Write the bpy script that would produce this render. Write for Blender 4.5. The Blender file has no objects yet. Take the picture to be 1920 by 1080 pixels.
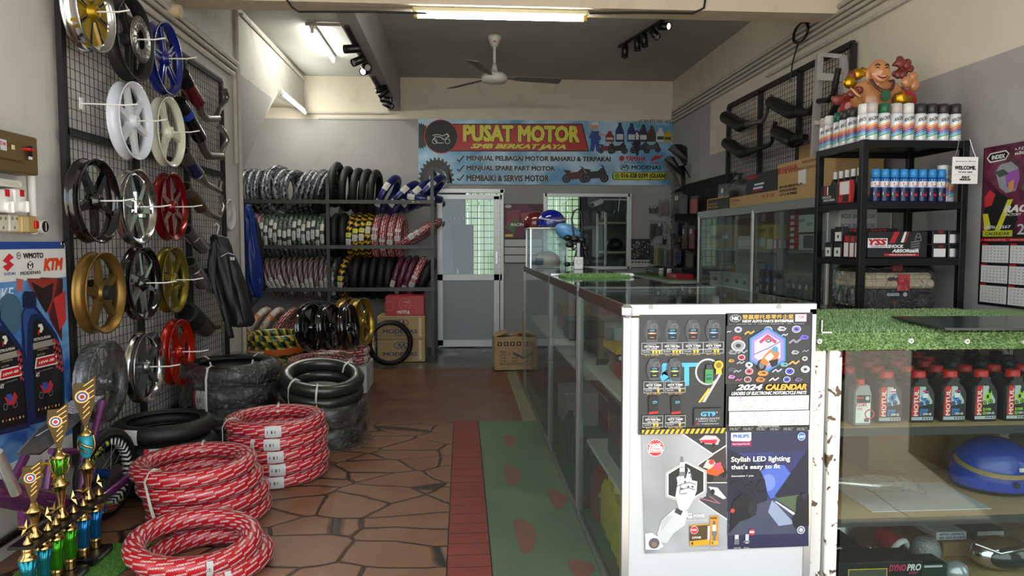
import bpy, math, random
from mathutils import Vector, Matrix
random.seed(7)
sc = bpy.context.scene
PI = math.pi
# ------------------------------------------------------------------ camera
F_PX, YAW, PITCH, CAM_H = 1348.8, .069, .0631, 1.4
cam_d = bpy.data.cameras.new('camera'); cam = bpy.data.objects.new('camera', cam_d)
sc.collection.objects.link(cam); sc.camera = cam
cam_d.sensor_width = 36; cam_d.lens = 36*F_PX/1920; cam_d.clip_start = .05
cam.location = (0, 0, CAM_H); cam.rotation_euler = (PI/2-PITCH, 0, -YAW)
# ------------------------------------------------------------------ light
W = bpy.data.worlds.new('sky'); sc.world = W; W.use_nodes = True
bg = W.node_tree.nodes['Background']; bg.inputs[0].default_value = (.86, .94, 1.0, 1); bg.inputs[1].default_value = 2.1
sun_d = bpy.data.lights.new('sun', 'SUN'); sun = bpy.data.objects.new('sun', sun_d); sc.collection.objects.link(sun)
sun_d.energy = 9.0; sun_d.angle = .01; sun_d.color = (1, .94, .84); sun.location = (2, -6, 12)
sun.rotation_euler = (math.radians(22), math.radians(6), 0)
sc.view_settings.view_transform = 'Standard'; sc.view_settings.look = 'None'
sc.view_settings.gamma = 1; sc.view_settings.use_curve_mapping = False
sc.view_settings.exposure = 0.6
sc.cycles.use_denoising = True
sc.cycles.max_bounces = 10; sc.cycles.transparent_max_bounces = 24
sc.cycles.sample_clamp_indirect = 6
# ------------------------------------------------------------------ pixel -> place (photo measurements)
_f = Vector((math.sin(YAW)*math.cos(PITCH), math.cos(YAW)*math.cos(PITCH), -math.sin(PITCH)))
_r = Vector((math.cos(YAW), -math.sin(YAW), 0)); _u = _r.cross(_f); EYE = Vector((0, 0, CAM_H))
def ray(px, py): return _f + _r*((px-960)/F_PX) + _u*((540-py)/F_PX)
def hit(px, py, ax, v):
    d = ray(px, py); return EYE + d*((v-EYE[ax])/d[ax])
def AX(px, py, v): return hit(px, py, 0, v)
def AY(px, py, v): return hit(px, py, 1, v)
def AZ(px, py, v): return hit(px, py, 2, v)
# ------------------------------------------------------------------ materials
def lin(h):
    if isinstance(h, str):
        h = h.lstrip('#'); c = [int(h[i:i+2], 16)/255 for i in (0, 2, 4)]
        return tuple(x/12.92 if x <= .04045 else ((x+.055)/1.055)**2.4 for x in c)
    return h
MATS = {}
def mat(hexc, rough=.5, metal=0., var=.08, scale=9., bump=0., coat=0., emit=0., spec=.5, uv=False):
    key = (hexc, rough, metal, var, scale, bump, coat, emit, spec)
    if key in MATS: return MATS[key]
    m = bpy.data.materials.new('surface_%s' % str(hexc).strip('#')); m.use_nodes = True; n = m.node_tree.nodes; l = m.node_tree.links
    b = n['Principled BSDF']; c = lin(hexc)
    tc = n.new('ShaderNodeTexCoord'); nz = n.new('ShaderNodeTexNoise'); nz.inputs['Scale'].default_value = scale; nz.inputs['Detail'].default_value = 5
    l.new(tc.outputs['Object'], nz.inputs['Vector'])
    mx = n.new('ShaderNodeMix'); mx.data_type = 'RGBA'; l.new(nz.outputs['Fac'], mx.inputs[0])
    mx.inputs[6].default_value = (*[x*(1-var*1.6) for x in c], 1); mx.inputs[7].default_value = (*[min(1, x*(1+var*1.6)) for x in c], 1)
    l.new(mx.outputs[2], b.inputs['Base Color'])
    b.inputs['Roughness'].default_value = rough; b.inputs['Metallic'].default_value = metal
    b.inputs['Coat Weight'].default_value = coat; b.inputs['Coat Roughness'].default_value = .08
    b.inputs['Specular IOR Level'].default_value = spec
    if bump:
        bp = n.new('ShaderNodeBump'); bp.inputs['Strength'].default_value = bump; bp.inputs['Distance'].default_value = .01
        l.new(nz.outputs['Fac'], bp.inputs['Height']); l.new(bp.outputs[0], b.inputs['Normal'])
    if emit:
        b.inputs['Emission Color'].default_value = (*c, 1); b.inputs['Emission Strength'].default_value = emit
    MATS[key] = m; return m
def nodes_mat(name):
    m = bpy.data.materials.new(name); m.use_nodes = True
    return m, m.node_tree.nodes, m.node_tree.links, m.node_tree.nodes['Principled BSDF']
def mixc(n, l, fac, a, b):
    mx = n.new('ShaderNodeMix'); mx.data_type = 'RGBA'
    if hasattr(fac, 'links') : l.new(fac, mx.inputs[0])
    else: mx.inputs[0].default_value = fac
    for k, v in ((6, a), (7, b)):
        if hasattr(v, 'links'): l.new(v, mx.inputs[k])
        else: mx.inputs[k].default_value = (*lin(v), 1)
    return mx.outputs[2]
def ramp(n, l, src, p0, p1):
    r = n.new('ShaderNodeMapRange'); r.inputs[1].default_value = p0; r.inputs[2].default_value = p1; l.new(src, r.inputs[0]); return r.outputs[0]
def noise(n, l, vec, scale, detail=4, dist=0.):
    z = n.new('ShaderNodeTexNoise'); z.inputs['Scale'].default_value = scale; z.inputs['Detail'].default_value = detail; z.inputs['Distortion'].default_value = dist
    l.new(vec, z.inputs['Vector']); return z.outputs['Fac']
def glass_mat(name, tint='ffffff', refl=1.0, rough=.0, haze=0., film=False):
    m = bpy.data.materials.new(name); m.use_nodes = True; n = m.node_tree.nodes; l = m.node_tree.links; n.clear()
    o = n.new('ShaderNodeOutputMaterial'); t = n.new('ShaderNodeBsdfTransparent'); t.inputs[0].default_value = (*lin(tint), 1)
    g = n.new('ShaderNodeBsdfGlossy'); g.inputs['Roughness'].default_value = rough
    fr = n.new('ShaderNodeFresnel'); 
    ge = n.new('ShaderNodeNewGeometry'); io = n.new('ShaderNodeMapRange'); io.inputs[3].default_value = 1.5; io.inputs[4].default_value = 1/1.5; l.new(ge.outputs['Backfacing'], io.inputs[0]); l.new(io.outputs[0], fr.inputs[0])
    mu = n.new('ShaderNodeMath'); mu.operation = 'MULTIPLY'; mu.inputs[1].default_value = refl; l.new(fr.outputs[0], mu.inputs[0])
    mx = n.new('ShaderNodeMixShader'); l.new(mu.outputs[0], mx.inputs[0]); l.new(t.outputs[0], mx.inputs[1]); l.new(g.outputs[0], mx.inputs[2])
    out = mx.outputs[0]
    if haze or film:
        d = n.new('ShaderNodeBsdfDiffuse'); d.inputs[0].default_value = (.8, .8, .8, 1)
        m2 = n.new('ShaderNodeMixShader'); tc = n.new('ShaderNodeTexCoord')
        if film:
            f = noise(n, l, tc.outputs['Object'], 14, 6, 2.5); l.new(ramp(n, l, f, .62, 3.0), m2.inputs[0])
            bp = n.new('ShaderNodeBump'); bp.inputs['Strength'].default_value = 1; bp.inputs['Distance'].default_value = .03; l.new(f, bp.inputs['Height'])
            l.new(bp.outputs[0], g.inputs['Normal']); l.new(bp.outputs[0], fr.inputs['Normal'])
        else: m2.inputs[0].default_value = haze
        l.new(out, m2.inputs[1]); l.new(d.outputs[0], m2.inputs[2]); out = m2.outputs[0]
    l.new(out, o.inputs[0]); return m
GLASS = glass_mat('clear_glass', 'f0f6f4', 1.0, 0., .0)
GLASSD = glass_mat('dusty_glass', 'e6eeec', .6, 0., .02)
FILM = glass_mat('clear_plastic_film', 'f6f6f6', 2.0, .08, 0, True)
FILM2 = glass_mat('thin_polybag', 'f8f8f8', .8, .12, .02)
WHITE = mat('e8e6e0', .45); BLACK = mat('0c0c0d', .35); MBLACK = mat('161616', .6); CHROME = mat('d8d8d8', .14, 1.); ALU = mat('c9cbcc', .33, .9, .05)
GALV = mat('9a9c9a', .45, .8, .1); RUBBER = mat('0d0d0d', .58, 0, .2, 30, .1); PAPER = mat('d6d5d0', .6); RED = mat('c01818', .4); CARD = mat('a88c68', .8, 0, .08, 6)
INK = mat('111111', .5); GOLD = mat('b98d2e', .3, .9)
# ------------------------------------------------------------------ mesh building
_TX = {}
def text_geo(s, bold=0., shear=0., res=2):
    k = (s, bold, shear, res)
    if k in _TX: return _TX[k]
    c = bpy.data.curves.new('t', 'FONT'); c.body = s; c.shear = shear; c.resolution_u = res; c.fill_mode = 'FRONT'; c.space_line = .95
    o = bpy.data.objects.new('t', c); sc.collection.objects.link(o); bpy.context.view_layer.update()
    me = bpy.data.meshes.new_from_object(o.evaluated_get(bpy.context.evaluated_depsgraph_get()))
    vs = [tuple(v.co) for v in me.vertices]; fs = [list(p.vertices) for p in me.polygons]
    bpy.data.objects.remove(o); bpy.data.curves.remove(c); bpy.data.meshes.remove(me)
    if not vs: vs = [(0, 0, 0)]
    x0 = min(v[0] for v in vs); x1 = max(v[0] for v in vs); y0 = min(v[1] for v in vs); y1 = max(v[1] for v in vs)
    vs = [((v[0]-x0), (v[1]-y0), 0) for v in vs]
    if bold:                                   # heavier strokes: the outline repeated a little to each side
        n = len(vs); ds = [(-bold, 0), (bold, 0), (0, bold*.6), (0, -bold*.6)] + ([(-bold*.7, -bold*.7), (bold*.7, bold*.7), (bold*.7, -bold*.7), (-bold*.7, bold*.7)] if bold > .03 else [])
        fs = fs + [[j+n*(k+1) for j in f] for k in range(len(ds)) for f in fs]; vs = vs + [(v[0]+dx, v[1]+dy, 7e-6*(k+1)) for k, (dx, dy) in enumerate(ds) for v in vs[:n]]
        x0, x1, y0, y1 = -bold, x1-x0+bold, -bold*.6, y1-y0+bold*.6; vs = [(v[0]-x0, v[1]-y0, v[2]) for v in vs]
    _TX[k] = (vs, fs, max(1e-6, x1-x0), max(1e-6, y1-y0)); return _TX[k]
def frame(o, x, z):
    """matrix with origin o, local x along x, local z along z"""
    x = Vector(x).normalized(); z = Vector(z).normalized(); y = z.cross(x).normalized(); x = y.cross(z)
    m = Matrix((x, y, z)).transposed().to_4x4(); m.translation = Vector(o); return m
def axis_frame(p, q):
    z = (Vector(q)-Vector(p)).normalized(); x = Vector((0, 0, 1)).cross(z)
    if x.length < 1e-4: x = Vector((1, 0, 0))
    return frame(p, x, z)
T = lambda x, y, z: Matrix.Translation((x, y, z))
RX = lambda a: Matrix.Rotation(a, 4, 'X'); RY = lambda a: Matrix.Rotation(a, 4, 'Y'); RZ = lambda a: Matrix.Rotation(a, 4, 'Z')
class MB:
    def __init__(s): s.v = []; s.f = []; s.mi = []; s.sm = []; s.uv = []; s.ms = []
    def add(s, vs, fs, m, smooth=False, M=None, uvs=None):
        if m not in s.ms: s.ms.append(m)
        k = s.ms.index(m); o = len(s.v)
        s.v += [tuple(M @ Vector(p)) for p in vs] if M is not None else [tuple(p) for p in vs]
        for i, f in enumerate(fs):
            s.f.append([o+j for j in f]); s.mi.append(k); s.sm.append(smooth); s.uv.append(uvs[i] if uvs else None)
        return s
    def box(s, c, d, m, M=None, bv=0.):
        hx, hy, hz = d[0]/2, d[1]/2, d[2]/2; b = min(bv, hx*.95, hy*.95, hz*.95)
        vs = []; ix = {}
        for sx in (-1, 1):
            for sy in (-1, 1):
                for sz in (-1, 1):
                    if b:
                        for a in range(3):
                            q = [sx*(hx-b), sy*(hy-b), sz*(hz-b)]; q[a] = (sx*hx, sy*hy, sz*hz)[a]
                            ix[sx, sy, sz, a] = len(vs); vs.append((c[0]+q[0], c[1]+q[1], c[2]+q[2]))
                    else:
                        for a in range(3): ix[sx, sy, sz, a] = len(vs)
                        vs.append((c[0]+sx*hx, c[1]+sy*hy, c[2]+sz*hz))
        fs = []; q4 = ((-1, -1), (1, -1), (1, 1), (-1, 1))
        for a in range(3):
            for sg in (-1, 1):
                f = []
                for p in q4:
                    t = [0, 0, 0]; t[a] = sg; t[(a+1) % 3] = p[0]; t[(a+2) % 3] = p[1]; f.append(ix[t[0], t[1], t[2], a])
                fs.append(f if sg > 0 else f[::-1])
        if b:
            for a in range(3):
                o1, o2 = (a+1) % 3, (a+2) % 3
                for s1 in (-1, 1):
                    for s2 in (-1, 1):
                        def g(e, k):
                            t = [0, 0, 0]; t[a] = e; t[o1] = s1; t[o2] = s2; return ix[t[0], t[1], t[2], k]
                        f = [g(-1, o1), g(1, o1), g(1, o2), g(-1, o2)]
                        fs.append(f if s1*s2 < 0 else f[::-1])
            for sx in (-1, 1):
                for sy in (-1, 1):
                    for sz in (-1, 1):
                        f = [ix[sx, sy, sz, a] for a in range(3)]; fs.append(f if sx*sy*sz > 0 else f[::-1])
        return s.add(vs, fs, m, False, M)
    def bar(s, p, q, w, m, h=None, up=(0, 0, 1)):
        p = Vector(p); q = Vector(q); z = q-p; L = z.length; x = Vector(up).cross(z)
        if x.length < 1e-5: x = Vector((1, 0, 0))
        return s.box((0, 0, L/2), (w, h or w, L), m, frame(p, x, z))
    def tube(s, pts, r, m, n=8, closed=False, caps=True, M=None):
        pts = [Vector(p) for p in pts]; N = len(pts); rs = r if isinstance(r, (list, tuple)) else [r]*N
        vs = []; up = None
        for i, p in enumerate(pts):
            a = pts[(i-1) % N] if (closed or i > 0) else p; b = pts[(i+1) % N] if (closed or i < N-1) else p
            t = (b-a).normalized()
            if up is None:
                up = Vector((0, 0, 1)) if abs(t.z) < .9 else Vector((1, 0, 0))
            x = up.cross(t)
            if x.length < 1e-5: x = Vector((1, .1, 0)).cross(t)
            x.normalize(); y = t.cross(x); up = y
            for k in range(n):
                an = 2*PI*k/n; vs.append(p + (x*math.cos(an)+y*math.sin(an))*rs[i])
        fs = []
        for i in range(N if closed else N-1):
            j = (i+1) % N
            for k in range(n): fs.append([i*n+k, i*n+(k+1) % n, j*n+(k+1) % n, j*n+k])
        s.add(vs, fs, m, True, M)
        if caps and not closed: s.add(vs[:n], [list(range(n))[::-1]], m, False, M); s.add(vs[-n:], [list(range(n))], m, False, M)
        return s
    def lathe(s, prof, m, n=32, M=None, closed=False, smooth=True, ang=2*PI, a0=0.):
        N = len(prof); vs = []; full = abs(ang-2*PI) < 1e-6; cols = n if full else n+1
        for i in range(cols):
            a = a0+ang*i/n; c, sn = math.cos(a), math.sin(a)
            for r, z in prof: vs.append((r*c, r*sn, z))
        fs = []; uv = []
        for i in range(n):
            j = (i+1) % cols
            for k in range(N if closed else N-1):
                q = (k+1) % N; fs.append([i*N+k, j*N+k, j*N+q, i*N+q])
                uv.append([(i/n, k/N), ((i+1)/n, k/N), ((i+1)/n, (k+1)/N), (i/n, (k+1)/N)])
        return s.add(vs, fs, m, smooth, M, uv)
    def cyl(s, p, q, r, m, n=16, r2=None):
        L = (Vector(q)-Vector(p)).length; r2 = r if r2 is None else r2
        M = axis_frame(p, q)
        s.lathe([(r, 0), (r2, L)], m, n, M)
        for rr, z, fl in ((r, 0, -1), (r2, L, 1)):
            vs = [(rr*math.cos(2*PI*k/n), rr*math.sin(2*PI*k/n), z) for k in range(n)]
            s.add(vs, [list(range(n))[::fl]], m, False, M)
        return s
    def prism(s, poly, z0, z1, m, M=None, side=None):
        n = len(poly); a = sum(poly[i][0]*poly[(i+1) % n][1]-poly[(i+1) % n][0]*poly[i][1] for i in range(n))
        if a < 0: poly = poly[::-1]
        vs = [(x, y, z0) for x, y in poly]+[(x, y, z1) for x, y in poly]
        s.add(vs, [list(range(n))[::-1], list(range(n, 2*n))], m, False, M)
        s.add(vs, [[i, (i+1) % n, n+(i+1) % n, n+i] for i in range(n)], side or m, False, M); return s
    def sphere(s, c, r, m, n=16, k=10, M=None):
        r = r if isinstance(r, (list, tuple)) else (r, r, r)
        B = T(*c) @ Matrix.Diagonal((r[0], r[1], r[2], 1))
        return s.lathe([(math.cos(-PI/2+PI*i/k)*1., math.sin(-PI/2+PI*i/k)) for i in range(k+1)], m, n, B if M is None else M @ B)
    def text(s, t, m, M, w=None, h=None, bold=0., shear=0., al='l', res=2):
        vs, fs, tw, th = text_geo(t, bold, shear, res)
        sx = w/tw if w else (h/th); sy = h/th if h else sx
        ox = 0 if al == 'l' else -tw*sx/2
        return s.add([(x*sx+ox, y*sy, z) for x, y, z in vs], fs, m, False, M)
    def build(s, name, parent=None, loc=None, M=None):
        me = bpy.data.meshes.new(name); me.from_pydata(s.v, [], s.f)
        for m in s.ms: me.materials.append(m)
        me.polygons.foreach_set('material_index', s.mi); me.polygons.foreach_set('use_smooth', s.sm)
        if any(u is not None for u in s.uv):
            ul = me.uv_layers.new(name='UVMap'); d = []
            for f, u in zip(s.f, s.uv):
                for k in range(len(f)): d += list(u[k]) if u is not None else [0., 0.]
            ul.data.foreach_set('uv', d)
        me.update()
        o = bpy.data.objects.new(name, me); sc.collection.objects.link(o)
        if parent is not None: o.parent = parent
        if loc is not None: o.location = loc
        if M is not None: o.matrix_local = M
        return o
def tag(o, label, cat, group=None):
    o['label'] = label; o['category'] = cat
    if group: o['group'] = group
    return o
def thing(name, label, cat, loc=(0, 0, 0), rz=0., group=None, M=None):
    o = bpy.data.objects.new(name, None); sc.collection.objects.link(o); o.empty_display_size = .05
    if M is not None: o.matrix_world = M
    else: o.location = loc; o.rotation_euler = (0, 0, rz)
    return tag(o, label, cat, group)
def solo(mb, name, label, cat, loc=None, group=None, M=None): return tag(mb.build(name, None, loc, M), label, cat, group)
def struct(name, mb): o = mb.build(name); o['kind'] = 'structure'; return o
def kids(o): return [c for c in list(o.children)]
def dup(o, M=None, label=None, group=None, par=None):
    c = o.copy(); sc.collection.objects.link(c)
    if par is not None: c.parent = par
    if M is not None: c.matrix_world = M
    if label: c['label'] = label
    if group: c['group'] = group
    for k in kids(o):
        if k is not c: dup(k, par=c)
    return c
_zc = [0]
class Sheet:
    """a flat printed surface: plane through three photo-measured corners; layers stack a fraction of a millimetre apart"""
    def __init__(s, O, U, V, parent=None):
        s.O = Vector(O); s.U = Vector(U); s.V = Vector(V); s.w = s.U.length; s.h = s.V.length
        s.ux = s.U.normalized(); s.vy = s.V.normalized(); s.n = s.vy.cross(s.ux); s.k = 0; s.parent = parent; s.mb = None; s.slant = abs(s.n.x) > .9
    def new(s): s.mb = MB(); return s
    def done(s, name, label=None):
        o = s.mb.build(name, s.parent); s.mb = None
        if label: o['label'] = label
        return o
    def uv(s, px, py):
        d = ray(px, py); t = (s.O-EYE).dot(s.n)/d.dot(s.n); p = EYE+d*t-s.O; return p.dot(s.ux), p.dot(s.vy)
    def M(s):
        s.k += 1
        return frame(s.O + s.n*(s.k*.00006), s.ux, s.n)
    def poly(s, pts, m, px=True):
        q = [s.uv(*p) if px else p for p in pts]; q = [(a, -b) for a, b in q]
        n = len(q); ar = sum(q[i][0]*q[(i+1) % n][1]-q[(i+1) % n][0]*q[i][1] for i in range(n))
        if ar < 0: q = q[::-1]
        s.mb.add([(a, b, 0) for a, b in q], [list(range(n))], m, False, s.M()); return s
    def rect(s, x0, y0, x1, y1, m, px=True):
        if px: (x0, y0), (x1, y1) = s.uv(x0, y0), s.uv(x1, y1)
        return s.poly([(x0, y0), (x1, y0), (x1, y1), (x0, y1)], m, False)
    def disc(s, x, y, r, m, px=True, ry=None, n=28, r0=0):
        if px: a, b = s.uv(x, y); r = s.uv(x, y+r)[1]-b; ry = r if ry is None else s.uv(x, y+ry)[1]-b; x, y = a, b; r0 = r0
        else: ry = ry or r
        if r0 == 0: return s.poly([(x+r*math.cos(2*PI*i/n), y+ry*math.sin(2*PI*i/n)) for i in range(n)], m, False)
        k = r0; vs = [(x+e*r*math.cos(2*PI*i/n), -y+e*ry*math.sin(2*PI*i/n), 0) for i in range(n) for e in (k, 1)]
        s.mb.add(vs, [[2*i, 2*i+1, (2*i+3) % (2*n), (2*i+2) % (2*n)] for i in range(n)], m, False, s.M()); return s
    def line(s, pts, wpx, m, px=True):
        q = [s.uv(*p) if px else p for p in pts]
        if px: a = s.uv(*pts[0]); wpx = abs(s.uv(pts[0][0], pts[0][1]+wpx)[1]-a[1])
        for a, b in zip(q, q[1:]):
            d = Vector((b[0]-a[0], b[1]-a[1]))
            if d.length < 1e-7: continue
            nn = Vector((-d.y, d.x)).normalized()*wpx/2
            s.poly([(a[0]+nn.x, a[1]+nn.y), (b[0]+nn.x, b[1]+nn.y), (b[0]-nn.x, b[1]-nn.y), (a[0]-nn.x, a[1]-nn.y)], m, False)
            s.k -= .9
        s.k += 1; return s
    def text(s, t, x0, y0, x1, y1, m, bold=0., shear=0., px=True, out=None, ow=.03, rot=0.):
        if px:
            xm, ym = (x0+x1)/2, (y0+y1)/2
            if s.slant: h2 = max(.45*(y1-y0), (y1-y0)-abs((ym-455)/(865-xm)*(x1-x0)))/2; y0, y1 = ym-h2, ym+h2
            x0, x1, y0, y1 = s.uv(x0, ym)[0], s.uv(x1, ym)[0], s.uv(xm, y0)[1], s.uv(xm, y1)[1]
        w, h = x1-x0, abs(y1-y0)
        if out is not None:
            s.mb.text(t, out, s.M() @ T(x0, -y1, 0) @ RZ(rot), w, h, bold+ow, shear)
        s.mb.text(t, m, s.M() @ T(x0, -y1, 0) @ RZ(rot), w, h, bold, shear); return s
def sheet_px(c0, c1, c2, ax, v, parent=None, lift=0.):
    """corners top-left, top-right, bottom-left in photo pixels on the plane axis=v"""
    a, b, c = hit(*c0, ax, v), hit(*c1, ax, v), hit(*c2, ax, v)
    U = b-a; V = c-a
    if ax == 0: U.z = 0; U.x = 0; V = Vector((0, 0, V.z))
    if ax == 1: U.z = 0; V = Vector((0, 0, V.z))
    s = Sheet(a, U, V, parent); s.O += s.n*lift; return s
# ================================================================== the setting
XL, XR, YB, ZC, HC = -2.03, 2.82, 9.6, 3.55, 1.178
def wall_mat(name, c1, c2, rough=.75, stain='8a8272', amt=.35):
    m, n, l, b = nodes_mat(name); tc = n.new('ShaderNodeTexCoord').outputs['Object']
    f = noise(n, l, tc, 1.3, 6, .4); g = noise(n, l, tc, 60, 3); e = noise(n, l, tc, 3.1, 8, 1.)
    c = mixc(n, l, ramp(n, l, f, .3, .7), c1, c2)
    mu = n.new('ShaderNodeMath'); mu.operation = 'MULTIPLY'; mu.inputs[1].default_value = amt; l.new(ramp(n, l, e, .58, .8), mu.inputs[0])
    l.new(mixc(n, l, mu.outputs[0], c, stain), b.inputs['Base Color']); b.inputs['Roughness'].default_value = rough
    bp = n.new('ShaderNodeBump'); bp.inputs['Strength'].default_value = .12; bp.inputs['Distance'].default_value = .004; l.new(g, bp.inputs['Height']); l.new(bp.outputs[0], b.inputs['Normal'])
    return m
CREAM = wall_mat('cream_plaster', 'd8cebc', 'ccc2b0'); GREYW = wall_mat('grey_plaster', 'a6a29f', '9b9794'); LEFTW = wall_mat('white_plaster', 'cdc8c0', 'bdb8b0', amt=.5)
CEIL = wall_mat('ceiling_plaster', 'aeaca6', 'a2a09a'); PEACH = wall_mat('beam_plaster', 'dccdb6', 'd0c0a8')
def floor_mats():
    # crazy-paved terracotta stamped concrete
    m, n, l, b = nodes_mat('stamped_stone'); tc = n.new('ShaderNodeTexCoord').outputs['Object']
    w = n.new('ShaderNodeTexNoise'); w.inputs['Scale'].default_value = 2.2; w.inputs['Detail'].default_value = 3; l.new(tc, w.inputs['Vector'])
    ad = n.new('ShaderNodeVectorMath'); ad.operation = 'MULTIPLY_ADD'; ad.inputs[1].default_value = (.13, .13, 0); l.new(w.outputs['Color'], ad.inputs[0]); l.new(tc, ad.inputs[2])
    sc_ = n.new('ShaderNodeVectorMath'); sc_.operation = 'MULTIPLY'; sc_.inputs[1].default_value = (1.9, 2.6, 0); l.new(ad.outputs[0], sc_.inputs[0])
    v = n.new('ShaderNodeTexVoronoi'); v.feature = 'DISTANCE_TO_EDGE'; v.inputs['Scale'].default_value = 1.45; v.inputs['Randomness'].default_value = .85; l.new(sc_.outputs[0], v.inputs['Vector'])
    v2 = n.new('ShaderNodeTexVoronoi'); v2.inputs['Scale'].default_value = 1.45; v2.inputs['Randomness'].default_value = .85; l.new(sc_.outputs[0], v2.inputs['Vector'])
    f = noise(n, l, tc, 7, 8, .5); c = mixc(n, l, ramp(n, l, f, .3, .72), '744e38', '9a7050')
    sp = n.new('ShaderNodeSeparateColor'); l.new(v2.outputs['Color'], sp.inputs[0])
    c = mixc(n, l, ramp(n, l, sp.outputs[0], -.9, 2.2), '74503c', c)
    d = ramp(n, l, v.outputs['Distance'], .012, .036)
    l.new(mixc(n, l, d, '241a15', c), b.inputs['Base Color']); b.inputs['Roughness'].default_value = .42
    bp = n.new('ShaderNodeBump'); bp.inputs['Strength'].default_value = .5; bp.inputs['Distance'].default_value = .01; l.new(d, bp.inputs['Height']); l.new(bp.outputs[0], b.inputs['Normal'])
    out = [m]
    def plain(name, a, c, rough, sc1=5, spot=None, r2=None):
        m, n, l, b = nodes_mat(name); tc = n.new('ShaderNodeTexCoord').outputs['Object']
        f = noise(n, l, tc, sc1, 8, .6); g = noise(n, l, tc, 38, 4, .3); cc = mixc(n, l, ramp(n, l, f, .3, .7), a, c)
        if spot: cc = mixc(n, l, ramp(n, l, g, .66, .74), cc, spot)
        l.new(cc, b.inputs['Base Color'])
        mr = n.new('ShaderNodeMapRange'); mr.inputs[1].default_value = .3; mr.inputs[2].default_value = .7; mr.inputs[3].default_value = rough; mr.inputs[4].default_value = r2 or rough+.15; l.new(f, mr.inputs[0]); l.new(mr.outputs[0], b.inputs['Roughness'])
        bp = n.new('ShaderNodeBump'); bp.inputs['Strength'].default_value = .15; bp.inputs['Distance'].default_value = .01; l.new(f, bp.inputs['Height']); l.new(bp.outputs[0], b.inputs['Normal'])
        return m
    out.append(plain('red_brick_strip', '6e2a25', '863a30', .5, 9))
    out.append(plain('green_floor_paint', '4c5f49', '5f7159', .55, 3, '46553f'))
    out.append(plain('brown_cement', '5c3a2a', '6e4a36', .3, 4, None, .5))
    out.append(plain('dark_wet_cement', '4b4743', '5a5550', .16, 2, None, .4))
    out.append(plain('worn_red_patch', '694a3e', '775548', .6, 12))
    out.append(plain('pale_edge', '6f6d58', '828066', .6, 12))
    out.append(plain('sunny_pavement', '9c9184', 'b0a596', .85, 6))
    return out
STONE, BRICK, GREENF, BROWN, WET, PATCH, EDGE, PAVE = floor_mats()
def quad(mb, pts, m): return mb.add(pts, [list(range(len(pts)))], m)
def fl(mb, x0, y0, x1, y1, m, z=0.): return quad(mb, [(x0, y0, z), (x1, y0, z), (x1, y1, z), (x0, y1, z)], m)
b = MB()
fl(b, -2.03, 2.3, -.075, 5.57, STONE); fl(b, -.075, 2.3, .125, 5.57, MBLACK); fl(b, .125, 2.3, 2.82, 5.57, GREENF)
fl(b, -2.03, 5.57, .47, 8.0, BROWN); fl(b, .47, 5.57, .58, 8.0, EDGE); fl(b, .58, 5.57, 2.82, 8.0, BROWN); fl(b, -3.3, 8.0, 2.82, 9.6, WET); fl(b, -3.3, 6.6, -2.03, 8.0, BROWN); fl(b, -.5, 9.6, 3.0, 13.2, WET)
y = 2.3
while y < 5.55:                                   # red bricks of the strip, slightly proud of their joints
    b.box((.025, y+.062, .0005), (.188, .112, .003), BRICK, RZ(random.uniform(-.01, .01)) if 0 else None, .001); y += .122
rr = random.Random(3)
for px, py, a, c in ((955, 826, 26, 22), (960, 890, 34, 38), (985, 1003, 44, 60), (1045, 935, 36, 34), (1090, 1066, 55, 34)):   # worn footprints in the green paint
    o = AZ(px, py, 0); ea = abs(AZ(px+a/2, py, 0).x-o.x)*.9; eb = abs(AZ(px, py-c/2, 0).y-o.y)
    pts = []
    for i in range(22):
        t = 2*PI*i/22; k = 1+.13*math.sin(3*t+1)+rr.uniform(-.09, .09); pts.append((o.x+ea*k*math.cos(t), o.y+eb*k*math.sin(t), .0012))
    b.add(pts, [list(range(22))], PATCH)
struct('floor', b)
b = MB(); fl(b, -9, -9, 9, 2.3, PAVE, -.003); struct('street_floor', b)
# ceiling slab, beams
b = MB(); b.box((.4, 5.2, ZC+.08), (5.6, 9.0, .16), CEIL); struct('ceiling', b)
b = MB(); b.box((.39, 5.4, 3.33), (4.86, .22, .46), PEACH); struct('trim_1', b)
b = MB(); b.box((-.87, 7.55, 3.33), (.15, 4.1, .44), CEIL); struct('trim_2', b)
# left wall: front part, then the slanting edge under the stairs
poly = [(2.5, 0), (2.5, 3.56), (9.6, 3.56), (9.6, 3.12), (8.36, 3.12), (7.70, 2.70), (6.89, 2.066), (6.8, 1.9), (6.8, 0)]
MX = Matrix(((0, 0, 1, 0), (1, 0, 0, 0), (0, 1, 0, 0), (0, 0, 0, 1)))
b = MB(); b.prism(poly, -2.15, -2.03, LEFTW, MX)
gp = [(2.5, 0), (6.8, 0), (6.8, 1.9), (6.89, 2.066), (7.70, 2.70), (8.0, 2.945), (6.72, 2.93), (6.72, .5), (2.5, .5)]
b.prism([(6.74, .0), (6.8, 0), (6.8, 1.9), (6.89, 2.066), (7.70, 2.70), (8.0, 2.945), (6.74, 2.945)], -2.03, -2.029, GREYW, MX); struct('wall_left', b)
b = MB(); b.prism([(6.8, 1.98), (6.89, 2.066), (7.7, 2.70), (8.36, 3.12), (8.36, 3.24), (7.6, 2.82), (6.8, 2.2)], -3.35, -2.15, GREYW, MX); b.box((-2.75, 8.98, 3.2), (1.2, 1.24, .12), CREAM); struct('stair_ceiling', b)
b = MB(); b.box((-3.36, 8.1, 1.6), (.12, 3.1, 3.2), GREYW); b.box((-2.7, 6.6, 1.1), (1.2, .1, 2.2), GREYW); struct('alcove_wall', b)
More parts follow.
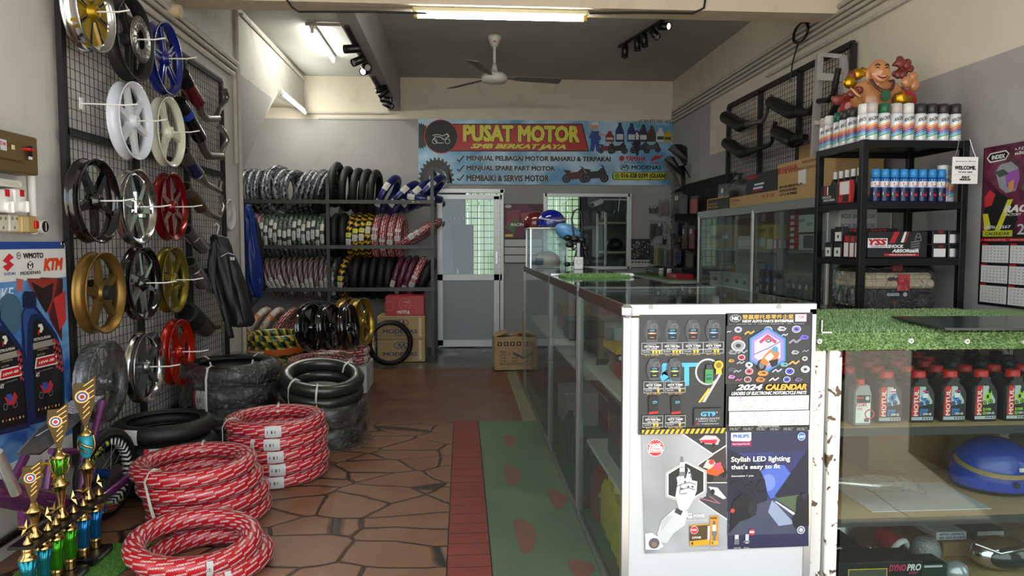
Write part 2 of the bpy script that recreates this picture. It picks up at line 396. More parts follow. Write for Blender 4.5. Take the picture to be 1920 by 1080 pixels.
# right wall
b = MB(); b.prism([(2.5, 0), (9.6, 0), (9.6, 3.0), (8.1, 3.0), (8.1, 2.39), (2.5, 2.39)], XR, XR+.12, GREYW, MX)
b.prism([(2.5, 2.39), (8.1, 2.39), (8.1, 3.0), (9.6, 3.0), (9.6, 3.56), (2.5, 3.56)], XR, XR+.12, CREAM, MX); struct('wall_right', b)
# rear wall with a door opening and a window opening
D0, D1, DZ = -.36, .545, 2.1; N0, N1, NZ0, NZ1 = 1.10, 2.24, 1.06, 2.03
b = MB()
def rw(x0, x1, z0, z1, m=GREYW): b.box(((x0+x1)/2, YB+.06, (z0+z1)/2), (x1-x0, .12, z1-z0), m)
rw(-3.4, D0, 0, 3.0); rw(D0, D1, DZ, 3.0); rw(D1, N0, 0, 3.0); rw(N0, N1, 0, NZ0); rw(N0, N1, NZ1, 3.0); rw(N1, 2.94, 0, 3.0); rw(-3.4, 2.94, 3.0, 3.56, CREAM)
struct('wall_back', b)
b = MB(); b.box((-.7, 9.592, 3.003), (2.3, .016, .02), GREYW); struct('trim_3', b)
# back room: walls, a big grille window onto a green yard under an added roof
BK = wall_mat('back_room_wall', '8a8f90', '7c8183')
b = MB(); b.box((-.75, 11.45, 1.4), (.1, 3.3, 2.8), BK); struct('store_wall', b); b = MB(); b.box((3.0, 11.45, 1.4), (.1, 3.3, 2.8), BK); struct('store_wall', b); b = MB(); b.box((1.1, 11.45, 2.9), (3.7, 3.3, .1), BK); struct('store_ceiling', b); b = MB()
def rb(x0, x1, z0, z1): b.box(((x0+x1)/2, 13.15, (z0+z1)/2), (x1-x0, .1, z1-z0), BK)
rb(-.8, .05, 0, 3); rb(.05, 2.15, 0, .8); rb(.05, 2.15, 2.75, 3); rb(2.15, 3, 0, 3); struct('store_wall', b)
b = MB()
for i in range(19): b.bar((.05+.115*i, 13.08, .8), (.05+.115*i, 13.08, 2.75), .012, BLACK)
for i in range(18): b.bar((.05, 13.08, .8+.115*i), (2.15, 13.08, .8+.115*i), .012, BLACK)
for x in (.05, .75, 1.45, 2.15): b.bar((x, 13.08, .8), (x, 13.08, 2.75), .03, BLACK)
solo(b, 'window_grille', 'black square window grille in the back room seen through the rear glass', 'grille')
b = MB(); fl(b, -8, 13.2, 10, 22, mat('8d9a7a', .9, 0, .2, 2)); struct('yard_floor', b)
b = MB(); pan = mat('b9c8a4', .6, 0, .05, 3)
for i in range(40): b.box((-3+.25*i, 16.2, 1.2), (.24, .05, 2.6), pan, None, .01)
solo(b, 'yard_fence', 'pale green panel fence in the yard beyond the rear window grille', 'fence')
b = MB(); fr_ = random.Random(11)
lf = mat('4d6b2c', .7, 0, .3, 6)
for i in range(900):
    c = Vector((fr_.uniform(-2, 6), fr_.uniform(17, 18.5), fr_.uniform(2.1, 4.2))); a = fr_.uniform(0, 6.28); q = Vector((math.cos(a), math.sin(a), fr_.uniform(-.6, .6)))*.16; w_ = Vector((-q.y, q.x, fr_.uniform(-.1, .1)))*.5
    b.add([c-q, c+w_, c+q, c-w_], [[0, 1, 2, 3]], lf)
b.tube([(1.5, 17.8, 0), (1.6, 17.8, 2.6)], .12, mat('4a3b2a', .8)); solo(b, 'leafy_tree', 'leafy green tree behind the yard fence', 'tree')
b = MB(); b.box((1, 14.75, 3.4), (12, 2.9, .1), BK); struct('yard_shade_ceiling', b)  # unseen roof added to keep the sun off the fence
# ------------------------------------------------------------------ door and window in the rear wall
FR = mat('d3d4d2', .4, .2, .04)
g = thing('sliding_door', 'white framed aluminium door with glass upper half and grey lower panel', 'door', (0, 9.58, 0)); g.name = 'door_1'
g['kind'] = 'structure'
b = MB(); e = .035
b.box(((D0+D1)/2, 0, DZ-.02), (D1-D0+.03, .07, .05), FR); b.box((D1-.02, 0, DZ/2), (.045, .07, DZ), FR); b.box((D0+.02, 0, DZ/2), (.045, .07, DZ), FR)
b.box((D1-.09, -.01, 1.02), (.07, .05, 1.98), FR); b.box((D0+.07, -.01, 1.02), (.06, .05, 1.98), FR); b.box((.09, -.01, .06), (.87, .05, .09), FR); b.box((.09, -.01, .94), (.87, .05, .08), FR); b.box((.09, -.01, 2.0), (.87, .05, .06), FR)
b.build('door_frame', g)
b = MB(); b.box((.09, 0, 1.47), (.72, .006, 1.02), GLASS); b.build('glass_pane', g)
b = MB(); b.box((.09, 0, .5), (.75, .02, .84), mat('9aa0a4', .45, 0, .06, 3)); b.build('door_panel', g)
b = MB(); b.box((D1-.09, -.045, 1.2), (.02, .03, .16), ALU); b.build('door_handle', g)
g = thing('rear_window', 'fixed window in the rear wall', 'window', (0, 9.58, 0)); g.name = 'window_1'; g['kind'] = 'structure'
b = MB()
for x in (N0, N1): b.box((x, 0, (NZ0+NZ1)/2), (.045, .08, NZ1-NZ0+.04), FR)
for z in (NZ0, NZ1): b.box(((N0+N1)/2, 0, z), (N1-N0, .08, .04), FR)
b.build('window_frame', g)
b = MB(); b.box(((N0+N1)/2, 0, (NZ0+NZ1)/2), (N1-N0, .006, NZ1-NZ0), GLASS); b.build('glass_pane', g)
b = MB(); b.box((3.35, .95, 1.8), (.75, .5, 3.6), mat('55504a', .7)); b.box((-2.6, .95, 1.8), (.5, .5, 3.6), mat('8a857c', .7)); struct('trim_4', b)  # unseen pillars, the dark one added to darken the cabinet glass reflection
# front canopy over the walkway (shades the shop, lets the sun reach the pavement)
b = MB(); b.box((.4, 1.7, 3.62), (12, 2.6, .15), CEIL); struct('walkway_ceiling', b)
# ------------------------------------------------------------------ lamps
TUBE = mat('f4f6ea', .3, 0, 0, 5, 0, 0, 65.0)
def tube_lamp(c, d, L, body, tube, label, tubes=((0,),), down=(0, 0, -1)):
    d = Vector(d).normalized(); M = frame(c, d, Vector(down)*-1)
    t = thing('fluorescent_lamp', label, 'lamp', M=M)
    b = MB(); b.box((0, 0, -.018), (L, .05, .036), body, None, .006); b.build('batten', t)
    for x in (-1, 1):
        b = MB(); b.box((x*(L/2-.022), 0, -.055), (.032, .034, .045), mat('c9a24a', .35) if body is not WHITE else WHITE, None, .006); b.build('lamp_holder', t)
    b = MB(); b.cyl((-L/2+.035, 0, -.062), (L/2-.035, 0, -.062), .014, tube, 14); b.build('tube', t)
    return t
tube_lamp((.29, 5.36, 3.10), (1, .0, 0), 1.28, mat('d8cfa8', .5), TUBE, 'long fluorescent tube on a cream batten under the front beam')
tube_lamp((-1.47, 7.97, 3.545), (0, 1, 0), 1.22, WHITE, TUBE, 'fluorescent tube on the ceiling left of the concrete beam')
tube_lamp((-2.02, 8.85, 3.10), (0, 1, 0), 1.22, WHITE, TUBE, 'fluorescent tube under the upper left wall by the stair opening', down=(.55, 0, -.83))
# ================================================================== left wall
def conduit(pts, r, label, m=None, name='conduit_pipe', group=None):
    b = MB(); b.tube(pts, r, m or PIPE, 8); return solo(b, name, label, 'pipe', group=group)
PIPE = mat('b9b2a6', .6, 0, .15, 12)
x = XL+.025
for k, (dz, y1) in enumerate(((0, 6.72), (-.06, 6.66), (-.12, 6.6))):
    conduit([(x, 3.0, 3.03+dz), (x, y1, 3.0+dz), (x, y1+.02, 2.95+dz), (x, y1+.02, 2.1 if k else .1)][:4 if k != 1 else 2], .02, ['upper of three grey conduits along the left wall, turning down by the stair edge', 'middle of three grey conduits along the left wall above the wheels', 'lowest of three grey conduits along the left wall above the wheels'][k])
b = MB(); b.cyl((XL, 5.25, 3.0), (XL+.09, 5.25, 3.0), .045, mat('cdb98f', .5), 16); solo(b, 'junction_box', 'round cream junction box on the left wall conduits', 'junction box')
conduit([(XL+.02, 6.74, 3.52), (XL+.02, 6.74, 2.95)], .018, 'short upright grey conduit above the conduit corner by the stair edge')
conduit([(XL+.02, 6.9, 3.49), (XL+.02, 9.5, 3.49)], .016, 'grey conduit along the top left edge under the ceiling by the lamps')
conduit([(-1.98, 9.57, 3.07), (-.93, 9.57, 3.08)], .014, 'thin grey conduit across the rear wall below the upper white band')
conduit([(-1.52, 7.3, 3.53), (-.98, 7.3, 3.53), (-.96, 7.3, 3.4)], .016, 'bent grey conduit on the ceiling between the lamp and the concrete beam')
# wire grid panel
X0 = XL+.045
g = thing('wire_grid_panel', 'tall black wire grid display panel on the left wall holding wheels', 'wire grid', (X0, 0, 0))
GY0, GY1, GZ0, GZ1 = 3.79, 6.19, .26, 2.73
b = MB()
for y in (GY0, 4.58, 5.40, GY1): b.bar((0, y, GZ0), (0, y, GZ1), .04, MBLACK, .03, (1, 0, 0))
for z in (GZ0, 1.18, 1.96, GZ1): b.bar((0, GY0, z), (0, GY1, z), .03, MBLACK, .04)
b.build('panel_frame', g)
b = MB(); n = 52
for i in range(n): y = GY0+(GY1-GY0)*i/(n-1); b.bar((.015, y, GZ0), (.015, y, GZ1), .0026, MBLACK)
n = 50
for i in range(n): z = GZ0+(GZ1-GZ0)*i/(n-1); b.bar((.019, GY0, z), (.019, GY1, z), .0026, MBLACK)
b.build('wire_mesh', g)
def rim_prof(R, w):
    return [(R, -w/2), (R, -w/2+.004), (R-.01, -w/2+.013), (R-.022, -w*.2), (R-.022, w*.2), (R-.01, w/2-.013), (R, w/2-.004), (R, w/2), (R-.009, w/2), (R-.014, w/2-.016), (R-.032, w*.2), (R-.032, -w*.2), (R-.014, -w/2+.016), (R-.009, -w/2)]
def wheel(label, M, R, w, m, style, spk=None, ph=0., hubm=None, group='motorcycle wheels on the wall grid', name='motorcycle_wheel'):
    t = thing(name, label, 'wheel', M=M, group=group); spk = spk or m; hubm = hubm or spk
    b = MB(); b.lathe(rim_prof(R, w), m, 56, None, True); b.build('rim', t)
    ri = R-.028
    b = MB(); hw = w*.5
    b.lathe([(.012, -hw), (.03, -hw), (.045, -hw+.012), (.05, -.01), (.05, .012), (.036, .02), (.034, hw), (.018, hw+.004), (.012, hw)], hubm, 24, None, True)
    if style == 'box': b.box((0, 0, 0), (.11, .11, w*.7), hubm, None, .02); b.box((.06, .03, .01), (.06, .03, .03), hubm, None, .006); b.box((-.05, -.05, .01), (.03, .06, .03), hubm, None, .006)
    b.build('hub', t)
    def spoke(a, pts, z0, z1):
        b = MB(); b.prism(pts, z0, z1, spk, RZ(a))
        b.build('spoke', t)
    n = {'five': 5, 'six': 6, 'three': 3, 'box': 6, 'dish': 8, 'fork': 5, 'thin': 6}[style]
    for i in range(n):
        a = ph+2*PI*i/n
        if style in ('five', 'six', 'box'): spoke(a, [(.038, -.024), (ri, -.013), (ri, .013), (.038, .024)], -.014, .014)
        elif style == 'thin': spoke(a, [(.038, -.017), (ri, -.010), (ri, .010), (.038, .017)], -.012, .012)
        elif style == 'fork':
            b = MB()
            for s_ in (-1, 1): b.prism([(.036, s_*.006), (ri, s_*.014), (ri, s_*.022), (.036, s_*.026)], -.012, .012, spk, RZ(a))
            b.prism([(.036, -.008), (ri, -.016), (ri, .016), (.036, .008)], -.005, .005, spk, RZ(a)); b.build('spoke', t)
        elif style == 'three': spoke(a, [(.03, -.03), (ri*.55, -.02), (ri, -.04), (ri, .04), (ri*.55, .02), (.03, .03)], -.013, .013)
        elif style == 'dish':
            b = MB(); b.prism([(.04, -.014), (ri*.62, -.03), (ri, -.062), (ri, .062), (ri*.62, .03), (.04, .014)], -.012, .012, spk, RZ(a))
            for s_ in (-1, 1): b.prism([(.05, s_*.012), (ri*.95, s_*.05), (ri*.95, s_*.058), (.05, s_*.018)], .012, .02, CHROME, RZ(a))
            b.build('spoke', t)
    return t
HOOKM = mat('e4e2da', .4)
def hook(p, label, L=.2):
    b = MB(); b.tube([(XL+.06, p.y, p.z), (p.x+L*.7, p.y, p.z+.002), (p.x+L, p.y, p.z+.012)], .0045, HOOKM, 6); b.box((XL+.062, p.y, p.z), (.006, .03, .05), HOOKM)
    return solo(b, 'display_hook', label, 'hook', group='white hooks on the wall grid')
gl = lambda h, r=.2, met=0., c=.6: mat(h, r, met, .04, 6, 0, c)
BLKG = mat('070708', .12, 0, .1, 6, 0, .8)
wl = [  # px, py, pixel height, width m, material, style, spoke mat, phase, hub, label, hook
 (167, 22, 148, .10, CHROME, 'dish', mat('a98a12', .3, .7, .05), .2, None, 'polished silver rim with a wide gold dish centre, top left of the wall grid', (215, 22)),
 (243, 74, 152, .10, mat('1b1a18', .5), 'fork', mat('1b1a18', .5), .5, None, 'matt black rear wheel with a drilled silver brake disc', (293, 72)),
 (308, 110, 133, .08, gl('101c6e'), 'fork', None, .3, None, 'deep blue wheel with five forked spokes near the ceiling conduits', (347, 103)),
 (246, 227, 144, .09, gl('dcdfe8'), 'six', None, .25, None, 'pure white six spoke wheel below the black disc wheel', (297, 226)),
 (314, 248, 129, .08, gl('d9dac4'), 'three', None, .5, None, 'cream three spoke wheel beside the white one', (358, 248)),
 (176, 377, 158, .09, BLKG, 'five', None, .6, None, 'gloss black five spoke wheel at the left edge of the grid', (238, 372)),
 (254, 388, 140, .08, CHROME, 'box', None, .4, None, 'polished silver wheel between the gloss black and the dark red wheel', (305, 379)),
 (320, 388, 127, .08, gl('7c0410', .18, .5), 'six', None, .1, None, 'dark red six spoke wheel left of the wrapped mufflers', (360, 387)),
 (188, 549, 154, .09, mat('8a6c34', .36, .75, .05), 'five', None, .15, None, 'large satin gold five spoke wheel with a black hub cap', None),
 (265, 531, 137, .08, BLKG, 'thin', CHROME, .2, BLKG, 'gloss black rim with bright silver spokes beside the gold wheels', (310, 526)),
 (322, 525, 124, .08, mat('807028', .33, .7, .05), 'box', None, .3, None, 'olive gold wheel with a boxy hub left of the black jacket', (366, 524)),
 (190, 715, 150, .10, mat('6f7376', .25, .6), 'five', None, .45, None, 'grey wheel wrapped in clear film at the bottom left of the grid', None),
 (272, 688, 134, .08, CHROME, 'five', mat('8f9294', .2, .9), .25, None, 'silver five spoke wheel in the bottom row of the grid', (335, 684)),
 (333, 660, 124, .08, gl('b3200c', .18, .4), 'five', None, .3, None, 'bright orange red wheel at the bottom right of the grid', (372, 657))]
for (px, py, hp, w, m, st, sm_, ph, hb, lab, hk) in wl:
    c = AX(px, py, XL+.15); w *= .8; R = hp/2*(c-EYE).dot(_f)/F_PX
    M = frame(c, (0, 0, 1), (1, 0, 0)); t = wheel(lab, M, R, w, m, st, sm_, ph, hb)
    if 'brake disc' in lab:
        b = MB(); q = T(0, 0, .058)
        b.lathe([(.055, 0), (.128, 0), (.128, .005), (.055, .005)], mat('8f8c86', .3, .9), 48, q, True)
        for i in range(24):
            for r_ in (.118, .098 if i % 2 else .105): a = 2*PI*i/24+.1*r_*40; b.cyl((r_*math.cos(a), r_*math.sin(a), .063), (r_*math.cos(a), r_*math.sin(a), .0638), .0045, BLACK, 8)
        for i in range(12):
            a = 2*PI*i/12; b.prism([(.058, -.008), (.088, -.002), (.086, .01), (.06, .004)], .063, .0638, BLACK, RZ(a))
        b.build('brake_disc', t)
    if 'hub cap' in lab: b = MB(); b.cyl((0, 0, w*.4), (0, 0, w*.4+.03), .038, MBLACK, 24); b.build('hub_cap', t)
    if 'film' in lab:
        b = MB(); b.lathe([(R+.004, -w/2), (R+.006, 0), (R+.004, w/2+.004), (R*.6, w/2+.01), (.05, w/2+.014)], FILM, 40); b.build('film_wrap', t)
    if hk: e = AX(hk[0], hk[1], XL+.34); hook(c, 'white hook through the hub of the ' + {'polished silver rim w': 'gold dish wheel'}.get(lab[:21], ' '.join(lab.split(' ')[:4])))
b = MB(); c = AX(152, 194, XL+.07); b.tube([c, c+Vector((.2, .03, .0)), c+Vector((.27, .03, .005))], .0045, HOOKM, 6); b.box(c, (.006, .03, .06), HOOKM); solo(b, 'display_hook', 'empty white hook on the grid left of the pure white wheel', 'hook', group='white hooks on the wall grid')
# exhausts on the grid
def exhaust(label, segs, X, grp='exhaust mufflers on the left wall grid', ax=0):
    """segs: (part name, [(px, py, radius px or m)], material)"""
    P = [[hit(a, b_, ax, X) for a, b_, _ in s[1]] for s in segs]; o = P[0][0]
    t = thing('exhaust_muffler', label, 'exhaust', o, 0, grp)
    for s, pp in zip(segs, P):
        b = MB(); b.tube([p-o for p in pp], [r for _, _, r in s[1]], s[2], 14)
        if s[0] == 'canister':
            d = (pp[0]-pp[1]).normalized(); b.cyl(pp[0]-o+d*.001, pp[0]-o+d*.003, s[1][0][2]*.72, BLACK, 14)
        b.build(s[0], t)
    w_ = P[0][-1]; b = MB(); b.tube([w_-o, Vector((XL+.062 if X < 0 else XR-.042, w_.y, w_.z+.02))-o], .006, STN, 6); b.build('hanging_bracket', t)
    return t
X = XL+.15; SIL = mat('b5b3ad', .25, .9, .2, 30); STN = mat('8e8a82', .3, .9, .2, 14); BRN = mat('6b5636', .35, .7, .2, 14)
exhaust('red muffler with a black end and upturned header, topmost on the grid', [('canister', [(340, 138, .05), (350, 158, .052)], BLACK), ('sleeve', [(349, 157, .05), (372, 192, .046)], gl('70101c', .2, .4)), ('link_pipe', [(371, 190, .036), (378, 212, .03), (386, 222, .028), (408, 222, .028)], SIL), ('header_pipe', [(405, 221, .022), (411, 205, .022), (424, 192, .022), (426, 181, .022), (421, 170, .024)], STN)], X)
exhaust('black muffler with a blue collar and long upturned header pipe', [('canister', [(334, 193, .05), (345, 208, .052)], BLACK), ('collar', [(344, 207, .053), (350, 216, .053)], gl('1a3fa8')), ('sleeve', [(349, 215, .05), (374, 258, .048)], BLKG), ('link_pipe', [(373, 256, .035), (382, 280, .03), (390, 292, .03), (415, 293, .028)], STN), ('header_pipe', [(412, 293, .02), (420, 278, .02), (426, 262, .02), (420, 248, .02), (412, 238, .024)], SIL)], X)
exhaust('dark blue muffler with a short silver pipe, third from the top', [('canister', [(343, 284, .045), (353, 302, .048)], STN), ('sleeve', [(352, 300, .048), (371, 327, .046)], gl('131c46')), ('link_pipe', [(369, 325, .048), (386, 345, .022), (412, 358, .02)], SIL), ('header_pipe', [(411, 358, .018), (414, 340, .018)], STN)], X)
exhaust('bronze brown muffler beside the dark red wheel', [('canister', [(348, 350, .042), (358, 362, .045)], STN), ('sleeve', [(357, 361, .046), (377, 390, .044)], BRN), ('link_pipe', [(375, 388, .04), (394, 402, .025), (410, 409, .022)], SIL), ('header_pipe', [(410, 409, .017), (420, 388, .017), (414, 368, .018)], SIL)], X)
exhaust('silver muffler wrapped in clear film above the jacket collar', [('canister', [(350, 431, .045), (362, 444, .048)], STN), ('sleeve', [(361, 443, .05), (380, 464, .05)], SIL), ('link_pipe', [(379, 463, .03), (404, 465, .022)], SIL)], X)
exhaust('silver film wrapped muffler left of the jacket sleeve', [('canister', [(356, 491, .048), (364, 505, .05)], STN), ('sleeve', [(363, 503, .055), (380, 532, .05)], SIL), ('link_pipe', [(379, 530, .032), (398, 546, .024)], SIL)], X)
exhaust('fat black muffler with a taped body, lowest on the grid', [('canister', [(349, 586, .078), (364, 600, .08)], MBLACK), ('sleeve', [(363, 599, .078), (386, 616, .066)], mat('3a352e', .3, 0, .3, 20)), ('link_pipe', [(385, 615, .04), (398, 614, .03), (410, 612, .02)], STN)], X)
# white round plate on the wall right of the grid
b = MB(); c = AX(429, 403, XL+.03); M = frame(c, (0, 0, 1), (1, 0, 0)); b.lathe([(0, .02), (.02, .02), (.03, .008), (.118, .008), (.122, .022), (.132, .022), (.134, 0), (0, 0)], mat('cfcdc6', .5), 36, M); solo(b, 'round_plate', 'white round plastic plate on the wall above the hanging black jacket', 'plate')
# clothes
def cloth(rows, y, th, m, seed=1, parent=None, n=30, wr=.018):
    rd = random.Random(seed); ph = [rd.uniform(0, 6) for _ in range(6)]; vs = []; N = len(rows)
    fine = []
    for a, b_ in zip(rows, rows[1:]):
        for k in range(5): fine.append([p+(q-p)*k/5 for p, q in zip(a, b_)])
    fine.append(list(rows[-1]))
    for i, (py, xl, xr) in enumerate(fine):
        a = AY(xl, py, y); b_ = AY(xr, py, y); c = (a+b_)/2; w = abs(b_.x-a.x)/2
        for k in range(n):
            t = 2*PI*k/n; f = wr*(math.sin(3*t+ph[0]+i*.21)+.7*math.sin(7*t+ph[1]-i*.13)+.5*math.sin(11*t+i*.37+ph[2]))*min(1, i/6)
            d = th*min(1, w/.12+.3)
            vs.append((c.x+math.cos(t)*(w+f*.5), y+math.sin(t)*d*.5+f, c.z))
    L = len(fine); fs = [[i*n+k, (i+1)*n+k, (i+1)*n+(k+1) % n, i*n+(k+1) % n] for i in range(L-1) for k in range(n)]
    fs += [list(range(n)), list(range((L-1)*n, L*n))[::-1]]
    b = MB(); b.add(vs, fs, m, True); return b
t = thing('jacket', 'black rain jacket on a hanger at the right end of the wall grid', 'jacket')
JB = mat('141516', .55, 0, .25, 14, .3)
cloth([(440, 398, 412), (446, 394, 424), (460, 396, 432), (480, 400, 440), (520, 402, 452), (560, 408, 464), (600, 424, 474), (612, 436, 468)], 5.62, .14, JB, 4).build('body', t)
cloth([(452, 395, 405), (480, 391, 407), (510, 388, 406), (540, 398, 412), (562, 406, 417), (600, 418, 430), (634, 430, 436)], 5.5, .07, JB, 9, None, 18, .01).build('sleeve', t)
b = MB(); b.tube([AY(407, 440, 5.62), AY(409, 432, 5.62), AY(411, 424, 5.62), AY(406, 419, 5.62), AY(402, 422, 5.62)], .004, WHITE, 6); b.build('hanger_hook', t)
s = Sheet(AY(424, 470, 5.52), Vector((.2, 0, 0)), Vector((0, 0, -.3)), t).new(); s.line([(414, 481), (428, 474), (440, 478)], 1.6, mat('b9bab8', .5)); s.text('IIII', 432, 482, 440, 488, WHITE, .02); s.done('reflective_piping', 'pale reflective piping')
t = thing('jacket', 'blue windbreaker hanging at the left end of the tyre rack', 'jacket')
cloth([(384, 458, 470), (400, 456, 474), (420, 453, 478), (450, 450, 482), (480, 449, 486), (520, 457, 491), (557, 474, 492)], 8.0, .2, mat('16307e', .35, 0, .15, 9, .2), 5).build('body', t)
cloth([(405, 472, 480), (430, 476, 486), (460, 482, 490), (500, 482, 491), (545, 486, 494)], 8.06, .12, JB, 6).build('lining', t)
# ------------------------------------------------------------------ switchgear
def xbox(px0, py0, px1, py1, dep, m, bv=.004):
    """wall box on the left wall between two photo corners: returns local-mesh builder args"""
    a = AX(px0, py0, XL+dep); c = AX(px1, py1, XL+dep)
    return (XL+dep/2, (a.y+c.y)/2, (a.z+c.z)/2), (dep, abs(c.y-a.y), abs(a.z-c.z))
t = thing('distribution_board', 'brown metal electrical distribution board on the left wall', 'electrical box')
BR = mat('6e5a36', .45, .3, .1, 5)
c, d = xbox(-40, 232, 73, 330, .09, BR); b = MB(); b.box(c, d, BR, None, .006); b.build('cabinet', t)
c, d = xbox(-40, 262, 46, 304, .10, BR); b = MB(); b.box(c, d, BR, None, .003); b.build('door', t)
s = sheet_px((0, 258), (15, 261), (0, 285), 0, XL+.1015, t).new(); s.rect(0, 260, 13, 283, mat('c9c9cc', .4)); s.text('D#', 1, 264, 11, 274, RED, .03); s.rect(21, 271, 28, 281, mat('d8cf9a')); s.rect(52, 273, 61, 300, BLACK); s.rect(53, 293, 61, 300, PAPER); s.done('sticker', 'white sticker with red mark')
c, d = xbox(55, 277, 66, 284, .125, RED); b = MB(); b.box(c, d, RED, None, .003); b.build('switch_lever', t)
CRM = mat('cfc8b4', .45, 0, .08, 10)
def wbox(name, label, px, dep, m, cat, extra=None):
    c, d = xbox(*px, dep, m); t = thing(name, label, cat, c); b = MB(); b.box((0, 0, 0), d, m, None, .006); b.build('housing', t)
    return t, c, d
t, c, d = wbox('fuse_box', 'long white fuse box under the brown distribution board', (-20, 331, 42, 353), .07, WHITE, 'electrical box')
b = MB(); b.box((.036, 0, 0), (.003, d[1]*.8, d[2]*.5), CRM, None, .001); b.build('cover', t)
for i, (a, e) in enumerate(((-4, 25), (27, 50))):
    t, c, d = wbox('isolator_switch', ['white rotary isolator switch at the photo edge, left of its twin', 'white rotary isolator switch beside the white trunking'][i], (a, 354, e, 399), .085, WHITE, 'switch')
    b = MB(); b.cyl((.043, .01, -.025), (.062, .01, -.025), .026, WHITE, 20); b.box((.066, .01, -.025), (.012, .012, .05), WHITE, None, .003); b.build('knob', t)
    b = MB(); b.box((.0435, .012, .035), (.002, .03, .03), RED); b.build('badge', t)
conduit([(XL+.02, AX(51, 340, XL).y, 1.74), (XL+.02, AX(51, 340, XL).y, 1.44)], .017, 'white plastic trunking down to the sockets', WHITE)
for i, (a, e) in enumerate(((-5, 16), (17, 37))):
    t, c, d = wbox('wall_socket', ['cream wall socket at the photo edge', 'cream wall socket left of the tan switch box'][i], (a, 401, e, 435), .05, CRM, 'socket')
    b = MB()
    for sy, sz in ((-.015, .02), (.018, .02), (0, -.02)): b.box((.026, sy, sz), (.002, .008, .012), mat('6a655a'))
    b.build('socket_hole', t)
t, c, d = wbox('switch_box', 'tan switch box with a red rocker by the dial gauge', (39, 404, 72, 437), .06, mat('b89a5a', .5), 'switch')
b = MB(); b.box((.033, .045, 0), (.012, .03, .035), RED, None, .003); b.build('rocker', t); b = MB(); b.box((.032, -.04, 0), (.006, d[1]*.42, d[2]*.9), mat('cdb480', .5), None, .002); b.build('cover', t)
c = AX(80, 425, XL+.03); t = thing('dial_gauge', 'small round black dial gauge right of the tan switch box', 'gauge', c); M = RY(PI/2)
b = MB(); b.cyl((-.03, 0, 0), (.012, 0, 0), .032, WHITE, 24); b.build('case', t); b = MB(); b.cyl((.012, 0, 0), (.014, 0, 0), .027, BLACK, 24); b.build('dial', t); b = MB(); b.box((.016, 0, 0), (.002, .004, .04), WHITE); b.build('pointer', t)
# ------------------------------------------------------------------ oil banner on the left wall
X = XL+.075; a = Vector((X, 2.95, 1.395))
t = thing('wall_banner', 'tall blue oil banner with two bottles and maker logos on the left wall', 'banner', (0, 0, 0))
s = Sheet(a, Vector((0, AX(122, 450, X).y-2.95, 0)), Vector((0, 0, -1.04)), t)
BLU = mat('24448f', .4); SKY = mat('2c6fb8', .4); DKB = mat('0f1e3c', .35); NAV = mat('16264f', .3)
s.new(); b = s.mb; b.box((X-.004, (2.95+a.y+s.w-0)/2, 1.395-.52), (.006, s.w, 1.04), PAPER); s.done('sheet')
s.new(); s.rect(-80, 453, 121, 466, BLU); s.done('blue_hem', 'blue hem strip')
m, n, l, bb = nodes_mat('banner_blue_print'); tc = n.new('ShaderNodeTexCoord').outputs['Object']; f = noise(n, l, tc, 5, 6, .8); l.new(mixc(n, l, ramp(n, l, f, .35, .65), '1d4f9a', '6fa6cf'), bb.inputs['Base Color']); bb.inputs['Roughness'].default_value = .35; SPL = m
zt = AX(124, 519, X).z; zb = AX(130, 815, X).z
s.new(); s.poly([(0, 1.395-zt), (s.w, 1.395-zt), (s.w, 1.395-zb), (0, 1.395-zb)], SPL, False)
for pts, m in (([(76, 520), (118, 522), (116, 640), (94, 600), (84, 560), (60, 545)], mat('4a1c22')), ([(50, 522), (108, 522), (104, 545), (92, 590), (76, 570), (58, 540)], mat('8a2f2a')), ([(58, 528), (70, 560), (86, 588), (98, 560), (100, 530), (80, 540)], mat('1a1216')), ([(100, 560), (122, 545), (124, 600), (112, 620)], mat('c0363a')), ([(30, 522), (44, 524), (40, 548), (32, 545)], mat('b95a50'))): s.poly(pts, m)
s.text('BIKE', -16, 538, 26, 568, mat('cdd8e4'), .02, .12)
s.disc(18, 590, 40, mat('3f5f74')); s.done('photo_print')
s.new(); s.poly([(5, 489), (17, 475), (26, 483), (17, 489), (26, 496), (14, 509), (5, 500), (14, 495)], mat('c8202a')); s.text('SUZUKI', 7, 510, 29, 516.5, BLU, .02)
s.disc(35, 479.5, 6.6, INK); s.disc(35, 479.5, 5.2, PAPER); s.text('W', 32, 477, 38, 482, INK, .03); s.text('WMOTO', 43, 473.5, 81, 485, INK, .045)
s.disc(56.5, 498, 8.4, INK); s.disc(56.5, 498, 7.2, PAPER); s.text('M', 51, 493, 62, 503, INK, .02); s.text('MODENAS', 38, 507, 76, 516, INK, .02)
s.text('KTM', 81, 483, 118, 508, mat('d8431c'), .07, .25); s.done('maker_logos')
